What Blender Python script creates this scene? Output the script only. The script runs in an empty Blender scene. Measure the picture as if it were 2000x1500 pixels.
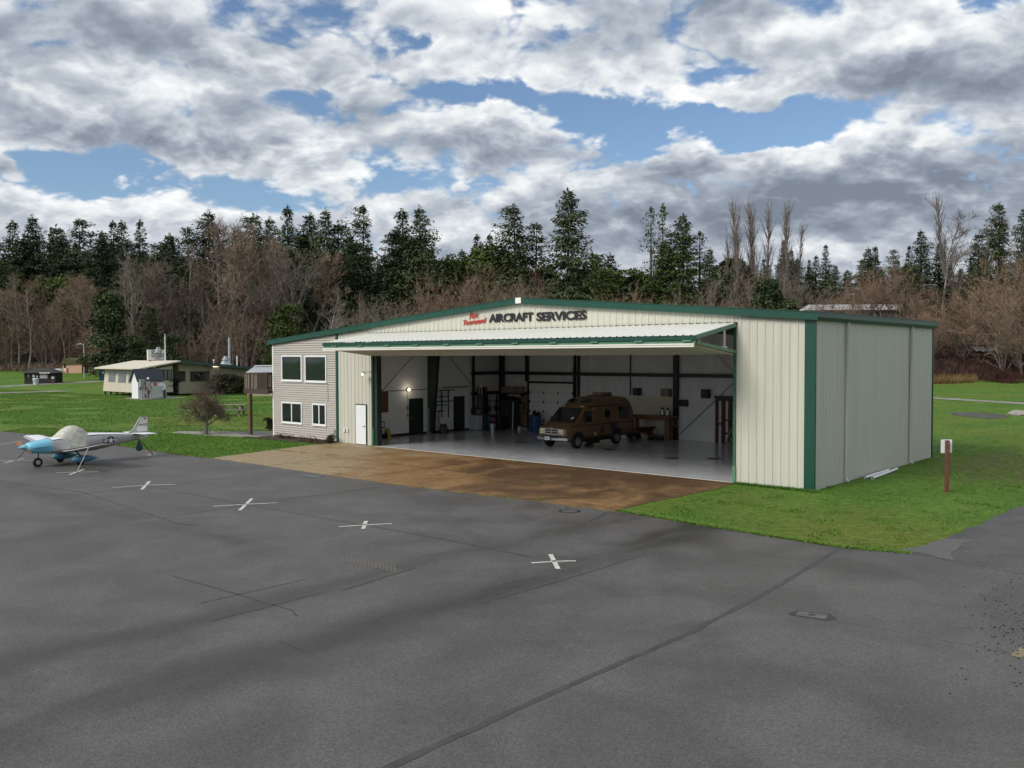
import bpy, math, random
import numpy as np
from mathutils import Vector, Matrix, noise as mnoise
S = bpy.context.scene
COL = S.collection
rad = math.radians
RNG = random.Random(7)
# ------------------------------------------------------------------ camera and survey helpers (metres; hangar front right corner is the origin)
CAM = np.array([12.201, -29.419, 4.687]); YAW, PITCH, ROLL, FOC = -.7247, -.0322, -.0029, 1717.2
_f = np.array([math.sin(YAW)*math.cos(PITCH), math.cos(YAW)*math.cos(PITCH), math.sin(PITCH)])
_r = np.array([math.cos(YAW), -math.sin(YAW), 0.]); _u = np.cross(_r, _f)
_r, _u = math.cos(ROLL)*_r+math.sin(ROLL)*_u, -math.sin(ROLL)*_r+math.cos(ROLL)*_u
FH = np.array([math.sin(YAW), math.cos(YAW)]); RH = np.array([math.cos(YAW), -math.sin(YAW)])
def ray(px, py): return _f+_r*(px-1000)/FOC-_u*(py-750)/FOC
def gnd(px, py, z=0.):
    d = ray(px, py); return Vector(CAM+d*((z-CAM[2])/d[2]))
def onY(px, py, y):
    d = ray(px, py); return Vector(CAM+d*((y-CAM[1])/d[1]))
def onX(px, py, x):
    d = ray(px, py); return Vector(CAM+d*((x-CAM[0])/d[0]))
def dl(x, y):
    return (x-CAM[0])*FH[0]+(y-CAM[1])*FH[1], (x-CAM[0])*RH[0]+(y-CAM[1])*RH[1]
def sstep(a, b, v):
    t = np.clip((v-a)/(b-a), 0, 1); return t*t*(3-2*t)
def terrain(x, y):
    x = np.asarray(x, float); y = np.asarray(y, float)
    d, l = dl(x, y)
    a = l/np.maximum(d, 1.)
    left = .035*np.clip(d-128, 0, 170)
    right = np.minimum(.31*np.clip(d-141, 0, 400), 11.)+.02*np.clip(d-141, 0, 200)
    w = sstep(.1, .34, a)
    z = left*(1-w)+right*w
    z = z-.5*np.exp(-((x-4.6)/2.0)**2-((y-14)/6.)**2)+.15*np.exp(-((x-4.2)/1.6)**2-((y-3.)/3.)**2)
    return np.where(d > 5, z, z*0)
def T(x, y): return float(terrain(x, y))
def at(px, depth):
    """point on the terrain on the bearing of image column px, depth metres ahead"""
    l = (px-1000)/FOC*depth
    x = CAM[0]+FH[0]*depth+RH[0]*l; y = CAM[1]+FH[1]*depth+RH[1]*l
    return Vector((x, y, T(x, y)))
def height_to(px, py, depth):
    p = at(px, depth); d = ray(px, py); k = depth/math.cos(PITCH)
    return CAM[2]+d[2]*depth/(_f[:2]@FH+ (d[:2]@FH-_f[:2]@FH))-p.z
# ------------------------------------------------------------------ materials
def links(m): return m.node_tree.nodes, m.node_tree.links
def pm(name, col, rough=.6, metal=0., var=.12, scale=6., bump=0., bscale=40., spec=.5, emit=None, coat=0., stretch=None, col2=None, detail=6, dirt=0.):
    m = bpy.data.materials.new(name); m.use_nodes = True
    N, L = links(m); B = N['Principled BSDF']
    B.inputs['Roughness'].default_value = rough; B.inputs['Metallic'].default_value = metal
    B.inputs['Specular IOR Level'].default_value = spec
    B.inputs['Coat Weight'].default_value = coat
    tc = N.new('ShaderNodeTexCoord'); src = tc.outputs['Object']
    if stretch:
        mp = N.new('ShaderNodeMapping'); mp.inputs['Scale'].default_value = stretch; L.new(src, mp.inputs[0]); src = mp.outputs[0]
    nz = N.new('ShaderNodeTexNoise'); nz.inputs['Scale'].default_value = scale; nz.inputs['Detail'].default_value = detail; nz.inputs['Roughness'].default_value = .6
    L.new(src, nz.inputs['Vector'])
    rp = N.new('ShaderNodeValToRGB'); e = rp.color_ramp.elements
    c2 = col2 or tuple(c*(1+var) for c in col)
    c1 = tuple(c*(1-var) for c in col) if not col2 else col
    e[0].position = .3; e[1].position = .7
    e[0].color = (*c1, 1); e[1].color = (*c2, 1)
    L.new(nz.outputs['Fac'], rp.inputs[0]); L.new(rp.outputs[0], B.inputs['Base Color'])
    if bump:
        n2 = N.new('ShaderNodeTexNoise'); n2.inputs['Scale'].default_value = bscale; n2.inputs['Detail'].default_value = 4
        L.new(src, n2.inputs['Vector'])
        bp = N.new('ShaderNodeBump'); bp.inputs['Strength'].default_value = bump; bp.inputs['Distance'].default_value = .02
        L.new(n2.outputs['Fac'], bp.inputs['Height']); L.new(bp.outputs[0], B.inputs['Normal'])
    if emit:
        B.inputs['Emission Color'].default_value = (*emit[0], 1); B.inputs['Emission Strength'].default_value = emit[1]
    return m
M = {}
M['cream'] = pm('cream_metal', (.535, .525, .445), .5, 0, .075, 1.5, stretch=(2.5, 2.5, .12), detail=8)
M['cream_side'] = M['cream']
M['white_metal'] = pm('white_metal', (.74, .73, .66), .4, 0, .05, 2)
M['trim'] = pm('green_trim', (.010, .062, .041), .35, 0, .12, 3)
M['dgreen'] = pm('dark_green_steel', (.012, .03, .02), .5, 0, .2, 3)
M['lgreen'] = pm('pale_green_paint', (.10, .23, .14), .45, 0, .12, 3)
M['siding'] = pm('vinyl_siding', (.47, .43, .385), .55, 0, .05, 3, stretch=(.4, .4, 3))
M['vinyl'] = pm('white_vinyl', (.78, .78, .76), .4, 0, .04, 4)
M['doorw'] = pm('white_door_paint', (.75, .77, .78), .4, 0, .03, 4)
M['black'] = pm('black_paint', (.012, .012, .013), .5, 0, .3, 5)
M['red'] = pm('red_paint', (.42, .03, .015), .45, 0, .1, 5)
M['wallin'] = pm('interior_white_board', (.86, .86, .83), .6, 0, .05, 1.3, detail=8)
M['insul'] = pm('insulation_vinyl', (.74, .74, .73), .5, 0, .10, 1.6, stretch=(2, 2, .5), bump=.15, bscale=3)
M['ceil'] = pm('white_ceiling_liner', (.82, .82, .80), .5, 0, .03, 1.2)
M['ply'] = pm('painted_plywood', (.76, .71, .54), .6, 0, .10, 1.1)
M['ply2'] = pm('white_plywood', (.74, .74, .71), .6, 0, .06, 1.1)
M['steel'] = pm('dark_frame_steel', (.016, .018, .017), .5, 0, .3, 4)
M['osb'] = pm('brown_board', (.16, .075, .035), .8, 0, .25, 9)
M['wood'] = pm('raw_timber', (.22, .11, .05), .7, 0, .25, 4, stretch=(6, 6, 1))
M['greywood'] = pm('weathered_wood', (.20, .185, .135), .8, 0, .35, 5, stretch=(4, 4, 1), bump=.3)
M['deck'] = pm('stained_deck_wood', (.055, .036, .026), .75, 0, .35, 5, stretch=(5, 5, 1))
M['deckpale'] = pm('pale_picket_wood', (.42, .36, .28), .75, 0, .2, 5, stretch=(5, 5, 1))
M['postwood'] = pm('treated_post_wood', (.12, .085, .04), .8, 0, .3, 5, stretch=(5, 5, 1))
M['steelgrey'] = pm('grey_metal', (.32, .33, .34), .45, .3, .12, 5)
M['galv'] = pm('galvanised_metal', (.5, .51, .53), .4, .6, .2, 8)
M['alu'] = pm('aluminium', (.45, .44, .43), .42, .45, .12, 4)
M['white'] = pm('white_paint', (.76, .77, .78), .4, 0, .05, 4)
M['blue'] = pm('sky_blue_paint', (.17, .48, .62), .4, 0, .08, 4, coat=.2)
M['blue2'] = pm('faded_blue_fibreglass', (.09, .28, .42), .5, 0, .14, 4)
M['tyre'] = pm('tyre_rubber', (.014, .014, .015), .8, 0, .25, 20)
M['chrome'] = pm('chrome', (.40, .40, .41), .25, .9, .05, 4)
M['barrelblue'] = pm('blue_plastic', (.02, .085, .22), .45, 0, .2, 4)
M['navy'] = pm('navy_plastic', (.02, .026, .05), .5, 0, .2, 4)
M['roofblue'] = pm('dark_shingle', (.028, .032, .045), .75, 0, .3, 12)
M['orange'] = pm('orange_paint', (.55, .09, .03), .5, 0, .1, 4)
M['stucco'] = pm('tan_stucco', (.36, .31, .225), .85, 0, .08, 3, bump=.3)
M['creamroof'] = pm('cream_roof_sheet', (.60, .55, .44), .6, 0, .06, 2)
M['patio'] = pm('cream_patio_panel', (.52, .47, .37), .7, 0, .06, 2)
M['greenroof'] = pm('dark_green_fascia', (.025, .065, .05), .5, 0, .2, 3)
M['pink'] = pm('salmon_board', (.52, .31, .22), .7, 0, .1, 2, stretch=(6, 6, .5))
M['moss'] = pm('mossy_shingle', (.05, .045, .02), .9, 0, .4, 3, col2=(.09, .09, .03))
M['darkwood'] = pm('dark_brown_board', (.022, .018, .016), .8, 0, .3, 4)
M['pot'] = pm('teal_plastic', (.015, .07, .075), .45, 0, .1, 4)
M['marron'] = pm('maroon_paint', (.10, .015, .015), .4, 0, .15, 4)
M['brownpost'] = pm('red_brown_post', (.13, .045, .028), .7, 0, .25, 6)
M['van'] = pm('bronze_car_paint', (.185, .105, .045), .3, .15, .04, 3, coat=.5)
M['vantan'] = pm('tan_stripe_paint', (.42, .29, .14), .35, 0, .08, 3, coat=.4)
M['vandark'] = pm('dark_brown_stripe', (.055, .02, .012), .35, 0, .1, 3)
M['lens'] = pm('headlight_lens', (.75, .70, .52), .15, .1, .1, 20)
M['rim'] = pm('steel_wheel_rim', (.30, .29, .28), .35, .6, .15, 8)
M['tarp'] = pm('mildewed_canvas', (.36, .35, .26), .9, 0, .3, 5, col2=(.60, .59, .54), bump=.5, bscale=12)
M['rope'] = pm('tie_down_strap', (.40, .37, .30), .8, 0, .2, 30)
M['ropedark'] = pm('dark_strap', (.06, .06, .06), .8, 0, .2, 30)
M['paintw'] = pm('white_road_paint', (.36, .35, .32), .75, 0, .16, 9, col2=(.66, .65, .60), bump=.3)
M['paintold'] = pm('worn_road_paint', (.115, .098, .082), .85, 0, .35, 30)
M['seal'] = pm('crack_sealant', (.020, .020, .022), .5, 0, .35, 2.5)
M['sealthin'] = pm('weathered_sealant', (.048, .046, .044), .6, 0, .3, 3)
M['iron'] = pm('cast_iron', (.045, .043, .04), .6, .3, .3, 20)
M['concretep'] = pm('pale_concrete', (.27, .25, .22), .85, 0, .2, 4, bump=.3)
M['rock'] = pm('grey_river_stones', (.13, .13, .13), .85, 0, .5, 14, bump=.6)
M['red2'] = pm('red_plastic', (.30, .03, .03), .4, 0, .1, 4)
M['dullred'] = pm('maroon_tray_paint', (.12, .03, .03), .5, 0, .25, 6)
M['brownbox'] = pm('cardboard', (.26, .18, .11), .85, 0, .15, 6)
M['applew'] = pm('appliance_white', (.55, .60, .64), .4, 0, .04, 4)
M['lav'] = pm('lavender_plastic', (.34, .32, .46), .45, 0, .1, 4)
M['yellowg'] = pm('yellow_sign_plastic', (.50, .42, .04), .5, 0, .2, 4)
M['bulb'] = pm('lit_bulb', (1, .85, .6), .4, 0, 0, 4, emit=((1, .82, .55), 2.2))
M['tube'] = pm('lit_fluorescent_tube', (1, .95, .7), .4, 0, 0, 4, emit=((1, .93, .62), 2.2))
M['bark'] = pm('grey_bark', (.15, .125, .105), .9, 0, .3, 3, stretch=(3, 3, .6))
M['barkpale'] = pm('pale_alder_bark', (.215, .19, .165), .9, 0, .3, 2, stretch=(3, 3, .6))
M['barkdark'] = pm('dark_fir_bark', (.045, .034, .027), .95, 0, .3, 3, stretch=(3, 3, .5))
def glass(name, col, rough=.04, spec=.6):
    m = pm(name, col, rough, 0, .25, .8, spec=spec); return m
M['glass'] = glass('dark_window_glass', (.012, .02, .018))
M['glassv'] = glass('van_window_glass', (.012, .017, .018), .06)
M['glasscafe'] = glass('patio_plastic_window', (.13, .14, .13), .12)
def leafmat(name, c1, c2, trans=.12, nscale=.5):
    """foliage: colour shifts from clump to clump and from plant to plant"""
    m = bpy.data.materials.new(name); m.use_nodes = True
    N, L = links(m); B = N['Principled BSDF']; B.inputs['Roughness'].default_value = .75; B.inputs['Specular IOR Level'].default_value = .2
    tc = N.new('ShaderNodeTexCoord'); oi = N.new('ShaderNodeObjectInfo')
    nz = N.new('ShaderNodeTexNoise'); nz.inputs['Scale'].default_value = nscale; nz.inputs['Detail'].default_value = 5
    L.new(tc.outputs['Object'], nz.inputs['Vector'])
    ad = N.new('ShaderNodeMath'); ad.operation = 'MULTIPLY_ADD'; ad.inputs[1].default_value = .45; L.new(oi.outputs['Random'], ad.inputs[0]); L.new(nz.outputs['Fac'], ad.inputs[2])
    rp = N.new('ShaderNodeValToRGB'); e = rp.color_ramp.elements
    e[0].position = .45; e[0].color = (*c1, 1); e[1].position = .95; e[1].color = (*c2, 1)
    L.new(ad.outputs[0], rp.inputs[0]); L.new(rp.outputs[0], B.inputs['Base Color'])
    return m
M['fir'] = leafmat('fir_needles', (.030, .047, .020), (.080, .103, .044))
M['cedar'] = leafmat('cedar_foliage', (.042, .066, .018), (.085, .112, .030))
M['madrona'] = leafmat('madrona_leaves', (.040, .066, .014), (.095, .125, .030))
M['pine'] = leafmat('pine_needles', (.035, .048, .012), (.075, .088, .026))
M['twig'] = leafmat('bare_twigs', (.15, .108, .078), (.26, .19, .138))
M['twigred'] = leafmat('reddish_twigs', (.17, .108, .078), (.29, .19, .135))
M['twiggrey'] = leafmat('grey_twigs', (.150, .125, .10), (.24, .20, .16))
M['bramble'] = leafmat('bramble_canes', (.045, .018, .016), (.10, .045, .032), nscale=.25)
M['drygrass'] = leafmat('dry_grass', (.17, .105, .045), (.30, .20, .09))
M['shrub'] = leafmat('dark_shrub_leaves', (.026, .030, .014), (.050, .056, .022), nscale=2)
M['grassb'] = leafmat('grass_blades', (.058, .138, .016), (.126, .222, .034), nscale=.45)
# ------------------------------------------------------------------ mesh building
class MB:
    def __init__(s): s.v = []; s.f = []; s.m = []; s.k = 0
    def mat(s, k): s.k = k; return s
    def add(s, vs, fs):
        b = len(s.v); s.v += [tuple(v) for v in vs]
        s.f += [tuple(b+i for i in f) for f in fs]; s.m += [s.k]*len(fs); return s
    def box(s, a, b):
        x0, y0, z0 = a; x1, y1, z1 = b
        v = [(x0, y0, z0), (x1, y0, z0), (x1, y1, z0), (x0, y1, z0), (x0, y0, z1), (x1, y0, z1), (x1, y1, z1), (x0, y1, z1)]
        return s.add(v, [(0, 3, 2, 1), (4, 5, 6, 7), (0, 1, 5, 4), (1, 2, 6, 5), (2, 3, 7, 6), (3, 0, 4, 7)])
    def cbox(s, c, d, rz=0., bev=0.):
        hx, hy, hz = d[0]/2, d[1]/2, d[2]/2; ca, sa = math.cos(rz), math.sin(rz)
        if bev:
            o = [(-hx+bev, -hy), (hx-bev, -hy), (hx, -hy+bev), (hx, hy-bev), (hx-bev, hy), (-hx+bev, hy), (-hx, hy-bev), (-hx, -hy+bev)]
            v = []
            for z, k in ((-hz, bev), (-hz+bev, 0), (hz-bev, 0), (hz, bev)):
                for x, y in o:
                    x2 = x*(1-k/max(hx, 1e-6)); y2 = y*(1-k/max(hy, 1e-6)); v.append((c[0]+x2*ca-y2*sa, c[1]+x2*sa+y2*ca, c[2]+z))
            f = [tuple(range(7, -1, -1)), tuple(range(24, 32))]
            for l in range(3):
                for i in range(8): j = (i+1) % 8; f.append((l*8+i, l*8+j, l*8+8+j, l*8+8+i))
            return s.add(v, f)
        v = [(c[0]+x*ca-y*sa, c[1]+x*sa+y*ca, c[2]+z) for z in (-hz, hz) for x, y in ((-hx, -hy), (hx, -hy), (hx, hy), (-hx, hy))]
        return s.add(v, [(0, 3, 2, 1), (4, 5, 6, 7), (0, 1, 5, 4), (1, 2, 6, 5), (2, 3, 7, 6), (3, 0, 4, 7)])
    def tube(s, pts, r, n=8, cap=True):
        P = [Vector(p) for p in pts]; R = r if isinstance(r, (list, tuple)) else [r]*len(P)
        v = []; up = None
        for i, p in enumerate(P):
            t = (P[min(i+1, len(P)-1)]-P[max(i-1, 0)]).normalized()
            a = Vector((0, 0, 1)) if abs(t.z) < .9 else Vector((1, 0, 0))
            if up is not None: a = up
            x = t.cross(a).normalized(); y = x.cross(t).normalized(); up = y
            for k in range(n):
                q = 2*math.pi*k/n; v.append(p+x*math.cos(q)*R[i]+y*math.sin(q)*R[i])
        f = []
        for i in range(len(P)-1):
            for k in range(n):
                j = (k+1) % n; f.append((i*n+k, i*n+j, i*n+n+j, i*n+n+k))
        if cap: f += [tuple(range(n-1, -1, -1)), tuple(range((len(P)-1)*n, len(P)*n))]
        return s.add(v, f)
    def bar(s, p0, p1, w, h, up=(0, 0, 1)):
        p0 = Vector(p0); p1 = Vector(p1); t = (p1-p0).normalized(); a = Vector(up)
        if abs(t.dot(a)) > .95: a = Vector((1, 0, 0))
        x = t.cross(a).normalized()*w/2; y = x.cross(t).normalized()*h/2
        v = [p+q for p in (p0, p1) for q in (-x-y, x-y, x+y, -x+y)]
        return s.add(v, [(0, 1, 2, 3), (7, 6, 5, 4), (0, 4, 5, 1), (1, 5, 6, 2), (2, 6, 7, 3), (3, 7, 4, 0)])
    def lathe(s, prof, c=(0, 0, 0), n=20, ax='z', cap=True):
        v = []
        for r, h in prof:
            for k in range(n):
                q = 2*math.pi*k/n; a, b = r*math.cos(q), r*math.sin(q)
                if ax == 'z': w = (a, b, h)
                elif ax == 'x': w = (h, a, b)
                else: w = (b, h, a)
                v.append((c[0]+w[0], c[1]+w[1], c[2]+w[2]))
        f = []
        for i in range(len(prof)-1):
            for k in range(n):
                j = (k+1) % n; f.append((i*n+k, i*n+j, i*n+n+j, i*n+n+k))
        if cap: f += [tuple(range(n-1, -1, -1)), tuple(range((len(prof)-1)*n, len(prof)*n))]
        return s.add(v, f)
    def prism(s, poly, ax, a, b):
        n = len(poly)
        def pt(p, h): return {'x': (h, p[0], p[1]), 'y': (p[0], h, p[1]), 'z': (p[0], p[1], h)}[ax]
        v = [pt(p, a) for p in poly]+[pt(p, b) for p in poly]
        return s.add(v, [tuple(range(n-1, -1, -1)), tuple(range(n, 2*n))]+[(i, (i+1) % n, n+(i+1) % n, n+i) for i in range(n)])
    def loft(s, rings, close=True, cap=True):
        n = len(rings[0]); v = [p for r in rings for p in r]; f = []
        for i in range(len(rings)-1):
            for k in range(n if close else n-1):
                j = (k+1) % n; f.append((i*n+k, i*n+j, i*n+n+j, i*n+n+k))
        if cap and close: f += [tuple(range(n-1, -1, -1)), tuple(range((len(rings)-1)*n, len(rings)*n))]
        return s.add(v, f)
    def ell(s, c, r, n=14, m=8):
        prof = []
        v = []; f = []
        for i in range(m+1):
            a = math.pi*i/m
            for k in range(n):
                q = 2*math.pi*k/n; v.append((c[0]+r[0]*math.sin(a)*math.cos(q), c[1]+r[1]*math.sin(a)*math.sin(q), c[2]-r[2]*math.cos(a)))
        for i in range(m):
            for k in range(n):
                j = (k+1) % n; f.append((i*n+k, i*n+j, i*n+n+j, i*n+n+k))
        return s.add(v, f)
    def build(s, name, mats, parent=None, smooth=False, loc=None, rz=0.):
        me = bpy.data.meshes.new(name); me.from_pydata(s.v, [], s.f)
        if not isinstance(mats, (list, tuple)): mats = [mats]
        for m in mats: me.materials.append(M[m] if isinstance(m, str) else m)
        if len(mats) > 1: me.polygons.foreach_set('material_index', s.m)
        if smooth:
            me.polygons.foreach_set('use_smooth', [True]*len(s.f))
            try: me.set_sharp_from_angle(angle=rad(38))
            except Exception: pass
        me.validate(); me.update()
        return link(name, me, parent, loc, rz)
def link(name, data, parent=None, loc=None, rz=0.):
    o = bpy.data.objects.new(name, data); COL.objects.link(o)
    if parent is not None: o.parent = parent
    if loc is not None: o.location = loc
    if rz: o.rotation_euler = (0, 0, rz)
    return o
def tag(o, label=None, cat=None, group=None, kind=None):
    if label: o['label'] = label
    if cat: o['category'] = cat
    if group: o['group'] = group
    if kind: o['kind'] = kind
    return o
def thing(name, label, cat, loc=(0, 0, 0), rz=0., group=None):
    return tag(link(name, None, None, loc, rz), label, cat, group)
def rawmesh(name, V, F, mat, smooth=False):
    """numpy vertices and equal-sized faces straight into a mesh"""
    me = bpy.data.meshes.new(name); V = np.ascontiguousarray(V, np.float32); F = np.ascontiguousarray(F, np.int32); k = F.shape[1]
    me.vertices.add(len(V)); me.vertices.foreach_set('co', V.ravel())
    me.loops.add(F.size); me.loops.foreach_set('vertex_index', F.ravel())
    me.polygons.add(len(F)); me.polygons.foreach_set('loop_start', np.arange(0, F.size, k, dtype=np.int32))
    me.polygons.foreach_set('loop_total', np.full(len(F), k, np.int32))
    if smooth: me.polygons.foreach_set('use_smooth', np.ones(len(F), bool))
    me.materials.append(M[mat] if isinstance(mat, str) else mat)
    me.update(calc_edges=True); return me
def text(name, body, size, parent, mat, loc, rot, extrude=.02, offset=0., shear=0., align='LEFT', spacing=1., sx=1.):
    cu = bpy.data.curves.new(name, 'FONT'); cu.body = body; cu.size = size; cu.extrude = extrude; cu.offset = offset; cu.shear = shear
    cu.align_x = align; cu.space_character = spacing; cu.resolution_u = 3
    t = bpy.data.objects.new('tmp', cu); COL.objects.link(t)
    dg = bpy.context.evaluated_depsgraph_get(); me = bpy.data.meshes.new_from_object(t.evaluated_get(dg))
    bpy.data.objects.remove(t); me.name = name; me.materials.clear(); me.materials.append(M[mat])
    o = link(name, me, parent, loc); o.rotation_euler = rot; o.scale = (sx, 1, 1); return o
def height_to(px, py, depth):
    d = ray(px, py); t = depth/float(d[:2]@FH)
    return float(CAM[2]+d[2]*t)-at(px, depth).z
class NX:
    """tiny helper for shader arithmetic"""
    def __init__(s, tree): s.N = tree.nodes; s.L = tree.links
    def _in(s, sock, v):
        if isinstance(v, (int, float)): sock.default_value = v
        elif isinstance(v, (tuple, list)): sock.default_value = v
        else: s.L.new(v, sock)
    def m(s, op, a, b=None, c=None, clamp=False):
        n = s.N.new('ShaderNodeMath'); n.operation = op; n.use_clamp = clamp
        for i, v in enumerate((a, b, c)):
            if v is not None: s._in(n.inputs[i], v)
        return n.outputs[0]
    def vm(s, op, a, b=None):
        n = s.N.new('ShaderNodeVectorMath'); n.operation = op; s._in(n.inputs[0], a)
        if b is not None: s._in(n.inputs[1], b)
        return n.outputs['Value'] if op in ('DOT_PRODUCT', 'LENGTH') else n.outputs[0]
    def sep(s, v):
        n = s.N.new('ShaderNodeSeparateXYZ'); s._in(n.inputs[0], v); return n.outputs
    def comb(s, x, y, z):
        n = s.N.new('ShaderNodeCombineXYZ')
        for i, v in enumerate((x, y, z)): s._in(n.inputs[i], v)
        return n.outputs[0]
    def noise(s, v, scale, detail=5, rough=.55, dist=0., stretch=None):
        if stretch: v = s.vm('MULTIPLY', v, stretch)
        n = s.N.new('ShaderNodeTexNoise'); s._in(n.inputs['Vector'], v); n.inputs['Scale'].default_value = scale
        n.inputs['Detail'].default_value = detail; n.inputs['Roughness'].default_value = rough; n.inputs['Distortion'].default_value = dist
        return n.outputs['Fac']
    def vor(s, v, scale, feat='F1'):
        n = s.N.new('ShaderNodeTexVoronoi'); n.feature = feat; s._in(n.inputs['Vector'], v); n.inputs['Scale'].default_value = scale; return n
    def ss(s, v, a, b, lo=0., hi=1.):
        n = s.N.new('ShaderNodeMapRange'); n.interpolation_type = 'SMOOTHSTEP'; s._in(n.inputs[0], v)
        n.inputs[1].default_value = a; n.inputs[2].default_value = b; n.inputs[3].default_value = lo; n.inputs[4].default_value = hi; return n.outputs[0]
    def mix(s, f, a, b):
        n = s.N.new('ShaderNodeMix'); n.data_type = 'RGBA'; s._in(n.inputs[0], f)
        for k, v in ((6, a), (7, b)):
            if isinstance(v, tuple) and len(v) == 3: v = (*v, 1)
            s._in(n.inputs[k], v)
        return n.outputs[2]
    def scale(s, col, f):
        n = s.N.new('ShaderNodeMix'); n.data_type = 'RGBA'; n.blend_type = 'MULTIPLY'; n.inputs[0].default_value = 1
        s._in(n.inputs[6], col); s.L.new(s.comb(f, f, f), n.inputs[7]); return n.outputs[2]
    def bump(s, h, strength, dist=.02):
        n = s.N.new('ShaderNodeBump'); n.inputs['Strength'].default_value = strength; n.inputs['Distance'].default_value = dist; s.L.new(h, n.inputs['Height']); return n.outputs[0]
def groundmat(name, fn):
    m = bpy.data.materials.new(name); m.use_nodes = True; X = NX(m.node_tree); B = m.node_tree.nodes['Principled BSDF']
    P = m.node_tree.nodes.new('ShaderNodeTexCoord').outputs['Object']
    fn(X, B, P); M[name] = m
# ------------------------------------------------------------------ surfaces of the ground
def asphalt(X, B, P):
    x, y, z = X.sep(P)
    big = X.noise(P, .11, 4, .55, .5); mid = X.noise(P, .55, 5, .6, .4); fine = X.noise(P, 26, 3, .7); grit = X.vor(P, 55).outputs['Distance']
    streak = X.noise(P, .5, 4, .6, .6, stretch=(1.0, .22, 1))
    wob = X.m('MULTIPLY', X.m('SUBTRACT', X.noise(P, .35, 3), .5), 1.6)
    def band(v, c, w):
        q = X.m('DIVIDE', X.m('SUBTRACT', X.m('ADD', v, wob), c), w); return X.m('POWER', 2.718, X.m('MULTIPLY', X.m('MULTIPLY', q, q), -1.))
    damp = X.m('ADD', X.m('MULTIPLY', band(x, -2.3, .55), .75), X.m('MULTIPLY', band(x, .3, .8), .95))
    damp = X.m('ADD', damp, X.m('MULTIPLY', band(y, -17.6, .45), X.m('MULTIPLY', X.ss(x, -4, -8), .7)))
    damp = X.m('ADD', damp, X.m('MULTIPLY', band(x, -12.2, .5), .35))
    damp = X.m('ADD', damp, X.m('MULTIPLY', band(y, -10.2, .9), X.m('MULTIPLY', X.ss(x, -6, 3), .45)))
    damp = X.m('MULTIPLY', damp, X.ss(streak, .30, .62))
    damp = X.m('ADD', damp, X.m('MULTIPLY', X.ss(big, .53, .72), .45))
    damp = X.m('MULTIPLY', damp, 1., clamp=True)
    base = X.mix(X.ss(mid, .3, .7), (.068, .063, .058), (.106, .100, .094))
    base = X.mix(damp, base, (.034, .030, .024))
    base = X.mix(X.m('MULTIPLY', X.ss(X.noise(P, .9, 4, .6, stretch=(.5, 1, 1)), .55, .75), X.ss(x, -2, 2, .15, .4)), base, (.085, .078, .060))
    k = X.m('ADD', X.ss(fine, .25, .75, .66, 1.34), X.m('MULTIPLY', X.ss(grit, .0, .35, 2.2, 0.), X.ss(X.noise(P, 18, 1), .56, .66)))
    near = X.scale(base, k)
    X._in(B.inputs['Base Color'], near)
    X._in(B.inputs['Roughness'], X.m('SUBTRACT', X.ss(mid, .3, .7, .52, .66), X.m('MULTIPLY', damp, .10)))
    B.inputs['Specular IOR Level'].default_value = .42
    X._in(B.inputs['Normal'], X.bump(X.m('ADD', fine, X.m('MULTIPLY', grit, .7)), .55, .012))
groundmat('asphalt', asphalt)
def road(X, B, P):
    fine = X.noise(P, 30, 3, .7); mid = X.noise(P, .8, 5, .6); 
    c = X.mix(X.ss(mid, .3, .7), (.058, .056, .055), (.088, .085, .082))
    c = X.mix(X.ss(X.noise(P, 9, 2), .62, .7), c, (.12, .115, .11))
    X._in(B.inputs['Base Color'], X.scale(c, X.ss(fine, .25, .75, .66, 1.34))); B.inputs['Roughness'].default_value = .75
    X._in(B.inputs['Normal'], X.bump(fine, .7, .02))
groundmat('road', road)
def pad(X, B, P):
    x, y, z = X.sep(P)
    n1 = X.noise(P, .45, 6, .62, .8, stretch=(1, .8, 1)); n2 = X.noise(P, 3.2, 6, .65, .5); st = X.noise(P, .9, 5, .6, .6, stretch=(.45, 1.6, 1))
    rust = X.m('ADD', X.ss(x, -24.5, -9, -.25, .32), n1)
    rust = X.m('ADD', rust, X.ss(y, -8, -1, -.12, .10))
    c = X.mix(X.ss(rust, .33, .62), (.285, .208, .112), (.225, .124, .044))
    c = X.mix(X.ss(rust, .6, .9), c, (.090, .049, .021))
    c = X.mix(X.ss(st, .56, .74, 0, .75), c, (.062, .033, .016))
    c = X.mix(X.ss(X.noise(P, .7, 4, .6, .3), .60, .75, 0, .35), c, (.27, .20, .11))
    X._in(B.inputs['Base Color'], X.scale(c, X.ss(n2, .2, .8, .72, 1.28)))
    X._in(B.inputs['Roughness'], X.ss(n1, .3, .7, .75, .5)); X._in(B.inputs['Normal'], X.bump(X.noise(P, 40, 3), .25, .01))
groundmat('pad', pad)
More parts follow.
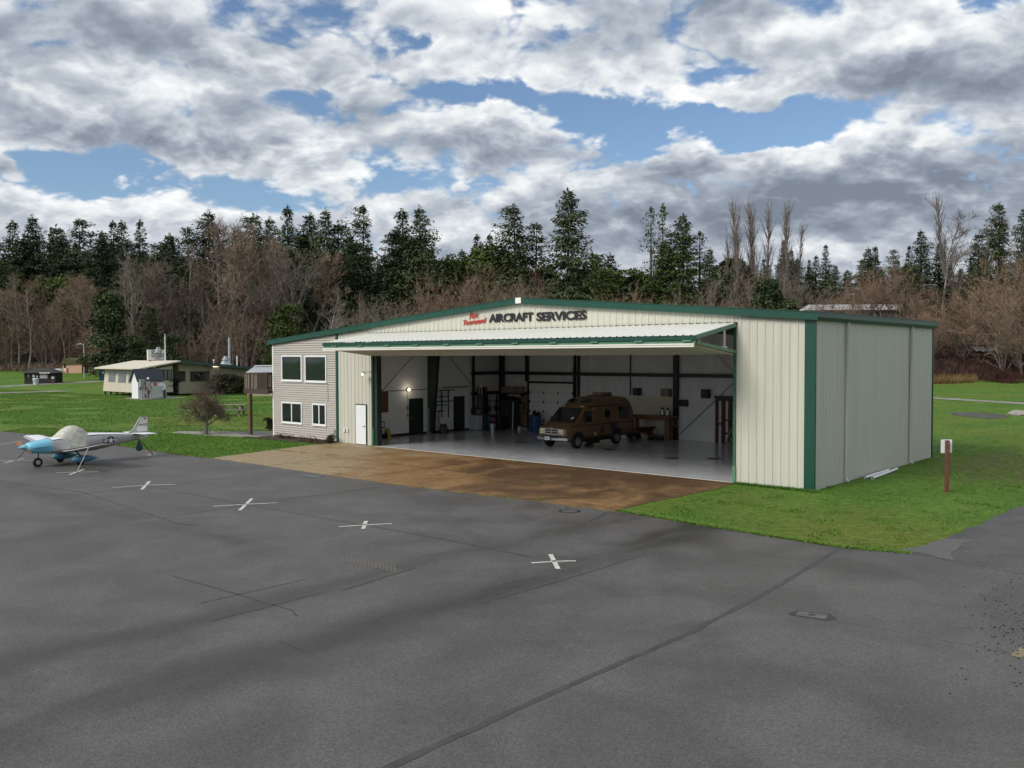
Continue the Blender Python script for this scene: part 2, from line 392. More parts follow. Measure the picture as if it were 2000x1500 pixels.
def lawn(X, B, P):
    big = X.noise(P, .05, 4, .6, .4); mid = X.noise(P, .35, 6, .65, .4, stretch=(1, .6, 1)); fine = X.noise(P, 3.5, 6, .72); vf = X.noise(P, 22, 3, .7)
    c = X.mix(X.ss(mid, .3, .7), (.064, .150, .017), (.118, .215, .030))
    c = X.mix(X.ss(big, .45, .68, 0, .75), c, (.165, .180, .030))
    c = X.mix(X.ss(X.noise(P, .8, 5, .7, .5), .60, .74, 0, .55), c, (.110, .105, .034))
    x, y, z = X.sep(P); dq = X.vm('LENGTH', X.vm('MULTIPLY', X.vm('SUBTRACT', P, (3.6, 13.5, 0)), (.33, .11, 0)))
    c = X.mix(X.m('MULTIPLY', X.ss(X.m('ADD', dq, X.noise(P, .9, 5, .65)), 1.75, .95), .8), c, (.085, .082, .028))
    c = X.mix(X.m('MULTIPLY', X.ss(X.noise(P, 1.7, 6, .7, .4), .50, .68), X.ss(x, -3.5, 1, 0, .65)), c, (.125, .115, .034))
    X._in(B.inputs['Base Color'], X.scale(c, X.m('MULTIPLY', X.ss(fine, .2, .8, .55, 1.45), X.ss(vf, .2, .8, .7, 1.3))))
    B.inputs['Roughness'].default_value = .85; B.inputs['Specular IOR Level'].default_value = .2
    X._in(B.inputs['Normal'], X.bump(X.m('ADD', fine, X.m('MULTIPLY', X.noise(P, 9, 4, .7), .8)), 1., .12))
groundmat('lawn', lawn)
def litter(X, B, P):
    c = X.mix(X.ss(X.noise(P, .6, 6, .7), .35, .65), (.030, .020, .013), (.070, .045, .028))
    c = X.mix(X.ss(X.noise(P, .2, 4, .6), .52, .66, 0, .6), c, (.035, .045, .014))
    X._in(B.inputs['Base Color'], c); B.inputs['Roughness'].default_value = .95; X._in(B.inputs['Normal'], X.bump(X.noise(P, 3, 5, .7), 1., .3))
groundmat('litter', litter)
def gravel(X, B, P):
    v = X.vor(P, 18)
    c = X.mix(X.ss(X.noise(P, .6, 5, .6), .35, .65), (.16, .15, .135), (.25, .235, .21))
    X._in(B.inputs['Base Color'], X.scale(c, X.ss(v.outputs['Distance'], 0, .6, .6, 1.3))); B.inputs['Roughness'].default_value = .9
groundmat('gravel', gravel)
def gravelgrey(X, B, P):
    X._in(B.inputs['Base Color'], X.scale(X.mix(X.noise(P, 4, 5, .7), (.055, .053, .050), (.115, .11, .104)), X.ss(X.vor(P, 40).outputs['Distance'], 0, .6, .6, 1.3))); B.inputs['Roughness'].default_value = .9
groundmat('gravelgrey', gravelgrey)
def epoxy(X, B, P):
    n = X.noise(P, 30, 3, .7); b = X.noise(P, .5, 4, .6)
    c = X.mix(X.ss(b, .3, .7), (.54, .56, .59), (.62, .64, .67))
    X._in(B.inputs['Base Color'], X.scale(c, X.ss(n, .3, .7, .82, 1.18))); X._in(B.inputs['Roughness'], X.ss(X.noise(P, 2.5, 4), .3, .7, .13, .22)); B.inputs['Specular IOR Level'].default_value = .6
    B.inputs['Coat Weight'].default_value = .3; B.inputs['Coat Roughness'].default_value = .1
    X._in(B.inputs['Normal'], X.bump(X.noise(P, 6, 2), .04, .01))
groundmat('epoxy', epoxy)
def puddle(X, B, P):
    X._in(B.inputs['Base Color'], X.mix(X.noise(P, 2, 3), (.055, .055, .055), (.09, .09, .092))); B.inputs['Roughness'].default_value = .25
groundmat('puddle', puddle)
def grid_sheet(name, xs, ys, mat, dz=0., keep=None):
    X, Y = np.meshgrid(xs, ys); Z = terrain(X, Y)+dz; nx, ny = len(xs), len(ys)
    i = np.arange((ny-1)*nx).reshape(ny-1, nx)[:, :-1].ravel()
    F = np.stack([i, i+1, i+1+nx, i+nx], 1)
    V = np.stack([X.ravel(), Y.ravel(), Z.ravel()], 1)
    if keep is not None:
        c = V[F].mean(1); F = F[keep(c[:, 0], c[:, 1])]
    return tag(link(name, rawmesh(name, V, F, mat, True)), kind='structure')
def geo(a, b, n, p=2.): return list(a+(b-a)*np.linspace(0, 1, n)**p)
xs = np.unique(np.round(np.concatenate([geo(-60, -700, 40), np.arange(-60, 30, 1.), np.arange(-2, 10, .4), geo(30, 500, 24)]), 3))
ys = np.unique(np.round(np.concatenate([geo(-40, -400, 14), np.arange(-40, 60, 1.), np.arange(4, 24, .5), geo(60, 700, 60, 1.4)]), 3))
lawn_o = grid_sheet('lawn', xs, ys, 'lawn')
def edge_of_wood(px):
    return np.interp(px, [-900, 0, 160, 240, 480, 1000, 1500, 1780, 2050, 3000], [183, 180, 176, 150, 148, 142, 140, 141.5, 143, 143])
def in_wood(x, y):
    d, l = dl(x, y); px = 1000+FOC*l/np.maximum(d, 1); return (d > 100) & (d > edge_of_wood(px)+1.5*np.sin(px*.05)) & (d < 420) & (np.abs(l/np.maximum(d, 1)) < 1.1)
litter_o = grid_sheet('forest_floor', np.arange(-420, 130, 2.5), np.arange(20, 400, 2.5), 'litter', .07, in_wood)
def jag(pts, step=.5, amp=.07, seed=1):
    r = random.Random(seed); out = []
    for a, b in zip(pts, pts[1:]+pts[:1]):
        a = Vector(a[:2]); b = Vector(b[:2]); L = (b-a).length; n = max(1, int(L/step)) if L < 120 else 1
        for i in range(n):
            p = a+(b-a)*(i/n)
            if 0 < i: p += Vector((r.uniform(-amp, amp), r.uniform(-amp, amp)))
            out.append(p)
    return out
def flat(name, poly, z, mat, parent=None, thick=0., hug=False):
    from mathutils.geometry import tessellate_polygon
    mb = MB(); P = [Vector((p[0], p[1], 0)) for p in poly]
    tri = tessellate_polygon([P])
    zz = [(T(p.x, p.y) if hug else 0)+z for p in P]
    fs = []
    for t in tri:
        a, b, c = [P[i] for i in t]
        fs.append(t if (b-a).cross(c-a).z > 0 else t[::-1])
    n = len(P); v = [(p.x, p.y, h) for p, h in zip(P, zz)]
    if thick:
        v += [(p.x, p.y, h-thick) for p, h in zip(P, zz)]
        area = sum(P[i].x*P[(i+1) % n].y-P[(i+1) % n].x*P[i].y for i in range(n))
        for i in range(n):
            j = (i+1) % n; fs.append((i, n+i, n+j, j) if area > 0 else (i, j, n+j, n+i))
    mb.add(v, fs); o = mb.build(name, mat, parent)
    if parent is None: tag(o, kind='structure')
    return o
def strip(mb, pts, w, z, hug=False):
    """ribbon along a line lying on the ground; w may vary"""
    P = [Vector(p[:2]) for p in pts]; v = []; n = len(P)
    for i, p in enumerate(P):
        t = (P[min(i+1, n-1)]-P[max(i-1, 0)]).normalized(); q = Vector((-t.y, t.x)); ww = (w[i] if isinstance(w, list) else w)/2
        for s in (-1, 1):
            a = p+q*ww*s; v.append((a.x, a.y, z+(T(a.x, a.y) if hug else 0)))
    mb.add(v, [(2*i+1, 2*i, 2*i+2, 2*i+3) for i in range(n-1)])
def dense(pts, step=.6, amp=0., seed=3):
    r = random.Random(seed); out = []
    for a, b in zip(pts[:-1], pts[1:]):
        a = Vector(a[:2]); b = Vector(b[:2]); n = max(1, int((b-a).length/step))
        out += [a+(b-a)*(i/n)+Vector((r.uniform(-amp, amp), r.uniform(-amp, amp))) for i in range(n)]
    return out+[Vector(pts[-1][:2])]
apron_edge = [(-78, -13.5), (-48.6, -9.4), (-44, -8.85), (-34, -8.62), (-26.4, -8.7), (-24.95, -8.4), (-12.5, -8.45), (-2.9, -7.75), (-2.85, -7.55), (0, -7.95), (4.1, -8.25), (5.5, -7.85), (8.1, -8.3), (45, -8.8)]
apron = flat('apron', jag(apron_edge+[(45, -75), (-78, -75)], .5, .05), .012, 'asphalt', thick=.05)
pad_poly = [(-24.95, -8.35), (-12.5, -8.38), (-2.95, -7.65), (-2.93, -4.8), (-2.75, -1.7), (-2.85, -.02), (-26.35, -.02), (-26.3, -2.2)]
pad_o = flat('concrete_pad', jag(pad_poly, .4, .035, 4), .017, 'pad', thick=.05)
mb = MB()
for y in (-4.35,): strip(mb, dense([(-25.9, y), (-2.9, y)], .5, .012), .035, .021)
for x in (-20.4, -14.6, -8.8): strip(mb, dense([(x, -8.3), (x, -.1)], .5, .012), .035, .0212)
tag(mb.build('expansion_joint', pm('joint_dirt', (.035, .03, .018), .9, 0, .3, 3), pad_o))
sr = flat('side_road', jag([(5.55, -7.9), (8.0, -8.34), (14, -8.5), (14, 60), (5.9, 60), (6.1, 12), (6.05, 1.6), (5.85, -3.4), (5.7, -6.1)], .45, .09, 6), .02, 'road', hug=False, thick=.05)
flat('gravel_patch', jag([(5.15, -7.95), (5.75, -7.65), (6.6, -8.0), (6.3, -7.0), (6.25, -5.2), (5.75, -5.6), (5.6, -6.6)], .3, .09, 31), .026, 'gravelgrey')
# gravel lanes, footpath and the path behind on the right
def gt(px, py):
    d = ray(px, py); t = 20.
    while t < 500:
        p = CAM+d*t
        if p[2] <= T(p[0], p[1]): break
        t += .4
    return Vector((p[0], p[1], T(p[0], p[1])))
def lane(name, pts, w, mat, z=.03):
    mb = MB(); P = dense([gt(*p) if len(p) == 2 else p for p in pts], 1.5, .12, 5); strip(mb, P, [w*(1+.12*math.sin(i*1.3)) for i in range(len(P))], z, True); return tag(mb.build(name, mat), kind='structure')
lane('gravel_lane', [(-60, 758), (0, 755.5), (60, 752), (120, 749), (205, 744.5)], 3.0, 'gravel')
lane('gravel_road', [(-60, 769), (0, 768), (60, 766), (125, 764)], 4.0, 'gravel', .034)
lane('back_path', [(-46, 92, 0), (-16.8, 71.5, 0), (-6, 64.5, 0), (14, 54, 0)], 2.4, 'gravel')
puddle_o = flat('puddle', jag([gnd(1858, 805.5), gnd(1905, 805.5), (gnd(1965, 810)), gnd(1972, 815), gnd(1935, 818.5), gnd(1870, 812.5)], 1., .18, 8), .02, 'puddle')
mb = MB(); strip(mb, dense([(-23.6, 53.5), (-15.5, 50.2), (-12.9, 49.0)], 1), .9, .03); tag(mb.build('drain_channel', 'black'), kind='structure')
walk = flat('footpath', jag([(-39.4, -2.95), (-36, -2.4), (-32.62, -1.15), (-32.62, -.4), (-33.6, -.75), (-35.2, -.9), (-36.0, .25), (-32.62, 2.9), (-32.62, 3.6), (-37, .1), (-39.8, -1.9)], .6, .06, 9), .02, 'concretep', thick=.04)
mb = MB(); P = dense([(-49.5, -6.9), (-44, -4.7), (-39.7, -1.85), (-37, .15), (-32.7, 3.7)], .5, .04, 4); strip(mb, P, [.10+.05*math.sin(i*.9) for i in range(len(P))], .026); tag(mb.build('path_edge', 'litter'), kind='structure')
flat('planting_bed', jag([(-33.6, -.73), (-35.15, -.85), (-35.9, .2), (-32.62, 2.8), (-32.62, -.4)], .4, .06, 10), .03, 'rock', thick=.05)
flat('soil_strip', jag([(-32.62, -1.2), (-33.6, -1.5), (-32.5, -1.75), (-27.6, -1.45), (-26.4, -1.2), (-26.4, -.02), (-32.6, -.02)], .4, .12, 12), .024, 'litter')
# repaired cracks and other marks in the asphalt
def seal(pts, w, seed):
    mb = MB(); P = dense(pts, .35, w*.10, seed); r = random.Random(seed)
    strip(mb, P, [w*r.uniform(.75, 1.2) for _ in P], .0165); return mb.build('crack_seal', 'seal' if w > .12 else 'sealthin', apron)
seal([(4.12, -8.3), (4.55, -13), (4.7, -16.5), (4.62, -20.5), (4.6, -24), (4.6, -30)], .12, 1)
seal([(-2.05, -21.4), (-2.02, -20.3), (-2.1, -18.9)], .07, 2)
seal([(-1.9, -18.6), (-2.1, -17.2), (-2.17, -16.4)], .08, 3)
seal([(-5.6, -20.3), (-4.0, -20.2), (-1.5, -20.1), (-1.1, -20.25)], .05, 4)
seal([(.93, -11.9), (.95, -14.5), (.85, -17.5)], .03, 5)
seal([(-6.6, -14.0), (-3.5, -13.9), (-.9, -13.95)], .07, 6)
seal([gnd(390, 1180), gnd(520, 1150), gnd(600, 1132)], .03, 21); seal([gnd(0, 940), gnd(160, 962), gnd(350, 1024), gnd(385, 1026)], .05, 22); seal([gnd(545, 1254), gnd(600, 1275)], .02, 23)
seal([(-12.1, -9.2), (-12.3, -12.5), (-12.2, -17.3)], .03, 24); seal([(-18.5, -9.5), (-18.4, -13), (-18.6, -16.8)], .025, 25); seal([(-6.8, -14.05), (-12.2, -14.3), (-19, -14.4)], .04, 26);
seal([gnd(1104, 990), gnd(1112, 996)], .08, 7); seal([gnd(1152, 1018), gnd(1172, 1010), gnd(1184, 1001)], .1, 8)
mb = MB()
for i in range(15):
    a = gnd(670+i*7.2, 1092+i*1.5); mb.cbox((a.x, a.y, .0155), (.05, .55, .003), .9)
mb.build('worn_marking', 'paintold', apron)
mb = MB()
strip(mb, dense([gnd(1628, 1212), gnd(1720, 1228), gnd(1850, 1252), gnd(1985, 1278)], .8, .03), .05, .0155); mb.build('worn_marking', 'paintold', apron)
mb = MB(); strip(mb, [gnd(1100, 1003), gnd(1040, 1022)], .08, .0155); strip(mb, [gnd(1125, 991), gnd(1160, 995)], .1, .0165); strip(mb, [gnd(880, 1056), gnd(925, 1049)], .05, .0155)
mb.build('worn_marking', 'paintold', apron)
mb = MB(); strip(mb, [gnd(1984, 1284), gnd(2004, 1268)], .16, .016); mb.build('yellow_marking', pm('faded_yellow_paint', (.20, .165, .095), .8, 0, .3, 20), apron)
# loose dirt crumbs on the right
mb = MB(); r = random.Random(5)
for i in range(230):
    px = 2004-abs(r.gauss(0, 55)); py = 1215+r.gauss(0, 55)
    if px > 1996 and py < 1100: continue
    a = gnd(px, py); s = r.uniform(.006, .022); mb.cbox((a.x, a.y, .012+s*.3), (s*1.5, s, s*.7), r.uniform(0, 3), s*.2)
tag(mb.build('dirt_crumbs', pm('dark_soil', (.03, .027, .022), .95, 0, .3, 30, spec=.1)), 'scatter of small dark soil crumbs on the asphalt at the right edge', 'dirt', kind='stuff')
# ------------------------------------------------------------------ sky, sun, camera
W = bpy.data.worlds.new('World'); S.world = W; W.use_nodes = True
SUN_EL, SUN_AZ = rad(39), YAW-rad(128)          # compass bearing of the sun measured like the camera's yaw
def sky():
    t = W.node_tree; X = NX(t); N = t.nodes; bg = N['Background']; out = N['World Output']
    st = N.new('ShaderNodeTexSky'); st.sky_type = 'NISHITA'; st.sun_disc = False; st.sun_elevation = SUN_EL; st.sun_rotation = SUN_AZ
    st.air_density = 1.0; st.dust_density = .6; st.ozone_density = 1.6
    X.L.new(X.vm('MULTIPLY', st.outputs[0], (.92, .99, 1.06)), bg.inputs[0]); bg.inputs[1].default_value = .060
    D = N.new('ShaderNodeTexCoord').outputs['Generated']
    dx, dy, dz = X.sep(D)
    fx = X.vm('DOT_PRODUCT', D, (FH[0], FH[1], 0)); rx = X.vm('DOT_PRODUCT', D, (RH[0], RH[1], 0))
    az = X.m('ARCTAN2', rx, fx); el = X.m('ARCSINE', dz)
    AE = X.comb(az, el, 0.)
    wv = X.vm('MULTIPLY', AE, (1, 1.8, 1)); wn = N.new('ShaderNodeTexNoise'); X.L.new(wv, wn.inputs['Vector']); wn.inputs['Scale'].default_value = 9; wn.inputs['Detail'].default_value = 7; wn.inputs['Roughness'].default_value = .62
    AE = X.vm('ADD', AE, X.vm('MULTIPLY', X.vm('SUBTRACT', wn.outputs['Color'], (.5, .5, .5)), (.11, .055, 0)))
    k = X.m('DIVIDE', 1., X.m('ADD', X.m('MAXIMUM', dz, 0.), .42))
    q = X.comb(X.m('MULTIPLY', rx, k), X.m('MULTIPLY', fx, k), 0.)
    def blob(px, py, sx, sy, amp):
        if amp < -.15 and sx < 400: amp *= .80; sx *= 1.12; sy *= 1.15
        a = math.atan((px-1000)/FOC); e = math.atan((694.7-py)/FOC*math.cos(a))
        v = X.vm('MULTIPLY', X.vm('SUBTRACT', AE, (a, e, 0)), (FOC/sx, FOC/sy, 0))
        return X.m('MULTIPLY', X.ss(X.vm('LENGTH', v), 0., 1.7, 1., 0.), amp)
    def total(bl):
        o = 0.
        for b in bl: o = X.m('ADD', o, blob(*b))
        return o
    cover = total([(1300, 240, 230, 42, -.36), (1100, 195, 110, 24, -.26), (1560, 245, 190, 38, -.32), (920, 185, 80, 18, -.26), (1440, 140, 80, 24, -.22), (1590, 40, 50, 40, -.24),
                   (590, 195, 80, 20, -.24), (100, 300, 140, 24, -.30), (150, 365, 90, 38, -.24), (780, 330, 90, 46, -.28), (500, 385, 150, 22, -.26), (820, 88, 50, 16, -.22), (120, 95, 40, 14, -.2), (60, 15, 60, 16, -.2), (730, 150, 60, 12, -.16),
                   (1125, 80, 60, 20, -.18), (1950, 5, 50, 16, -.24), (1290, 290, 70, 30, -.26), (1180, 250, 100, 26, -.2),
                   (980, 270, 220, 50, .26), (1420, 305, 120, 26, .10), (1560, 310, 220, 24, .22), (1330, 268, 60, 22, .24), (480, 290, 240, 40, .24), (1180, 130, 240, 60, .14), (1700, 100, 250, 100, .18), (300, 150, 320, 100, .16), (1490, 212, 45, 14, .26), (1410, 195, 90, 20, .22), (1640, 450, 480, 90, .26), (350, 420, 330, 36, .14), (900, 410, 200, 50, .14), (20, 312, 40, 20, .3)])
    dark = total([(1880, 165, 180, 50, .55), (1400, 20, 230, 40, .34), (1150, 325, 240, 30, .34), (1750, 390, 420, 60, .30), (1500, 430, 520, 70, .26), (820, 290, 190, 34, .36), (250, 262, 250, 36, .32), (1250, 420, 300, 60, .20), (1880, 325, 150, 34, .22), (420, 100, 260, 40, .20), (600, 220, 160, 30, .15), (200, 40, 240, 40, .1),
                   (940, 232, 110, 30, -.26), (1150, 265, 110, 28, -.28), (1560, 298, 200, 20, -.28), (1750, 50, 220, 50, -.26), (600, 295, 120, 28, -.20), (1330, 262, 60, 24, -.26), (1880, 255, 130, 26, -.20), (1250, 170, 240, 36, -.16), (420, 90, 100, 30, -.06), (1040, 30, 90, 30, -.16), (1750, 420, 130, 14, -.26), (400, 395, 200, 26, -.10), (800, 430, 200, 30, -.08)])
    def puff(v, sc):
        n = X.vor(v, sc); return X.m('SUBTRACT', .45, n.outputs['Distance'])
    def warp(v, sc, a):
        n = N.new('ShaderNodeTexNoise'); X.L.new(v, n.inputs['Vector']); n.inputs['Scale'].default_value = sc; n.inputs['Detail'].default_value = 4
        return X.vm('ADD', v, X.vm('MULTIPLY', X.vm('SUBTRACT', n.outputs['Color'], (.5, .5, .5)), (a, a, 0)))
    def dens(v):
        w = warp(v, 7., .16)
        d = X.m('ADD', X.m('MULTIPLY', X.noise(v, 3.6, 4, .5, .2), .50), X.m('MULTIPLY', X.noise(v, 10.0, 9, .60, .1), .52))
        d = X.m('ADD', d, X.m('MULTIPLY', puff(w, 9.), .26)); d = X.m('ADD', d, X.m('MULTIPLY', puff(w, 23.), .15))
        return X.m('ADD', d, X.m('MULTIPLY', puff(w, 55.), .08))
    qs = X.vm('MULTIPLY', q, (.95, 1.05, 1)); up = X.vm('MULTIPLY', qs, (.965, .965, 1))
    d0 = dens(qs); d1 = dens(up)
    rim = X.m('SUBTRACT', d0, d1)
    d0 = X.m('ADD', d0, X.m('ADD', cover, .185)); d0 = X.m('ADD', d0, X.ss(el, .15, .03, 0., .28))
    mask = X.ss(d0, .51, .68)
    lit = X.m('ADD', X.m('MULTIPLY', rim, 1.7), X.m('SUBTRACT', .60, X.m('MULTIPLY', dark, .9)))
    lit = X.m('ADD', lit, X.m('MULTIPLY', X.m('SUBTRACT', X.noise(X.vm('ADD', qs, (3, 7, 0)), 4.2, 5, .5, .2), .5), .72))
    lit = X.m('ADD', lit, X.ss(d0, .80, .58, -.06, .16))
    lit = X.m('ADD', X.m('MULTIPLY', X.m('SUBTRACT', lit, .55), X.ss(el, .03, .20, .30, 1.)), .50)
    r = N.new('ShaderNodeValToRGB'); e = r.color_ramp.elements
    e[0].position = 0.; e[0].color = (.115, .135, .17, 1); e[1].position = 1.; e[1].color = (.56, .562, .56, 1)
    for p, c in ((.25, (.175, .20, .24)), (.5, (.28, .305, .34)), (.75, (.43, .45, .465))):
        n = e.new(p); n.color = (*c, 1)
    X.L.new(lit, r.inputs[0])
    cb = N.new('ShaderNodeBackground'); X.L.new(r.outputs[0], cb.inputs[0]); cb.inputs[1].default_value = 1.0
    mx = N.new('ShaderNodeMixShader'); X.L.new(mask, mx.inputs[0]); X.L.new(bg.outputs[0], mx.inputs[1]); X.L.new(cb.outputs[0], mx.inputs[2]); X.L.new(mx.outputs[0], out.inputs[0])
sky()
W.cycles.sampling_method = 'MANUAL'; W.cycles.sample_map_resolution = 512
sl = bpy.data.lights.new('sun', 'SUN'); sl.energy = 1.6; sl.angle = rad(26); sl.color = (1, .955, .88)
so = bpy.data.objects.new('sun', sl); COL.objects.link(so)
sd = Vector((math.sin(SUN_AZ)*math.cos(SUN_EL), math.cos(SUN_AZ)*math.cos(SUN_EL), math.sin(SUN_EL)))
so.rotation_euler = sd.to_track_quat('Z', 'Y').to_euler()
cd = bpy.data.cameras.new('camera'); co = bpy.data.objects.new('camera', cd); COL.objects.link(co)
cd.sensor_width = 36; cd.lens = FOC/2000*36; cd.clip_end = 3000; cd.clip_start = .2
co.matrix_world = Matrix(((_r[0], _u[0], -_f[0], CAM[0]), (_r[1], _u[1], -_f[1], CAM[1]), (_r[2], _u[2], -_f[2], CAM[2]), (0, 0, 0, 1)))
S.camera = co
S.view_settings.view_transform = 'Standard'; S.view_settings.look = 'None'; S.view_settings.exposure = .9; S.view_settings.gamma = 1
S.cycles.max_bounces = 10; S.cycles.diffuse_bounces = 8; S.cycles.glossy_bounces = 3; S.cycles.use_denoising = True
S.cycles.caustics_reflective = False; S.cycles.caustics_refractive = False
# ================================================================== HANGAR
HZ, APX, SL = 6.02, -13.29, .0818
def roofz(x): return HZ+SL*(13.29-abs(x-APX))
WL, WM, DEP = -32.6, -26.5, 13.22
hangar = thing('hangar', 'large cream metal aircraft hangar with green trim and its wide folding door raised open', 'hangar')
def ribwall(mb, u0, u1, zlo, zhi, fn, rib=.305, dep=.028, shift=0.):
    """ribbed sheet metal: fn(u, off, z) -> point; off is outwards"""
    us = [u0]; k = math.ceil((u0-shift)/rib)
    prof = []
    while True:
        c = shift+k*rib
        if c-.05 > u1: break
        for du, o in ((-.045, 0), (-.02, dep), (.02, dep), (.045, 0), (.14, 0), (.15, dep*.18), (.165, 0)):
            if u0 < c+du < u1: prof.append((c+du, o))
        k += 1
    prof = [(u0, 0)]+prof+[(u1, 0)]
    v = []; f = []
    for u, o in prof:
        v += [fn(u, o, zlo(u) if callable(zlo) else zlo), fn(u, o, zhi(u) if callable(zhi) else zhi)]
    for i in range(len(prof)-1): f.append((2*i, 2*i+2, 2*i+3, 2*i+1))
    mb.add(v, f)
fr = lambda u, o, z: (u, -o, z)
DL, DR, HDZ = -23.55, -2.94, 5.89           # door opening
mb = MB(); rz_ = lambda u: roofz(u)
ribwall(mb, WM+.08, DL, .02, rz_, fr); ribwall(mb, DL, DR, HDZ, rz_, fr); ribwall(mb, DR, -.02, .02, rz_, fr)
mb.build('front_wall', 'cream', hangar)
mb = MB(); ribwall(mb, 0, DEP, .0, lambda u: HZ+.02, lambda u, o, z: (o*.3, u, z)); mb.build('side_wall', 'cream', hangar)
mb = MB(); ribwall(mb, 0, WM-WL+26.5, .0, lambda u: roofz(-u), lambda u, o, z: (-u, DEP+o, z)); mb.build('rear_wall', 'cream', hangar)
# lap siding of the lean-to
mb = MB(); z = .06
while z < 6.0:
    z2 = z+.127
    def xl(zz): return max(WL, APX-13.29-(HZ-zz)/SL) if zz > roofz(WL) else WL
    xa, xb = xl(z2), WM-.07
    if xa < xb:
        zt = min(z2, roofz(xb)); zg = z+.036; mb.add([(xa, -.045, zg), (xb, -.045, zg), (xb, -.030, zt), (xa, -.030, zt)], [(0, 1, 2, 3)])
        mb.add([(xa, -.0, zg), (xb, -.0, zg), (xb, -.045, zg), (xa, -.045, zg)], [(0, 1, 2, 3)]); mb.add([(xa, -.0, z), (xb, -.0, z), (xb, -.0, zg), (xa, -.0, zg)], [(0, 1, 2, 3)]); mb.add([(xa, -.030, z), (xb, -.030, z), (xb, -.0, z), (xa, -.0, z)], [(0, 1, 2, 3)])
    z = z2
mb.add([(WL, -.003, roofz(WL)-.3), (WM-.07, -.003, roofz(WM)-.3), (WM-.07, -.003, roofz(WM)), (WL, -.003, roofz(WL))], [(0, 1, 2, 3)])
mb.build('lap_siding', 'siding', hangar)
mb = MB(); mb.box((WL, 0, 0), (WL+.02, DEP, roofz(WL))); mb.build('left_wall', 'siding', hangar)
# trims
mb = MB(); mb.box((-.34, -.045, 0.03), (.045, .0, HZ)); mb.box((.002, 0, .03), (.045, .05, HZ)); mb.build('corner_trim', 'trim', hangar)
mb = MB(); mb.box((.0, DEP-.06, 0), (.045, DEP+.05, HZ)); mb.build('corner_trim', 'trim', hangar)
mb = MB(); mb.box((WM-.08, -.055, .02), (WM+.09, .0, roofz(WM))); mb.build('corner_trim', 'trim', hangar)
mb = MB(); mb.box((WL-.03, -.05, .02), (WL+.08, -.0, roofz(WL)-.06)); o = mb.build('corner_trim', 'vinyl', hangar); o['label'] = 'white vinyl corner trim'
# roof: ribbed sheets, rake trim, gutter, ridge cap
mb = MB(); OV = .16
for x0, x1 in ((APX, .12), (WL-.22, APX)):
    n = int(abs(x1-x0)/.305)
    mb.add([(x0, -OV, roofz(x0)+.09), (x1, -OV, roofz(x1)+.09), (x1, DEP+OV, roofz(x1)+.09), (x0, DEP+OV, roofz(x0)+.09)], [(0, 1, 2, 3)])
    mb.add([(x0, -OV, roofz(x0)+.03), (x1, -OV, roofz(x1)+.03), (x1, DEP+OV, roofz(x1)+.03), (x0, DEP+OV, roofz(x0)+.03)], [(3, 2, 1, 0)])
y = -OV+.2
while y < DEP:
    for x0, x1 in ((APX, .12), (WL-.22, APX)): mb.bar((x0, y, roofz(x0)+.1), (x1, y, roofz(x1)+.1), .05, .03)
    y += .305
mb.build('roof', 'white_metal', hangar)
mb = MB()
for x0, x1 in ((APX-.0, .14), (WL-.24, APX)):
    a = [(x0, roofz(x0)+.12), (x1, roofz(x1)+.12), (x1, roofz(x1)-.14), (x0, roofz(x0)-.14)]
    mb.prism(a, 'y', -OV-.03, -OV+.02)
    mb.prism([(x0, roofz(x0)-.141), (x1, roofz(x1)-.141), (x1, roofz(x1)-.12), (x0, roofz(x0)-.12)], 'y', -OV+.021, -.03)
    mb.prism([(x0, roofz(x0)+.121), (x1, roofz(x1)+.121), (x1, roofz(x1)+.145), (x0, roofz(x0)+.145)], 'y', -OV-.05, .15)
mb.build('rake_trim', 'trim', hangar)
mb = MB(); mb.box((APX-.16, -OV-.055, roofz(APX)-.12), (APX+.16, -OV-.032, roofz(APX)+.13)); mb.build('ridge_cap', 'white_metal', hangar)
mb = MB()
mb.prism([(.0, HZ-.13), (.17, HZ-.13), (.20, HZ+.13), (.17, HZ+.13), (.15, HZ-.1), (.0, HZ-.1)], 'x', 0, 0) if False else None
prof = [(.03, -.15), (.15, -.15), (.19, -.05), (.19, .12), (.215, .12), (.215, .145), (.03, .145)]
mb.add([(p[0], y, HZ+p[1]) for y in (-OV-.04, DEP+OV) for p in prof], [tuple(range(6, -1, -1)), tuple(range(7, 14))]+[(i, (i+1) % 7, 7+(i+1) % 7, 7+i) for i in range(7)])
mb.build('gutter', 'trim', hangar)
mb = MB(); mb.box((WL-.36, -OV-.02, roofz(WL)-.2), (WL-.24, DEP+OV, roofz(WL)+.1)); mb.build('gutter', 'trim', hangar)
for y in (onX(1653, 800, .05).y, onX(1778, 800, .05).y):
    mb = MB(); mb.box((.035, y-.05, .16), (.125, y+.05, HZ-.16)); mb.tube([(.08, y, .2), (.1, y-.02, .1), (.2, y-.06, .05)], .05, 8)
    dsp = mb.build('downspout', 'cream', hangar)
    for z in (.6, 3.0, 5.2): mb = MB(); mb.box((.03, y-.065, z), (.135, y+.065, z+.035)); mb.build('bracket', 'cream', dsp)
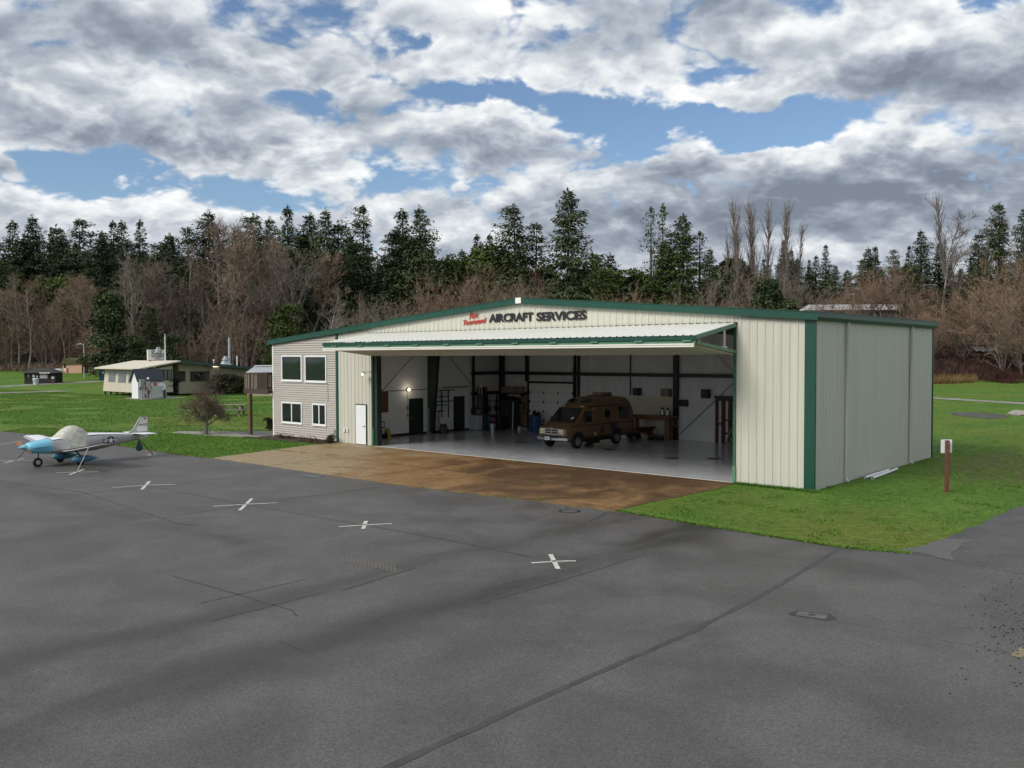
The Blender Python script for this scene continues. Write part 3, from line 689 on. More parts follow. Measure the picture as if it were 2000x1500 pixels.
# folding door: two leaves
mb = MB(); ny, nz, hz0 = -3.02, 5.36, 5.86
def leafpt(u, o, t): return (u, -.06+(ny+.06)*t, hz0+(nz-hz0)*t+o)
ribwall(mb, DL-.1, DR+.02, 0., 1., leafpt)
ul = mb.build('upper_door_leaf', 'white_metal', hangar)
mb = MB()
for x in (DR+.02, DL-.1): mb.bar((x, -.1, hz0-.09), (x, ny+.05, nz-.07), .06, .12)
nb_ = MB(); nb_.bar((DL-.1, ny+.0, nz-.09), (DR+.05, ny+.0, nz-.09), .1, .13); nb_.build('nose_beam', 'trim', ul)
for i in range(14):
    x = DL+.4+i*1.55; mb.bar((x, -.1, hz0-.1), (x, ny+.05, nz-.1), .05, .09)
for t in (.33, .66): mb.bar((DL-.1, ny*t, hz0+(nz-hz0)*t-.08), (DR, ny*t, hz0+(nz-hz0)*t-.08), .05, .08)
o = mb.build('leaf_frame', 'lgreen', ul)
for i in range(11): x = DL+.7+i*1.95; mb = MB(); mb.box((x, ny-.07, nz-.21), (x+.34, ny-.052, nz-.16)); mb.build('hinge', 'lgreen', ul)
mb = MB(); lz0, lz1 = 5.15, 4.80
def leaf2(u, o, t): return (u, ny+.04+(-.09-ny)*t, lz0-.09+(lz1-lz0)*t-o)
ribwall(mb, DL-.1, DR+.02, 0., 1., leaf2)
ll = mb.build('lower_door_leaf', 'cream', hangar)
mb = MB()
for x in (DR+.02, DL-.1): mb.bar((x, ny+.05, lz0-.02), (x, -.08, lz1-.0), .06, .11)
mb.bar((DL-.1, ny+.06, lz0-.0), (DR+.05, ny+.06, lz0-.0), .1, .11)
for i in range(14):
    x = DL+.4+i*1.55; mb.bar((x, ny+.08, lz0), (x, -.08, lz1+.02), .05, .09)
mb.build('leaf_frame', 'lgreen', ll)
mb = MB()
for dz in (-.085, -.155): mb.box((DL-.1, ny-.035, lz0+dz-.03), (DR+.02, ny-.0, lz0+dz+.025))
mb.build('weather_strip', 'white_metal', ll)
mb = MB(); mb.bar((DR, -.9, lz1+.17), (DR, -.9, 5.62), .11, .05, (1, 0, 0)); mb.box((DR-.06, -1.25, lz1+.12), (DR+.03, -.7, lz1+.2)); mb.build('strut', 'cream', ll); mb = MB(); mb.bar((DR-.2, -2.35, lz0+.0), (DR-.2, -2.35, 5.36), .1, .05, (1, 0, 0)); mb.build('strut', 'cream', ll)
mb = MB(); mb.box((DL-.25, -.075, HDZ-.07), (DR+.06, -.03, HDZ)); mb.build('door_header', 'dgreen', hangar)
# jambs
mb = MB(); mb.box((DR-.07, -.06, .02), (DR+.02, .16, HDZ-.08)); mb.box((DR-.1, .16, .02), (DR-.02, .3, HDZ-.08)); j = mb.build('door_jamb', pm('mid_green_paint', (.035, .11, .06), .45, 0, .2, 3), hangar)
mb = MB(); mb.box((DR-.09, -.075, .02), (DR+.035, .1, .62)); mb.build('jamb_guard', 'lgreen', j)
mb = MB(); mb.box((DL-.02, -.06, .02), (DL+.13, .04, HDZ-.08)); mb.box((DL+.14, .0, .02), (DL+.36, .3, HDZ-.08)); j = mb.build('door_jamb', 'dgreen', hangar)
mb = MB(); mb.box((DL-.015, -.075, .02), (DL+.145, .05, .95)); mb.build('jamb_guard', M['mid_green_paint'] if 'mid_green_paint' in M else bpy.data.materials['mid_green_paint'], j)
# windows
def window(x0, z0, x1, z1, panes, parent=hangar, y=-.03):
    mb = MB(); w = .085
    mb.box((x0, y-.055, z0), (x0+w, y+.02, z1)); mb.box((x1-w, y-.055, z0), (x1, y, z1)); mb.box((x0+w, y-.055, z0), (x1-w, y, z0+w)); mb.box((x0+w, y-.055, z1-w), (x1-w, y, z1))
    for i in range(1, panes): c = x0+(x1-x0)*i/panes; mb.box((c-.04, y-.05, z0+w), (c+.04, y, z1-w))
    mb.box((x0-.03, y-.075, z0-.035), (x1+.03, y, z0))
    fo = mb.build('window', 'vinyl', parent)
    for i in range(panes):
        a = x0+(x1-x0)*i/panes; b = x0+(x1-x0)*(i+1)/panes; m2 = MB(); t = .0016*(i+1)
        m2.add([(a+.04, y-.02-t, z0+.04), (b-.04, y-.022, z0+.04), (b-.04, y-.022-t, z1-.04), (a+.04, y-.02, z1-.04)], [(0, 1, 2, 3)]); m2.build('pane', 'glass', fo)
window(-31.66, 3.27, -29.66, 4.75, 1); window(-29.38, 3.25, -27.38, 4.73, 1); window(-31.70, .84, -29.69, 2.06, 2); window(-28.72, .85, -27.45, 2.06, 2)
# white personnel door
mb = MB(); mb.box((-24.93, -.05, .03), (-23.99, -.0, 2.16)); fd = mb.build('door_frame', 'black', hangar)
mb = MB(); mb.box((-24.88, -.065, .05), (-24.04, -.051, 2.11)); dr = mb.build('door', 'doorw', hangar)
mb = MB(); mb.tube([(-24.12, -.066, 1.0), (-24.12, -.12, 1.0), (-24.22, -.12, 1.0)], .015, 6); mb.lathe([(.03, -.068), (.03, -.08)], (-24.12, 0, 1.0), 10, 'y'); mb.build('handle', 'steel', dr)
# outside lamps, switches and cable
def gooseneck(px, py):
    p = onY(px, py, -.45); x0 = onY(727, 726.5, 0)
    mb = MB(); mb.tube([(x0.x, -.03, x0.z), (x0.x, -.12, x0.z), (p.x+.25, -.43, x0.z), (p.x, -.45, p.z+.14)], .014, 6); mb.lathe([(.06, -.035), (.06, -.05)], (x0.x, 0, x0.z), 10, 'y'); lp = mb.build('wall_lamp', 'black', hangar)
    mb = MB(); mb.lathe([(.05, .14), (.07, .10), (.19, .045), (.20, .03)], p, 16, cap=False); mb.build('lamp_shade', 'galv', lp)
    mb = MB(); mb.ell((p.x, p.y, p.z+.01), (.055, .055, .075), 10, 6); mb.build('bulb', 'bulb', lp)
gooseneck(708, 731)
for px in (674, 680): p = onY(px, 840, 0); mb = MB(); mb.cbox((p.x, -.055, p.z), (.12, .06, .2), 0, .01); mb.build('outlet_box', 'vinyl', hangar)
p = onY(655, 843, 0); mb = MB(); mb.cbox((p.x, -.06, p.z), (.14, .07, .2), 0, .01); mb.build('outlet_box', 'galv', hangar)
a, b, c = onY(640, 750, -.05), onY(641, 780, -.05), onY(640, 785, -.05); mb = MB(); mb.tube([a, b, c], .008, 5); mb.build('cable', 'black', hangar)
# lettering
R90 = (rad(90), 0, 0)
t = text('sign_lettering', 'AIRCRAFT', .50, hangar, 'black', (-15.26, -.05, 6.22), R90, .012, .019, 0, spacing=.94, sx=1.0)
t2 = text('sign_lettering', 'SERVICES', .50, hangar, 'black', (-12.3, -.05, 6.20), R90, .012, .019, 0, spacing=.94)
t3 = text('sign_lettering', 'Port', .36, hangar, 'red', (-16.47, -.05, 6.40), R90, .01, .006, .35); t4 = text('sign_lettering', 'Townsend', .34, hangar, 'red', (-16.86, -.05, 6.10), R90, .01, .006, .35, spacing=.95)
for o, x0, x1 in ((t, -15.20, -12.55), (t2, -12.38, -9.66), (t3, -16.45, -15.83), (t4, -16.84, -15.34)):
    xs_ = [v.co.x for v in o.data.vertices]; k = (x1-x0)/(max(xs_)-min(xs_)); o.scale.x = k; o.location.x = x0-min(xs_)*k
    o['label'] = {'sign_lettering': 'black AIRCRAFT letters'}.get(o.name, None) or 'raised sign letters'
t['label'] = 'black raised letters AIRCRAFT'; t2['label'] = 'black raised letters SERVICES'; t3['label'] = 'red script letters Port'; t4['label'] = 'red script letters Townsend'
t4.rotation_euler = (rad(90), rad(-4), 0); t3.rotation_euler = (rad(90), rad(-4), 0)
# ------------------------------------------------------------------ interior
IL, IB = -26.62, 13.02
mb = MB(); mb.box((IL-.1, .02, -.05), (-.1, IB, .02)); fl = mb.build('floor', 'epoxy', hangar)
mb = MB(); mb.box((DL+.1, -.06, .0), (DR-.05, .02, .024)); mb.build('sill', 'white_metal', fl)
mb = MB(); mb.box((IL-.04, .05, .14), (IL, 10.35, 6.05)); w1 = mb.build('interior_wall', 'wallin', hangar); w1['label'] = 'white lined side wall'
mb = MB(); mb.box((IL, 2.9, .02), (IL+.02, 5.9, .16)); mb.build('baseboard', 'black', w1)
mb = MB(); mb.box((IL-.04, 10.35, .02), (IL-.01, IB, 6.1)); mb.build('interior_wall', 'insul', hangar)
mb = MB(); mb.prism([(IL-.1, .02), (-.12, .02), (-.12, roofz(-.12)-.14), (APX, roofz(APX)-.14), (IL-.1, roofz(IL)-.14)], 'y', IB, IB+.03); rw = mb.build('interior_wall', 'insul', hangar); rw['label'] = 'insulated rear wall'
mb = MB(); mb.box((-.14, .03, .02), (-.11, IB, 6.0)); mb.build('interior_wall', 'insul', hangar)
mb = MB(); mb.box((DR+.02, .05, .02), (-.14, .08, 5.85)); mb.box((IL, .05, .02), (DL+.13, .08, 5.85)); mb.prism([(IL, HDZ), (-.14, HDZ), (-.14, roofz(-.14)-.13), (APX, roofz(APX)-.13), (IL, roofz(IL)-.13)], 'y', .09, .12); mb.build('interior_wall', 'insul', hangar)
mb = MB()
for x0, x1 in ((APX, -.1), (IL-.1, APX)): mb.add([(x0, .05, roofz(x0)-.12), (x1, .05, roofz(x1)-.12), (x1, IB, roofz(x1)-.12), (x0, IB, roofz(x0)-.12)], [(3, 2, 1, 0)])
mb.build('ceiling', 'ceil', hangar)
def rear(px, py=700, off=0.): return onY(px, py, IB-off)
# frames and columns
mb = MB(); y = 6.85
mb.add([(IL+.02, y-.11, .02), (IL+.42, y-.11, .02), (IL+1.0, y-.11, 5.9), (IL+.02, y-.11, 5.9), (IL+.02, y+.11, .02), (IL+.42, y+.11, .02), (IL+1.0, y+.11, 5.9), (IL+.02, y+.11, 5.9)], [(0, 1, 2, 3), (7, 6, 5, 4), (1, 5, 6, 2), (0, 3, 7, 4), (3, 2, 6, 7)])
mb.build('column', 'dgreen', hangar)
mb = MB(); mb.add([(-.16, y-.11, .02), (-.5, y-.11, .02), (-1.0, y-.11, 5.8), (-.16, y-.11, 5.8), (-.16, y+.11, .02), (-.5, y+.11, .02), (-1.0, y+.11, 5.8), (-.16, y+.11, 5.8)], [(3, 2, 1, 0), (4, 5, 6, 7), (2, 6, 5, 1), (4, 7, 3, 0)]); mb.build('column', 'dgreen', hangar)
mb = MB()
for x0, x1, h0, h1 in ((IL+.02, APX, .9, .45), (APX, -.16, .45, .9)):
    z0, z1 = roofz(x0)-.3, roofz(x1)-.3
    mb.prism([(x0, z0), (x1, z1), (x1, z1-h1), (x0, z0-h0)], 'y', y-.1, y+.1)
mb.build('rafter', 'dgreen', hangar)
mb = MB()
for k in range(17):
    x = -1.2-k*1.55; mb.box((x-.04, .12, roofz(x)-.32), (x+.04, IB, roofz(x)-.14))
mb.build('roof_purlins', 'steel', hangar)
for px, w in ((983, .3), (1131.5, .14), (1323, .26), (1232, .06)):
    p = rear(px); mb = MB(); zt = roofz(p.x)-.2; z0 = rear(1125, 768).z if px == 1232 else .02
    mb.box((p.x-w/2, IB-.02-w*.9, z0), (p.x+w/2, IB-.02, zt)); mb.build('column', 'steel', hangar)
p = rear(1125); mb = MB(); mb.box((p.x-.05, IB-.2, .02), (p.x+.05, IB-.05, 6.3)); mb.build('column', 'steel', hangar)
p = onX(924, 700, IL+.06); mb = MB(); mb.box((IL+.01, p.y-.06, .02), (IL+.15, p.y+.06, 6.0)); mb.build('column', 'steel', hangar)
zg = rear(1250, 732).z
for a, b in ((984, 1129), (1134, 1321), (1325, 1440)):
    A, B = rear(a), rear(b); mb = MB(); mb.box((A.x+.03, IB-.17, zg-.1), (B.x-.03, IB-.035, zg+.1)); mb.build('girt', 'steel', hangar)
mb = MB(); mb.box((IL+.01, 10.5, zg-.1), (IL+.15, IB-.05, zg+.1)); mb.build('girt', 'steel', hangar)
z2 = rear(1000, 767).z
mb = MB(); mb.box((IL+.01, 10.5, z2-.1), (IL+.15, IB-.05, z2+.1)); mb.box((IL+.2, IB-.17, z2-.1), (rear(1034).x, IB-.035, z2+.1)); mb.build('girt', 'steel', hangar)
def rod(a, b, r=.017): mb = MB(); mb.tube([a, b], r, 5); return mb.build('brace_rod', 'steel', hangar)
rod(onX(741, 770, IL+.05), onX(815, 686, IL+.05)); rod(onX(870, 686, IL+.05), onX(922, 752, IL+.05))
rod(rear(1327, 849, .12), rear(1435, 745, .12)); rod(rear(1400, 690, .12), rear(1435, 729, .12), .012)
mb = MB(); a, b = onX(757, 764, IL+.05), onX(835, 760, IL+.05); mb.tube([a, b], .02, 6); a, b = onX(866, 757, IL+.06), onX(915, 758, IL+.06); mb.tube([(a.x, a.y, a.z), (b.x, b.y, a.z)], .03, 6); mb.build('conduit', 'steel', hangar)
# interior lamp
p = onX(798, 761, IL+.13); mb = MB(); mb.lathe([(.07, 0), (.09, .06), (.03, .1)], (p.x-.11, p.y, p.z), 10, 'x'); lp = mb.build('wall_lamp', 'galv', hangar)
mb = MB(); mb.ell((p.x+.04, p.y, p.z), (.08, .08, .08), 10, 6); mb.build('bulb', 'bulb', lp)
ll_ = bpy.data.lights.new('wall_lamp_light', 'POINT'); ll_.energy = 2; ll_.color = (1, .86, .66); ll_.shadow_soft_size = .12; lo_ = bpy.data.objects.new('wall_lamp_light', ll_); COL.objects.link(lo_); lo_.location = (p.x+.22, p.y, p.z)
mb = MB(); q = onX(795, 812, IL+.03); mb.tube([(IL+.02, p.y, p.z-.1), (IL+.02, p.y, q.z)], .012, 5)
for zz in (q.z+.55, q.z+.42, q.z): mb.cbox((IL+.03, p.y, zz), (.06, .12, .1))
mb.build('switch_box', 'steelgrey', hangar)
# doors inside
for px0, px1, pt in ((800, 825, 783), (887, 906, 778)):
    a, b = onX(px0, 845, IL), onX(px1, 845, IL); zt = 2.12
    mb = MB(); mb.box((IL+.0, a.y-.05, .14), (IL+.03, b.y+.05, zt+.05)); fo = mb.build('interior_door', 'steel', hangar)
    mb = MB(); mb.box((IL+.031, a.y, .05), (IL+.05, b.y, zt)); mb.build('door_panel', 'dgreen', fo)
    mb = MB(); mb.ell((IL+.09, a.y+.1, 1.0), (.035, .035, .035), 8, 5); mb.build('handle', 'steelgrey', fo)
# overhead sectional door in the rear wall
a, b = rear(1035), rear(1121); zt = rear(1080, 749).z
n = 5
mb = MB()
for i in range(n):
    z0 = .03+(zt-.03)*i/n; z1 = .03+(zt-.03)*(i+1)/n; mb.box((a.x, IB-.08, z0+.012), (b.x, IB-.02, z1-.012))
sd_ = mb.build('sectional_door', 'wallin', hangar)
for i in range(1, n):
    z0 = .03+(zt-.03)*i/n
    for k in range(4): x = a.x+.05+(b.x-a.x-.1)*k/3; mb = MB(); mb.box((x-.04, IB-.1, z0-.08), (x+.04, IB-.081, z0+.08)); mb.build('hinge', 'steel', sd_)
mb = MB(); mb.box((a.x-.12, IB-.16, .02), (a.x-.03, IB-.03, zt+.1)); mb.box((b.x+.03, IB-.16, .02), (b.x+.1, IB-.03, zt+1.)); mb.box((a.x-.12, IB-.16, zt+.01), (b.x+.1, IB-.03, zt+.12)); mb.build('door_track', 'steel', sd_)
p0 = rear(1034); mb = MB(); mb.box((p0.x-.2, IB-.2, zt+.1), (p0.x-.02, IB-.03, 6.4)); mb.build('column', 'steel', hangar)
# plywood lining
zt = rear(1123, 768).z; A, B, C_ = rear(1124), rear(1319), rear(1399)
mb = MB(); mb.box((A.x+.12, IB-.06, .1), (B.x-.05, IB-.02, zt)); mb.build('plywood_lining', 'ply', hangar)
mb = MB(); mb.box((B.x+.12, IB-.06, .1), (C_.x, IB-.02, zt-.03)); o = mb.build('plywood_lining', 'ply2', hangar); o['label'] = 'whiter plywood panel right of the column'
# stud frame right of it
z1 = rear(1420, 783).z
mb = MB()
for px, w in ((1402, .14), (1414.5, .18), (1428, .18), (1439, .14)):
    x = rear(px).x; mb.box((x-w/2, IB-.14, .02), (x+w/2, IB-.04, z1))
xA, xB, xC, xD = [rear(q).x for q in (1402, 1414.5, 1428, 1439)]
for x0, x1, py in ((xA, xB, 828), (xB, xC, 820), (xB, xC, 846), (xC, xD, 812)):
    z = rear(1415, py).z; mb.box((x0+.08, IB-.13, z-.04), (x1-.08, IB-.05, z+.04))
mb.box((xA, IB-.15, z1+.001), (xD+1.5, IB-.03, z1+.1)); mb.build('stud_frame', pm('dark_red_timber', (.085, .032, .017), .7, 0, .3, 4), hangar)
zz = rear(1420, 782).z; mb = MB(); mb.box((xA-.1, IB-.2, zz+.08), (xD+1.5, IB-.03, zz+.24)); mb.build('girt', 'steel', hangar)
# pinboard, pipe rack on the side wall
a, b = onX(735, 765, IL+.02), onX(758.5, 806, IL+.02); mb = MB(); mb.box((IL+.001, a.y, onX(758, 805, IL).z), (IL+.025, b.y, onX(758, 764, IL).z)); pb = mb.build('pinboard', 'osb', hangar)
c0, c1 = onX(736, 782, IL+.03), onX(744, 791, IL+.03); mb = MB()
mb.box((IL+.026, c0.y, c1.z), (IL+.04, c1.y, c1.z+.05)); mb.box((IL+.026, c0.y, c0.z), (IL+.04, c1.y, c0.z+.05)); mb.box((IL+.026, c0.y, c1.z+.05), (IL+.04, c0.y+.06, c0.z)); mb.box((IL+.026, c1.y-.06, c1.z+.05), (IL+.04, c1.y, c0.z)); mb.build('red_frame', 'red', pb)
mb = MB()
for px in (864, 877): a, b = onX(px, 762, IL+.1), onX(px, 815, IL+.1); mb.box((IL+.02, a.y-.03, b.z), (IL+.06, a.y+.03, a.z))
for py, p0_, p1_ in ((762.5, 858, 889), (775, 856, 874), (784.5, 854, 886), (791.5, 853, 873), (803.5, 852, 869)):
    a, b = onX(p0_, py, IL+.2), onX(p1_, py, IL+.2); mb.tube([(IL+.2, a.y, a.z), (IL+.2, b.y, a.z)], .03, 6); mb.box((IL+.02, (a.y+b.y)/2, a.z-.04), (IL+.2, (a.y+b.y)/2+.04, a.z-.02))
mb.build('pipe_rack', 'steel', hangar)
# floor drains
for px, py in ((1312, 895), (1395, 896), (1017, 863.5), (1191, 878)):
    p = gnd(px, py, .02); mb = MB(); mb.lathe([(.34, .021), (.34, .028), (.28, .030)], (p.x, p.y, 0), 20); mb.build('floor_drain', 'iron', fl)
# wooden balcony on the left end
x0 = onY(478, 750, -.3).x; zt, zb, zd = onY(500, 728.5, -.3).z, onY(500, 769, -.3).z, onY(500, 761, -.3).z
mb = MB(); mb.box((x0, -.3, zb+.05), (WL-.0, 3.2, zd)); bal = mb.build('balcony', 'deck', hangar)
mb = MB(); mb.box((x0-.04, -.36, zb), (WL-.03, -.3, zd+.06)); mb.box((x0-.04, -.3, zb), (x0, 3.2, zd+.06)); mb.build('rim_board', 'deck', bal)
mb = MB(); mb.box((x0-.05, -.37, zt-.06), (WL-.03, -.25, zt)); mb.box((x0-.05, -.25, zt-.06), (x0+.07, 3.2, zt)); mb.build('handrail', 'deck', bal)
mb = MB(); x = x0+.02; k = 0
while x < WL-.1: mb.box((x, -.35, zd+.0), (x+.085, -.325, zt-.06)); x += .125
y = -.2
while y < 3.1: mb.box((x0-.035, y, zd), (x0-.01, y+.085, zt-.06)); y += .125
mb.build('pickets', 'deck', bal)
mb = MB()
for k, xx in enumerate((.1, .24, .33, .47, .53, .84, .93, 1.13, 1.22, 1.36)): mb.box((x0+xx, -.352, zd+.02), (x0+xx+.022, -.3, zt-.08))
mb.build('pale_picket_edges', 'deckpale', bal)
p = gnd(489.5, 849.5); mb = MB(); mb.box((p.x-.1, p.y-.09, 0), (p.x+.1, p.y+.09, zb)); mb.build('post', 'postwood', bal)
# ================================================================== CAMPER VAN
van = thing('camper_van', 'brown camper van with raised roof parked inside the open hangar', 'van', (-15.45, 4.80, .02), -.035)
def wz(z): return .985 if z < 1.25 else .985-.15*(z-1.25)
def vsec(y, zt, w=1., zb=.42, arch=None):
    pts = []
    for fr_, k in ((0., .90), (.05, .97), (.25, 1.), (.5, 1.), (.68, 1.), (.82, 1.), (.92, .97), (.975, .86), (1., .62)):
        z = zb+(zt-zb)*fr_; pts.append((wz(z)*k*w, y, z))
    return pts+[(-x, yy, z) for x, yy, z in reversed(pts)]
mb = MB()
mb.loft([vsec(.0, 1.02, .86), vsec(.06, 1.07, .93), vsec(.35, 1.16, .985), vsec(.74, 1.28, 1.), vsec(1.15, 1.66, 1.), vsec(1.52, 1.99, 1.), vsec(1.75, 2.12), vsec(1.95, 2.20), vsec(2.4, 2.42), vsec(2.75, 2.50), vsec(4.4, 2.52), vsec(5.2, 2.46), vsec(5.5, 2.30, .99), vsec(5.66, 1.95, .97), vsec(5.74, 1.25, .96), vsec(5.76, 1.0, .95)])
mb.build('body', 'van', van, True)
mb = MB(); v = [(-.80, .772, 1.325), (.80, .772, 1.325), (.70, 1.47, 1.955), (-.70, 1.47, 1.955)]
mb.add([(x, y-.022, z+.022) for x, y, z in v], [(0, 1, 2, 3)]); mb.build('windshield', 'glassv', van)
mb = MB(); q = [(x*1.04, y-.014, z+.014) for x, y, z in ((-.80, .75, 1.30), (.80, .75, 1.30), (.72, 1.50, 1.98), (-.72, 1.50, 1.98))]; mb.add(q, [(0, 1, 2, 3)]); mb.build('windshield_seal', 'black', van)
mb = MB(); mb.add([(x, y-.03, z+.03) for x, y, z in ((.50, .90, 1.44), (.66, .90, 1.44), (.66, 1.0, 1.53), (.52, 1.0, 1.53))], [(0, 1, 2, 3)]); mb.build('windshield_papers', 'white', van)
for s in (1, -1):
    def sp(y0, z0, y1, z1, name, mat, off=.012, cut=0.):
        m2 = MB(); c = [(y0+cut, z0), (y1, z0), (y1, z1), (y0+cut*2.2, z1)] if cut else [(y0, z0), (y1, z0), (y1, z1), (y0, z1)]
        P = [(s*(wz(z)+off), y, z) for y, z in c]; m2.add(P, [(0, 1, 2, 3) if s > 0 else (3, 2, 1, 0)]); return m2.build(name, mat, van)
    sp(1.15, 1.30, 2.0, 1.84, 'window', 'glassv', .014, .14); sp(4.35, 1.30, 5.25, 1.95, 'window', 'glassv', .013)
    sp(2.18, .50, 2.40, 2.0, 'stripe', 'vantan', .008); sp(.30, 1.10, 5.6, 1.17, 'stripe', 'marron', .007); sp(1.0, .47, 5.5, .56, 'rocker_panel', 'vandark', .009); sp(1.75, 2.03, 5.3, 2.08, 'stripe', 'vandark', .02)
    sp(2.06, .55, 2.075, 1.95, 'door_seam', 'black', .011); sp(3.6, .75, 4.1, 1.12, 'hatch', 'vandark', .006); sp(2.75, .72, 2.98, .98, 'hatch', 'vandark', .006)
    m2 = MB(); P = [(s*(wz(1.62)+.012), 3.35+.22*math.sin(2*math.pi*i/18), 1.64+.23*math.cos(2*math.pi*i/18)) for i in range(18)]
    m2.add([(s*(wz(p[2])+.014), p[1], p[2]) for p in P], [tuple(range(18)) if s < 0 else tuple(range(17, -1, -1))]); m2.build('round_window', 'glassv', van)
    for yc, nm in ((.88, 'front'), (4.12, 'rear')):
        m2 = MB(); m2.prism([(yc+.47*math.cos(a), .42+max(0, .47*math.sin(a))) for a in [math.pi*i/12 for i in range(13)]], 'x', s*.70, s*.992); m2.build('wheel_arch', 'black', van)
        c = (0, yc, .355); m2 = MB()
        m2.lathe([(.20, s*.78), (.33, s*.775), (.355, s*.80), (.355, s*.97), (.33, s*1.0), (.23, s*1.005), (.215, s*.985)], c, 24, 'x'); wh = m2.build('wheel', 'tyre', van, True)
        m2 = MB(); m2.lathe([(.215, s*.986), (.205, s*1.002), (.13, s*.985), (.10, s*1.01), (.0, s*1.015)], c, 18, 'x', False)
        m2.build('rim', 'rim', wh, True)
    m2 = MB(); m2.cbox((s*.60, -.005, .92), (.30, .06, .17), 0, .02); hl = m2.build('headlight', 'lens', van)
    m2 = MB(); m2.cbox((s*.62, .0, .79), (.30, .05, .07), 0, .015); m2.build('turn_signal', 'lens', van)
    m2 = MB(); m2.cbox((s*1.10, 1.28, 1.38), (.12, .10, .26), 0, .02); m2.bar((s*.98, 1.3, 1.3), (s*1.06, 1.29, 1.33), .04, .04); m2.build('side_mirror', 'black', van)
m2 = MB(); m2.cbox((0, .02, .87), (.84, .05, .26)); gr = m2.build('grille', 'black', van)
m2 = MB()
for z in (.995, .745): m2.cbox((0, -.015, z), (.88, .03, .035))
for x in (-.425, 0, .425): m2.cbox((x, -.016, .87), (.035, .03, .215))
m2.cbox((-.212, -.016, .87), (.385, .03, .03)); m2.cbox((.212, -.016, .87), (.385, .03, .03)); m2.build('chrome_cross', 'chrome', gr)
m2 = MB(); m2.cbox((0, -.012, 1.045), (.12, .02, .035), 0, .008); m2.build('badge', 'chrome', van)
m2 = MB(); m2.loft([[(x*1.0, y, z) for y, z in ((-.10+.14*abs(x), .42), (-.13+.14*abs(x), .45), (-.13+.14*abs(x), .57), (-.08+.14*abs(x), .61), (.1, .6), (.1, .42))] for x in (-1.0, -.8, -.3, .3, .8, 1.0)]); bp = m2.build('bumper', 'chrome', van)
m2 = MB(); m2.cbox((0, -.135, .585), (.98, .03, .06)); m2.cbox((0, .0, .645), (1.84, .10, .055)); m2.build('bumper_strip', 'black', bp)
m2 = MB(); m2.cbox((-.16, -.155, .53), (.32, .02, .17)); pl = m2.build('license_plate', 'white', van)
text('plate_lettering', '7 04', .11, pl, 'black', (-.29, -.168, .48), (rad(90), 0, 0), .002, .003)
m2 = MB(); m2.cbox((0, 4.1, 2.60), (.70, 1.0, .22), 0, .07); ac = m2.build('roof_air_conditioner', 'van', van)
m2 = MB(); m2.cbox((.05, 3.1, 2.545), (.42, .42, .09), 0, .03); m2.build('roof_vent', 'van', van)
for x in (-.45, .45):
    m2 = MB(); m2.add([(x-.28, 2.0, 2.255), (x+.26, 2.0, 2.255), (x+.24, 2.36, 2.425), (x-.26, 2.36, 2.425)], [(0, 1, 2, 3)]); m2.build('skylight', 'glassv', van)
m2 = MB(); m2.cbox((.62, 1.65, 2.07), (.2, .05, .03)); m2.cbox((-.62, 1.65, 2.07), (.2, .05, .03)); m2.build('marker_lights', 'lens', van)
m2 = MB(); m2.cbox((0, 3.0, .33), (1.3, 3.8, .16)); m2.cbox((.75, 5.95, .40), (.5, .5, .06)); m2.bar((.1, 5.6, .42), (.1, 6.5, .42), .08, .06); m2.bar((.9, 2.2, .38), (.9, 3.6, .38), .1, .05); m2.cbox((.45, 5.95, .28), (.2, .3, .18)); m2.cbox((.5, 2.9, .22), (.3, .35, .2)); m2.build('chassis', 'black', van)
# ================================================================== AEROPLANE
pl_ = thing('light_aeroplane', 'small silver low wing aeroplane with blue nose and canvas covered canopy', 'aeroplane', (-27.62, -15.62, 0), .055); pl_.scale = (.95, .95, .95)
def fsec(y, zb, zt, w, sq=.8, n=14):
    out = []
    for i in range(n):
        a = 2*math.pi*i/n; c, s = math.cos(a), math.sin(a)
        x = w*math.copysign(abs(c)**sq, c); z = (zb+zt)/2+(zt-zb)/2*math.copysign(abs(s)**sq, s); out.append((x, y, z))
    return out
m2 = MB(); m2.loft([fsec(.30, .80, 1.06, .16), fsec(.36, .72, 1.12, .28), fsec(.62, .63, 1.17, .40, .7), fsec(1.22, .57, 1.25, .50, .6)]); cw = m2.build('cowling', 'blue', pl_, True)
m2 = MB(); m2.cbox((.43, .80, .93), (.12, .9, .012)); m2.build('cowl_seam', 'blue2', cw)
m2 = MB(); m2.lathe([(.02, -.02), (.06, .06), (.11, .18), (.14, .30)], (0, 0, .93), 14, 'y'); sp_ = m2.build('spinner', 'blue', pl_, True)
def blade(a):
    m2 = MB(); r_ = []
    for k, (d, ch) in enumerate(((.1, .05), (.35, .12), (.6, .11), (.82, .07))):
        q = []
        for u, t in ((-1, 0), (0, .35), (1, 0), (0, -.35)):
            x = u*ch*.8; yy = .22+u*ch*(.5-.3*k/3)+t*.05; q.append((x*math.cos(a)+d*math.sin(a)*-1, yy, .93+x*math.sin(a)+d*math.cos(a)))
        r_.append(q)
    m2.loft(r_); o = m2.build('propeller_blade', 'wood', pl_, True); return o
blade(rad(75)); blade(rad(255))
m2 = MB(); m2.loft([fsec(1.221, .57, 1.25, .50, .6), fsec(1.9, .55, 1.30, .53, .5), fsec(3.2, .56, 1.36, .52, .5), fsec(4.4, .72, 1.28, .30, .5), fsec(5.55, .90, 1.18, .08, .6)]); m2.build('fuselage', 'alu', pl_, True)
m2 = MB()
rows = []
for y, zt, w in ((1.235, 1.262, .42), (1.9, 1.315, .46), (3.2, 1.372, .46), (4.4, 1.292, .255), (5.5, 1.20, .06)): rows.append([(-w, y, zt-.05), (-w*.7, y, zt-.004), (0, y, zt+.006), (w*.7, y, zt-.004), (w, y, zt-.05)])
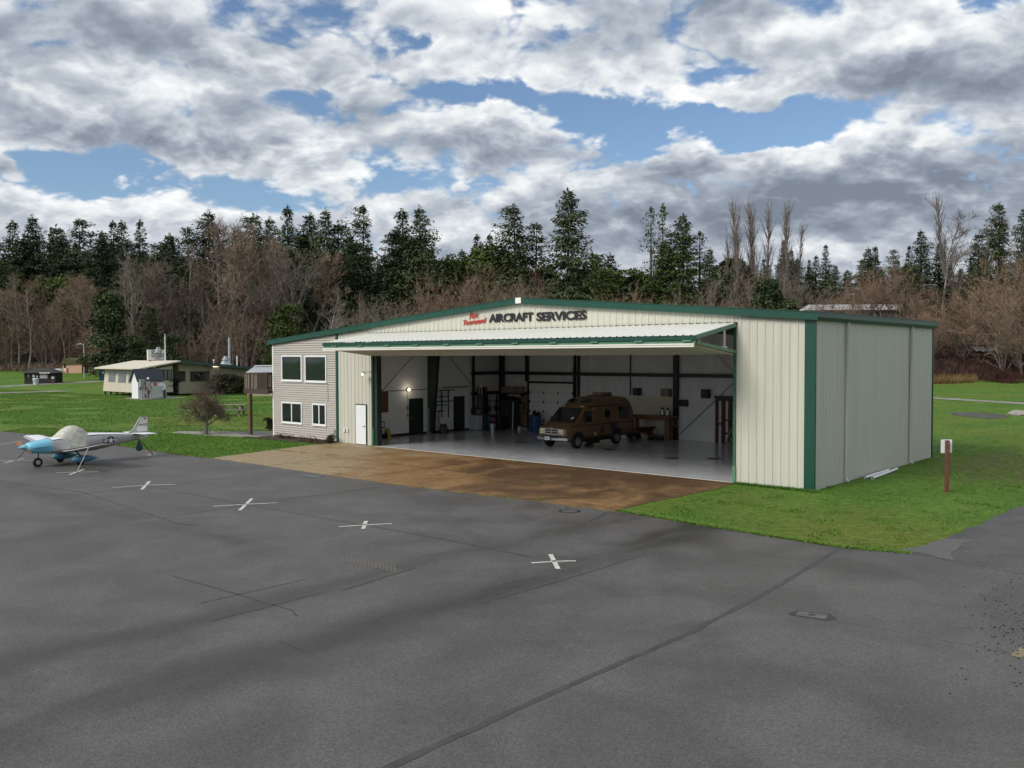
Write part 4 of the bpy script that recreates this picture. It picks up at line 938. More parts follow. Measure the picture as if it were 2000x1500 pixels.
m2.loft(rows, False, False); m2.build('top_deck', 'white', pl_, True)
m2 = MB(); rows = []
for i in range(15):
    t = i/14; y = 1.50+1.72*t; h = .86+.92*math.sin(math.pi*min(1, (t*.86+.10)))**.75 if t < 1 else 1.36
    wd = .56*(.80+.2*math.sin(math.pi*t)); r_ = []
    for k in range(13):
        a = math.pi*k/12; x = -wd*math.cos(a); z = .70+(h-.70)*math.sin(a)**.62
        z += .012*math.sin(i*2.1+k*1.7); x += .014*math.sin(i*1.3+k*2.9); r_.append((x, y-.18*(1-math.sin(a))*(1-t), z))
    rows.append(r_)
m2.loft(rows, False, False)
n0 = len(rows[0]); m2.add(rows[-1], [tuple(range(n0))]); m2.add(rows[0], [tuple(range(n0-1, -1, -1))]); m2.build('canopy_cover', 'tarp', pl_, True)
for s in (1, -1):
    m2 = MB(); r_ = []
    for x, z, y0, y1, th in ((.42, .64, 1.60, 3.05, .16), (1.3, .74, 1.60, 3.0, .15), (3.55, 1.10, 1.66, 2.62, .10), (3.66, 1.13, 1.74, 2.55, .04)):
        ch = y1-y0; pr = [(0, 0), (.04, .55), (.15, .9), (.35, 1.), (.7, .6), (1., .05), (.7, -.18), (.35, -.4), (.1, -.35)]
        r_.append([(s*x, y0+ch*u, z+th*.55*v) for u, v in (pr if s > 0 else pr[::-1])])
    m2.loft(r_); wg = m2.build('wing', 'alu', pl_, True)
    m2 = MB(); a, b = (s*1.6, 2.78, .77), (s*3.4, 2.5, 1.07); m2.bar(a, b, .32, .015); m2.build('aileron', 'alu', wg)
    m2 = MB(); m2.add([(s*x, y, z+.012) for x, y, z in ((.45, 1.635, .71), (1.3, 1.68, .82), (3.55, 1.73, 1.155), (3.55, 2.38, 1.14), (1.3, 2.7, .805), (.45, 2.75, .70))], [tuple(range(6)) if s > 0 else tuple(range(5, -1, -1))]); m2.build('wing_top_paint', 'white', wg)
    m2 = MB(); m2.tube([(s*.35, 2.3, .62), (s*.95, 2.35, .33)], .035, 6); lg = m2.build('landing_leg', 'steel', pl_)
    m2 = MB(); m2.lathe([(.02, -.45), (.11, -.36), (.165, -.12), (.17, .05), (.12, .4), (.05, .62), (.01, .74)], (s*.98, 2.3, .30), 14, 'y'); m2.build('wheel_pant', 'blue2', lg, True)
    m2 = MB(); m2.lathe([(.06, -.05), (.17, -.045), (.19, 0), (.17, .045), (.06, .05)], (s*.98, 2.22, .19), 16, 'x'); m2.build('wheel', 'tyre', lg, True)
    m2 = MB(); m2.add([(s*x, y, z) for x, y, z in ((.04, 5.18, 1.20), (1.05, 5.30, 1.20), (1.08, 5.92, 1.20), (.04, 5.95, 1.20), (.04, 5.18, 1.235), (1.05, 5.30, 1.22), (1.08, 5.92, 1.215), (.04, 5.95, 1.22))], [(3, 2, 1, 0), (4, 5, 6, 7), (0, 1, 5, 4), (1, 2, 6, 5), (2, 3, 7, 6)]); m2.build('tailplane', 'white', pl_)
m2 = MB(); m2.tube([(0, .82, .62), (0, .80, .26)], .028, 6); ng = m2.build('nose_leg', 'steel', pl_)
m2 = MB(); m2.lathe([(.07, -.06), (.19, -.055), (.215, -.02), (.215, .02), (.19, .055), (.07, .06)], (0, .78, .215), 18, 'x'); nw = m2.build('wheel', 'tyre', ng, True)
m2 = MB(); m2.lathe([(.0, -.064), (.09, -.063), (.10, .063), (.0, .064)], (0, .78, .215), 14, 'x', False); m2.build('rim', 'galv', ng)
m2 = MB(); m2.prism([(4.95, 1.22), (5.28, 1.42), (5.62, 1.98), (6.02, 1.98), (6.02, 1.25), (5.95, 1.22)], 'x', -.035, .035); fin = m2.build('fin', 'alu', pl_)
m2 = MB(); m2.prism([(5.40, 1.40), (5.67, 1.95), (5.99, 1.95), (5.99, 1.28), (5.5, 1.28)], 'x', -.038, .038); m2.build('fin_paint', 'white_metal', fin)
m2 = MB(); m2.prism([(5.55, .90), (6.0, .98), (6.03, 1.18), (5.55, 1.18)], 'x', -.03, .03); m2.build('rudder', 'white', pl_)
text('registration', 'N613ZZ', .135, fin, 'black', (.041, 5.53, 1.55), (rad(90), 0, rad(90)), .001, .003)
m2 = MB(); m2.add([(.042, 5.8, 1.86), (.042, 5.93, 1.86), (.042, 5.93, 1.92), (.042, 5.8, 1.92)], [(0, 1, 2, 3)]); m2.build('flag_decal', 'red2', fin)
# roundel: dark disc, white star, barred wings
yc, zc = 3.95, .98
def onfus(y, z, off): return (.52-(y-3.2)*.183+off-.012, y, z)
m2 = MB(); m2.add([onfus(yc+.20*math.cos(2*math.pi*i/28), zc+.20*math.sin(2*math.pi*i/28), .018) for i in range(28)], [tuple(range(28))])
m2.add([onfus(yc+a, zc+b, .0175) for a, b in ((-.40, -.075), (.40, -.075), (.40, .085), (-.40, .085))], [(0, 1, 2, 3)]); rd_ = m2.build('roundel', pm('insignia_blue', (.012, .018, .05), .5), pl_)
m2 = MB()
for b0, b1 in ((-.05, -.008), (.018, .06)):
    for a0, a1 in ((-.37, -.17), (.17, .37)): m2.add([onfus(yc+a, zc+b, .021) for a, b in ((a0, b0), (a1, b0), (a1, b1), (a0, b1))], [(0, 1, 2, 3)])
sr_ = [onfus(yc+r_*math.cos(a), zc+r_*math.sin(a), .0225) for i in range(10) for r_, a in [((.185 if i % 2 == 0 else .075), math.pi/2+i*math.pi/5)]]
m2.add(sr_+[onfus(yc, zc, .0225)], [(i, (i+1) % 10, 10) for i in range(10)]); m2.build('roundel_star', 'white', pl_)
# things tied to it
def strap(a, b, label, mat='rope', r=.018):
    m2 = MB(); a = Vector(a); b = Vector(b); mid = (a+b)/2+Vector((0, 0, -.02)); m2.tube([a, mid, b], r, 5); o = m2.build('tie_down_strap', mat); tag(o, label, 'strap', 'tie down straps of the aeroplane')
strap((-24.55, -14.05, 1.0), (-24.42, -14.6, .02), 'pale strap from the near wing down to a white ground cross')
strap((-30.7, -13.9, .95), (-30.9, -14.6, .02), 'dark strap from the far wing down to the ground at the left edge', 'ropedark')
strap((-27.95, -10.3, .8), (-28.45, -9.42, .03), 'dark strap from the tail back to the edge of the grass', 'ropedark')
m2 = MB(); p = Vector((-27.9, -10.35, 0)); m2.loft([[(p.x+r_*math.cos(2*math.pi*k/9+h)*(1+.25*math.sin(k*2.3+h*4)), p.y+r_*math.sin(2*math.pi*k/9+h), h) for k in range(9)] for h, r_ in ((.30, .04), (.34, .14), (.46, .16), (.6, .13), (.7, .07), (.84, .02))])
tag(m2.build('rolled_cover', 'pot', None, True), 'teal bundle of fabric hanging under the tail of the aeroplane', 'bundle')
# ================================================================== tie-down crosses painted on the asphalt
crosses = [((1038, 1101, 1125, 1097), (1075, 1084, 1090, 1113), 'nearest white tie-down cross, alone near the middle of the apron'),
 ((662, 1030, 766, 1024), (709, 1034.5, 715, 1019), 'white tie-down cross with a short upright arm, between the nearest cross and the slanting one'),
 ((416, 990, 540, 983), (468, 998, 492, 975), 'white tie-down cross midway along the row, its short arm slanting steeply'),
 ((218, 953.5, 342, 947), (277, 957, 292, 941), 'white tie-down cross just right of the aeroplane shadow'),
 ((110, 924.3, 193, 922.2), (135, 928.5, 164, 917.5), 'pale tie-down cross under the near wing strap'),
 ((0, 901, 66, 899.5), (9, 905, 46, 896), 'pale tie-down cross at the left edge ahead of the nose'),
 ((283, 889, 306, 888), (290, 890.5, 302, 886.5), 'small pale tie-down cross at the grass edge behind the tail'),
 ((-30, 873, 46, 862), None, 'long pale strip on the asphalt beyond the far wing')]
for i, (a, b, lab) in enumerate(crosses):
    m2 = MB(); A, B = gnd(a[0], a[1]), gnd(a[2], a[3]); c = (A+B)/2
    if b:
        E1, E2 = gnd(b[0], b[1]), gnd(b[2], b[3]); c = (E1+E2)/2
        strip(m2, [A, A.lerp(c, .55), c+(A-c)*.08, ], .085, .019); strip(m2, [c+(B-c)*.08, B.lerp(c, .5)+Vector((0, .02, 0)), B], .085, .019); strip(m2, [E1, E2], .11, .0215)
    else: strip(m2, [A, B], .085, .019)
    o = m2.build('tie_down_cross', 'paintw'); tag(o, lab, 'pavement marking', 'white tie-down crosses on the apron')
    if b:
        m2 = MB(); m2.lathe([(.05, .023), (.05, .032), (.02, .036)], (c.x, c.y, 0), 10); m2.build('anchor_ring', 'iron', o)
# covers set in the asphalt
p = gnd(1586, 1203); cv = thing('utility_cover', 'worn rectangular concrete pad with a small iron lid in the asphalt', 'manhole', (p.x, p.y, 0), .2)
m2 = MB(); m2.add([(x, y, .0155) for x, y in ((-.40, -.10), (-.32, -.2), (.26, -.22), (.44, -.04), (.30, .2), (-.30, .2))], [tuple(range(6))]); m2.build('sealant_ring', 'seal', cv)
m2 = MB(); m2.cbox((0, .0, .016), (.52, .27, .006)); m2.build('collar', pm('asphalt_collar', (.105, .100, .092), .8, 0, .25, 8), cv)
m2 = MB(); m2.cbox((0, 0, .0205), (.11, .11, .006), 0, .002); m2.build('lid', 'iron', cv)
p = gnd(1112, 999); cv = thing('manhole_cover', 'round iron manhole ringed with black sealant where the concrete meets the asphalt', 'manhole', (p.x, p.y, 0))
m2 = MB(); m2.lathe([(.34, .0150), (.34, .0158), (.25, .0162)], (0, 0, 0), 22); m2.build('sealant_ring', 'seal', cv)
m2 = MB(); m2.lathe([(.245, .0163), (.245, .020), (.0, .021)], (0, 0, 0), 22, cap=False); m2.build('lid', pm('worn_iron', (.10, .095, .085), .6, .2, .3, 12), cv)
p = gnd(610, 931); cv = thing('drain_grate', 'small dark metal grate in the asphalt beside the concrete pad', 'drain', (p.x, p.y, 0), .35)
m2 = MB(); m2.cbox((0, 0, .0165), (.85, .42, .006)); m2.build('frame', 'iron', cv)
m2 = MB()
for i in range(9): m2.cbox((-.36+i*.09, 0, .022), (.04, .34, .006))
m2.build('bars', 'steelgrey', cv)
# ================================================================== signpost, pipes
p = gnd(1849, 968); hgt = 1.78; sg = thing('signpost', 'red brown wooden post with a blank white sign back beside the side road', 'sign', (p.x, p.y, T(p.x, p.y)-.05), -YAW)
m2 = MB(); m2.cbox((0, 0, hgt/2), (.115, .115, hgt), 0, .012); m2.build('post', 'brownpost', sg)
m2 = MB(); m2.prism([(-.165, hgt-.43), (.165, hgt-.43), (.185, hgt-.41), (.185, hgt-.0), (.165, hgt+.02), (-.165, hgt+.02), (-.185, hgt), (-.185, hgt-.41)], 'y', .0585, .066); m2.build('sign_panel', 'white', sg)
m2 = MB()
for z in (hgt-.1, hgt-.33): m2.lathe([(.018, -.062), (.018, -.0705)], (0, 0, z), 8, 'y')
m2.build('bolts', 'galv', sg)
for (a, b), lab in ((((1690, 936), (1735, 921)), 'white plastic pipe lying on the grass against the side wall'), (((1704, 937), (1752, 918.5)), 'white plastic pipe on the grass, the outer of the pair')):
    A, B = gnd(*a), gnd(*b); A.z = T(A.x, A.y)+.06; B.z = T(B.x, B.y)+.06; m2 = MB()
    d_ = (B-A).normalized(); x_ = d_.cross(Vector((0, 0, 1))); n = 14
    rings = [[P+x_*r_*math.cos(2*math.pi*k/n)+Vector((0, 0, 1))*r_*math.sin(2*math.pi*k/n) for k in range(n)] for P, r_ in ((B, .05), (A, .055), (A, .045), (A+d_*.4, .045))]
    m2.loft(rings, True, False); tag(m2.build('plastic_pipe', 'white', None, True), lab, 'pipe', 'white pipes beside the hangar')
# ================================================================== hangar contents
def put(px, py, z=.02): return gnd(px, py, z)
# wire cart with bottles
p = Vector((IL+.75, 2.15, .02)); ct = thing('shelf_cart', 'black wire shelf cart against the white side wall', 'cart', p)
m2 = MB()
for x in (-.22, .22):
    for y in (-.42, .42): m2.tube([(x, y, .08), (x, y, 1.02)], .014, 6)
m2.build('frame', 'black', ct)
for z in (.28, .68, .98): m2 = MB(); m2.cbox((0, 0, z), (.48, .88, .05)); m2.build('shelf', 'black', ct)
for x in (-.2, .2):
    for y in (-.38, .38): m2 = MB(); m2.lathe([(.04, -.015), (.045, 0), (.04, .015)], (x, y, .05), 10, 'y'); m2.build('caster', 'tyre', ct)
def bottle(loc, mat, lab, h=.32, r=.08, name='jug', cat='jug'):
    o = thing(name, lab, cat, loc); m2 = MB(); m2.lathe([(r*.95, 0), (r, .02), (r, h*.6), (r*.55, h*.82), (r*.3, h*.86), (r*.3, h)], (0, 0, 0), 14); m2.build('body', mat, o, True)
    m2 = MB(); m2.tube([(0, r*.4, h*.82), (0, r*1.0, h*.9), (0, r*1.05, h*.6)], .014, 6); m2.build('handle', mat, o)
    m2 = MB(); m2.lathe([(r*.36, h*.97), (r*.36, h*1.08), (0, h*1.08)], (0, 0, 0), 10, cap=False); m2.build('cap', 'white', o)
bottle((p.x, p.y+.12, 1.026), 'lav', 'lavender jug standing on the top shelf of the wire cart', .34, .12)
o = thing('toolbox', 'red and grey toolbox on the lowest shelf of the wire cart', 'toolbox', (p.x, p.y+.1, .327)); m2 = MB(); m2.cbox((0, 0, .11), (.3, .46, .2), 0, .02); m2.build('case', 'red2', o); m2 = MB(); m2.cbox((0, 0, .245), (.32, .48, .06), 0, .015); m2.build('lid', 'steelgrey', o); m2 = MB(); m2.tube([(0, -.1, .275), (0, -.1, .32), (0, .1, .32), (0, .1, .275)], .012, 6); m2.build('handle', 'black', o)
o = thing('fire_extinguisher', 'red fire extinguisher on the wall beside the left door jamb', 'extinguisher', (IL+.62, 1.42, .62)); m2 = MB(); m2.lathe([(.08, 0), (.085, .03), (.085, .36), (.05, .44), (.025, .46)], (0, 0, 0), 14); m2.build('cylinder', 'red2', o, True); m2 = MB(); m2.cbox((0, 0, .5), (.05, .12, .06)); m2.tube([(0, .06, .48), (0, .14, .4), (0, .12, .1)], .013, 6); m2.build('nozzle', 'black', o); m2 = MB(); m2.cbox((.084, 0, .22), (.008, .1, .12)); m2.build('label_plate', 'white', o)
p = onX(758, 857, IL+.75); o = thing('wet_floor_sign', 'small folding yellow and black floor sign standing by the cart', 'sign', (IL+.72, 3.02, .02)); 
for s in (1, -1): m2 = MB(); m2.prism([(-.14, 0), (.14, 0), (.10, .62), (-.10, .62)], 'x', -.01, .01); q = m2.build('panel', 'yellowg' if s > 0 else 'black', o); q.location = (s*.16, 0, 0); q.rotation_euler = (0, -s*.24, 0)
# cleaning pole, vacuum and bin by the frame column
o = thing('vacuum_cleaner', 'black shop vacuum with hose beside the green frame column', 'vacuum', (IL+.75, 7.35, .02)); m2 = MB(); m2.lathe([(.24, 0), (.26, .04), (.26, .34), (.22, .40)], (0, 0, 0), 16); m2.build('tank', pm('drab_plastic', (.06, .055, .045), .6), o, True); m2 = MB(); m2.lathe([(.235, .40), (.22, .52), (.1, .58)], (0, 0, 0), 16); m2.build('motor_head', 'black', o, True); m2 = MB(); m2.tube([(-.2, .0, .42), (-.35, -.05, .7), (-.3, -.1, 1.1), (-.2, -.15, 1.3)], .03, 7); m2.build('hose', 'black', o)
o = thing('mop', 'white handled mop leaning on the left face of the frame column', 'mop', (IL+.25, 6.55, .02)); m2 = MB(); m2.tube([(.2, -.12, .12), (.03, .05, 1.55)], .014, 6); m2.build('handle', 'white', o); m2 = MB(); m2.cbox((.21, -.13, .07), (.12, .3, .12), 0, .02); m2.build('mop_head', 'galv', o)
# clutter of the back corner
q = put(917, 842); wx = IL+.5
o = thing('white_cabinet', 'white enamel cabinet at the end of the lined wall', 'cabinet', (IL+.45, 10.6, .02)); m2 = MB(); m2.cbox((0, 0, .48), (.66, .72, .92), 0, .02); m2.build('body', 'applew', o); m2 = MB(); m2.cbox((.336, 0, .46), (.012, .64, .78)); m2.build('door', 'white', o); m2 = MB(); m2.cbox((.352, .22, .7), (.02, .03, .2)); m2.build('handle', 'steel', o)
o = thing('equipment_box', 'black equipment box on top of the white cabinet', 'box', (IL+.42, 10.55, .962)); m2 = MB(); m2.cbox((0, 0, .21), (.4, .56, .40), 0, .02); m2.build('case', 'black', o); m2 = MB(); m2.cbox((.205, .0, .22), (.012, .4, .26)); m2.build('front_panel', 'steelgrey', o)
def barrel(loc, mat, lab, r=.3, h=.9, grp=None, cat='barrel'):
    o = thing('plastic_drum', lab, cat, loc, 0, grp); m2 = MB(); m2.lathe([(r*.93, 0), (r, .03), (r, h*.30), (r*1.03, h*.32), (r*1.03, h*.35), (r, h*.37), (r, h*.63), (r*1.03, h*.65), (r*1.03, h*.68), (r, h*.70), (r, h*.95), (r*.94, h)], (0, 0, 0), 20); m2.build('shell', mat, o, True); m2 = MB(); m2.lathe([(r*.95, h+.001), (r*.97, h+.03), (r*.9, h+.045), (0, h+.046)], (0, 0, 0), 20, cap=False); m2.build('lid', 'black', o); return o
barrel((-25.75, 11.0, .02), 'navy', 'dark navy drum next to the white cabinet, left of its twin', .30, .95, 'navy drums in the back corner'); barrel((-25.2, 10.75, .02), 'navy', 'dark navy drum in front, right of its twin by the cabinet', .31, .93, 'navy drums in the back corner')
p = onY(1046, 840, 12.0); o = barrel((p.x, 12.0, .02), 'barrelblue', 'bright blue drum in front of the white sectional door', .37, .98)
m2 = MB(); m2.cbox((.05, 0, 1.13), (.5, .3, .16), 0, .05); m2.cbox((-.12, .05, 1.24), (.12, .12, .12)); m2.build('tools_on_lid', 'black', o)
m2 = MB(); m2.lathe([(.05, 1.2), (.05, 1.32), (.02, 1.34)], (.18, .0, 0), 8); m2.build('spray_can', 'white', o)
# tall dark cupboard, red brown door leaning, shelves
xa, xb = rear(982, 800, 1).x, rear(1012, 800, .3).x
o = thing('steel_cupboard', 'tall dark grey steel cupboard against the rear wall', 'cupboard', (rear(995, 838, .4).x, IB-.42, .02)); m2 = MB(); m2.cbox((0, 0, .92), (1.25, .5, 1.8), 0, .02); m2.build('body', pm('cupboard_grey', (.045, .047, .05), .5), o)
for s in (-1, 1): m2 = MB(); m2.cbox((s*.30, -.258, .92), (.58, .014, 1.68)); d_ = m2.build('door', 'cupboard_grey' if 'cupboard_grey' in M else bpy.data.materials['cupboard_grey'], o); m2 = MB(); m2.cbox((s*.06, -.275, .95), (.02, .02, .18)); m2.build('handle', 'galv', d_)
cx_ = o.location.x
for k, dx in enumerate((-.45, -.1, .25)):
    m2 = MB(); m2.ell((0, 0, .12), (.17, .13, .12), 10, 6); m2.cbox((.1, .02, .2), (.12, .1, .14)); tag(m2.build('parts_bundle', 'black', None, True, (cx_+dx, IB-.42, 1.845)), ['leftmost', 'middle', 'rightmost'][k]+' black bundle on top of the steel cupboard', 'bundle', 'bundles on the cupboard')
p = onY(1002, 838, IB-.75); m2 = MB(); m2.tube([(p.x, IB-.8, .03), (p.x, IB-.72, 1.75)], .03, 8); tag(m2.build('white_pole', 'white', None, True), 'thin white pole standing upright before the steel cupboard', 'pole')
a = onX(942, 790, IL+.25); o = thing('plywood_sheet', 'rusty red brown board leaning against the side wall of the back corner', 'board', (IL+.22, a.y, 0)); m2 = MB(); m2.cbox((0, 0, 1.75), (.04, .9, 1.85)); m2.build('board', pm('red_brown_board', (.12, .03, .014), .7, 0, .3, 3), o); m2 = MB(); m2.cbox((.03, -.1, 1.2), (.02, .1, .3)); m2.build('sticker', 'concretep', o)
b0, b1 = onX(928, 780, IL+.3), onX(936, 780, IL+.3)
o = thing('water_heater', 'tall dark cylindrical water heater beside the red brown board', 'water heater', (IL+.42, b1.y, .02)); m2 = MB(); m2.lathe([(.22, .95), (.24, 1.0), (.24, 2.15), (.2, 2.25)], (0, 0, 0), 16); m2.build('tank', pm('heater_grey', (.06, .055, .055), .5), o, True); m2 = MB(); m2.tube([(.05, .05, 2.25), (.05, .05, 2.9), (-.3, .05, 2.9)], .03, 6); m2.tube([(-.06, -.08, 2.25), (-.06, -.08, 2.75)], .02, 6); m2.build('pipes', 'galv', o); m2 = MB(); m2.cbox((0, 0, .5), (.4, .4, .9)); m2.build('stand', 'steel', o)
a = onX(945, 770, IL+.3); b = onX(975, 812, IL+.3)
o = thing('shelf_rack', 'dark steel shelf rack with white bars in the back corner', 'rack', (IL+.3, 12.2, .02))
m2 = MB()
for y in (-.7, .55): m2.cbox((-.15, y, 1.2), (.05, .05, 2.4)); m2.cbox((.2, y, 1.2), (.05, .05, 2.4))
m2.build('uprights', 'steel', o)
for z in (.5, 1.15, 1.75, 2.3): m2 = MB(); m2.cbox((.02, -.07, z), (.42, 1.34, .05)); m2.build('shelf', 'steel', o)
m2 = MB(); m2.cbox((.24, -.35, 1.5), (.03, .06, 1.2)); m2.cbox((.24, -.15, 1.6), (.03, .04, 1.3)); m2.build('white_bars', 'white', o)
mats_ = ('steelgrey', 'brownbox', 'dullred', 'navy', 'black')
for k, (dy, z, s, lab) in enumerate(((-.45, .55, .3, 'grey carton low on the shelf rack'), (.1, .55, .34, 'brown carton low on the shelf rack'), (-.3, 1.2, .26, 'dull red carton on the second shelf of the rack'), (.2, 1.2, .28, 'navy carton on the second shelf of the rack'))):
    o = thing('carton', lab, 'box', (IL+.32, 12.2+dy, z+.021-.0), .1*k, 'cartons on the shelf rack'); m2 = MB(); m2.cbox((0, 0, s*.45), (s*.9, s*1.1, s*.88), 0, .01); m2.build('box', mats_[k], o); m2 = MB(); m2.cbox((0, 0, s*.9), (s*.92, .05, .006)); m2.build('tape', 'concretep', o)
# high shelf with boxes on the rear wall
zA, zB = rear(1010, 766).z, rear(1010, 752).z; x0, x1 = rear(987).x, rear(1031).x
o = thing('wall_shelf', 'long timber shelf high on the rear wall beside the sectional door', 'shelf', (0, 0, 0)); m2 = MB(); m2.box((x0, IB-.5, zA-.06), (x1, IB-.04, zA)); m2.build('board', 'wood', o); m2 = MB()
for t in (.1, .9): xx = x0+(x1-x0)*t; m2.box((xx-.03, IB-.45, zA-.25), (xx+.03, IB-.05, zA-.061))
m2.build('brackets', 'steel', o)
for k, (t, w, h, mt, lab) in enumerate(((.15, .5, .36, 'brownbox', 'leftmost carton on the high wall shelf'), (.42, .45, .34, 'concretep', 'pale carton in the middle of the high wall shelf'), (.75, .62, .38, 'brownbox', 'widest brown carton at the right end of the high wall shelf'))):
    c = thing('carton', lab, 'box', (x0+(x1-x0)*t, IB-.28, zA+.002), 0, 'cartons on the high shelf'); m2 = MB(); m2.cbox((0, 0, h/2), (w, .36, h), 0, .01); m2.build('box', mt, c); m2 = MB(); m2.cbox((0, 0, h+.003), (w*1.0, .05, .006)); m2.build('tape', 'wood', c)
o = thing('tool_board', 'brown pegboard with hanging tools on the rear wall', 'tool board', (0, 0, 0)); za, zb = rear(1020, 775).z, rear(1020, 836).z; m2 = MB(); m2.box((rear(1008).x, IB-.05, .1), (rear(1032).x, IB-.03, za)); m2.build('board', pm('pegboard', (.20, .14, .085), .8, 0, .2, 3), o)
for k, (px, py, w, h) in enumerate(((1011, 781, .5, .28), (1005, 782, .12, .5), (1016, 787, .35, .12), (1024, 793, .12, .4))): p = rear(px, py, .08); m2 = MB(); m2.cbox((p.x, IB-.09, p.z), (w, .08, h), 0, .02); m2.build('tool', 'black', o)
p = rear(1023, 820, .15); m2 = MB(); m2.tube([(p.x+.38*math.cos(t), IB-.12, p.z+.45*math.sin(t)) for t in [i*.35 for i in range(19)]], .022, 6); tag(m2.build('coiled_hose', 'black', None, True), 'dark coiled hose hanging beside the sectional door', 'hose')
for px, py, nm, lab, w, h, mt in ((962, 843, 'waste_bin', 'small pale waste bin between the drums and the cupboard', .19, .5, 'galv'), (975, 840, 'oil_drum', 'black drum in front of the steel cupboard', .28, .85, 'black')):
    p = gnd(px, py, .02); o = thing(nm, lab, 'bin' if nm == 'waste_bin' else 'barrel', p); m2 = MB(); m2.lathe([(w*.8, 0), (w, h), (w*.92, h)], (0, 0, 0), 16); m2.build('shell', mt, o, True); m2 = MB(); m2.lathe([(w*1.04, h+.001), (w*1.0, h+.04), (0, h+.06)], (0, 0, 0), 16, cap=False); m2.build('lid', 'black', o)
p = gnd(953, 842, .02); o = thing('shop_vacuum', 'red topped drum with black base among the back corner clutter', 'vacuum', (p.x, p.y+.5, .02)); m2 = MB(); m2.lathe([(.24, 0), (.26, .5), (.2, .62)], (0, 0, 0), 14); m2.build('tank', 'black', o, True); m2 = MB(); m2.lathe([(.2, .62), (.18, .8), (.05, .85)], (0, 0, 0), 14); m2.build('motor_head', 'red2', o, True)
m2 = MB(); m2.ell((0, 0, .1), (.1, .1, .1), 10, 6); p = gnd(1014, 839, .02); o = thing('paint_can', 'small white can on the floor by the tool board', 'can', p); m2 = MB(); m2.lathe([(.1, 0), (.1, .2), (.09, .21)], (0, 0, 0), 12); m2.build('can', 'white', o); m2 = MB(); m2.lathe([(.095, .211), (.095, .22), (0, .221)], (0, 0, 0), 12, cap=False); m2.build('lid', 'galv', o)
# work table and garden machines at the rear wall on the right
A, B = onY(1236, 815, IB-.75), onY(1316, 815, IB-.75); zt = onY(1270, 811, IB-.75).z
o = thing('timber_workbench', 'long rough timber workbench along the rear plywood wall', 'workbench', (0, 0, 0)); m2 = MB(); m2.box((A.x, IB-1.1, zt-.09), (B.x, IB-.45, zt)); m2.build('top', 'wood', o)
for px in (1236.5, 1303):
    x = onY(px, 840, IB-.95).x
    for yy in (IB-1.05, IB-.55): m2 = MB(); m2.box((x-.09, yy-.07, .02), (x+.09, yy+.07, zt-.091)); m2.build('leg', 'wood', o)
m2 = MB(); m2.box((A.x+.1, IB-1.07, zt-.22), (B.x-.3, IB-1.02, zt-.091)); m2.build('apron_rail', 'wood', o)
for k, px in enumerate((1294, 1304)):
    p = onY(px, 811, IB-.8); o = thing('oil_lantern', ('left' if k == 0 else 'right')+' of two pointed glass lanterns on the workbench', 'lantern', (p.x, IB-.8, zt+.002), 0, 'lanterns on the workbench')
    m2 = MB(); m2.lathe([(.19, 0), (.19, .05), (.17, .06)], (0, 0, 0), 4); m2.build('base', 'black', o)
    m2 = MB(); m2.lathe([(.15, .061), (.09, .36)], (0, 0, 0), 8); m2.build('glass', 'galv', o)
    m2 = MB(); m2.lathe([(.1, .361), (.03, .46), (.02, .5)], (0, 0, 0), 8); m2.build('cap', 'black', o)
    m2 = MB(); m2.tube([(-.18, 0, .06), (-.06, 0, .44)], .014, 5); m2.tube([(.18, 0, .06), (.06, 0, .44)], .014, 5); m2.build('frame_rods', 'black', o)
p = onY(1262, 845, IB-.9); o = thing('wheelbarrow', 'maroon wheelbarrow parked under the workbench', 'wheelbarrow', (p.x-.1, IB-.95, .02)); m2 = MB(); m2.loft([[(-.48, -.28, .62), (.62, -.30, .74), (.62, .30, .74), (-.48, .28, .62)], [(-.3, -.2, .40), (.2, -.2, .36), (.2, .2, .36), (-.3, .2, .40)]]); m2.build('tray', 'dullred', o)
m2 = MB(); m2.lathe([(.1, -.05), (.19, -.04), (.19, .04), (.1, .05)], (.45, 0, .2), 14, 'y'); m2.build('wheel', 'tyre', o)
for s in (-1, 1): m2 = MB(); m2.tube([(.45, s*.06, .2), (-.3, s*.24, .42), (-.95, s*.3, .62)], .022, 6); m2.build('handle', 'wood', o); m2 = MB(); m2.tube([(-.3, s*.22, .4), (-.42, s*.22, .02)], .016, 6); m2.build('leg', 'steel', o)
def machine(px, lab, nm, cat, mt, sc=1.):
    p = onY(px, 852, IB-1.0); o = thing(nm, lab, cat, (p.x, IB-1.15, .02), .3); m2 = MB(); m2.cbox((0, 0, .28*sc), (.55*sc, .42*sc, .2*sc), 0, .05); m2.build('deck', mt, o); m2 = MB(); m2.lathe([(.14*sc, .38*sc), (.15*sc, .5*sc), (.1*sc, .58*sc)], (.02, 0, 0), 12); m2.build('engine', 'steelgrey', o, True)
    for x in (-.25, .25):
        for y in (-.2, .2): m2 = MB(); m2.lathe([(.05, -.03), (.12*sc, -.03), (.12*sc, .03), (.05, .03)], (x*sc, y*sc, .12*sc), 12, 'y'); m2.build('wheel', 'tyre', o)
    m2 = MB(); m2.tube([(-.25*sc, -.18*sc, .3*sc), (-.7*sc, -.18*sc, .72*sc), (-.7*sc, .18*sc, .72*sc), (-.25*sc, .18*sc, .3*sc)], .013, 6); m2.build('push_handle', 'black', o)
machine(1243, 'black and red mower close behind the van', 'garden_mower', 'mower', 'black', .9); machine(1283, 'dark red engine tiller beside the right bench leg', 'garden_tiller', 'tiller', 'dullred', 1.0); machine(1291, 'black engine machine at the right end under the bench', 'engine_blower', 'machine', 'black', .75)
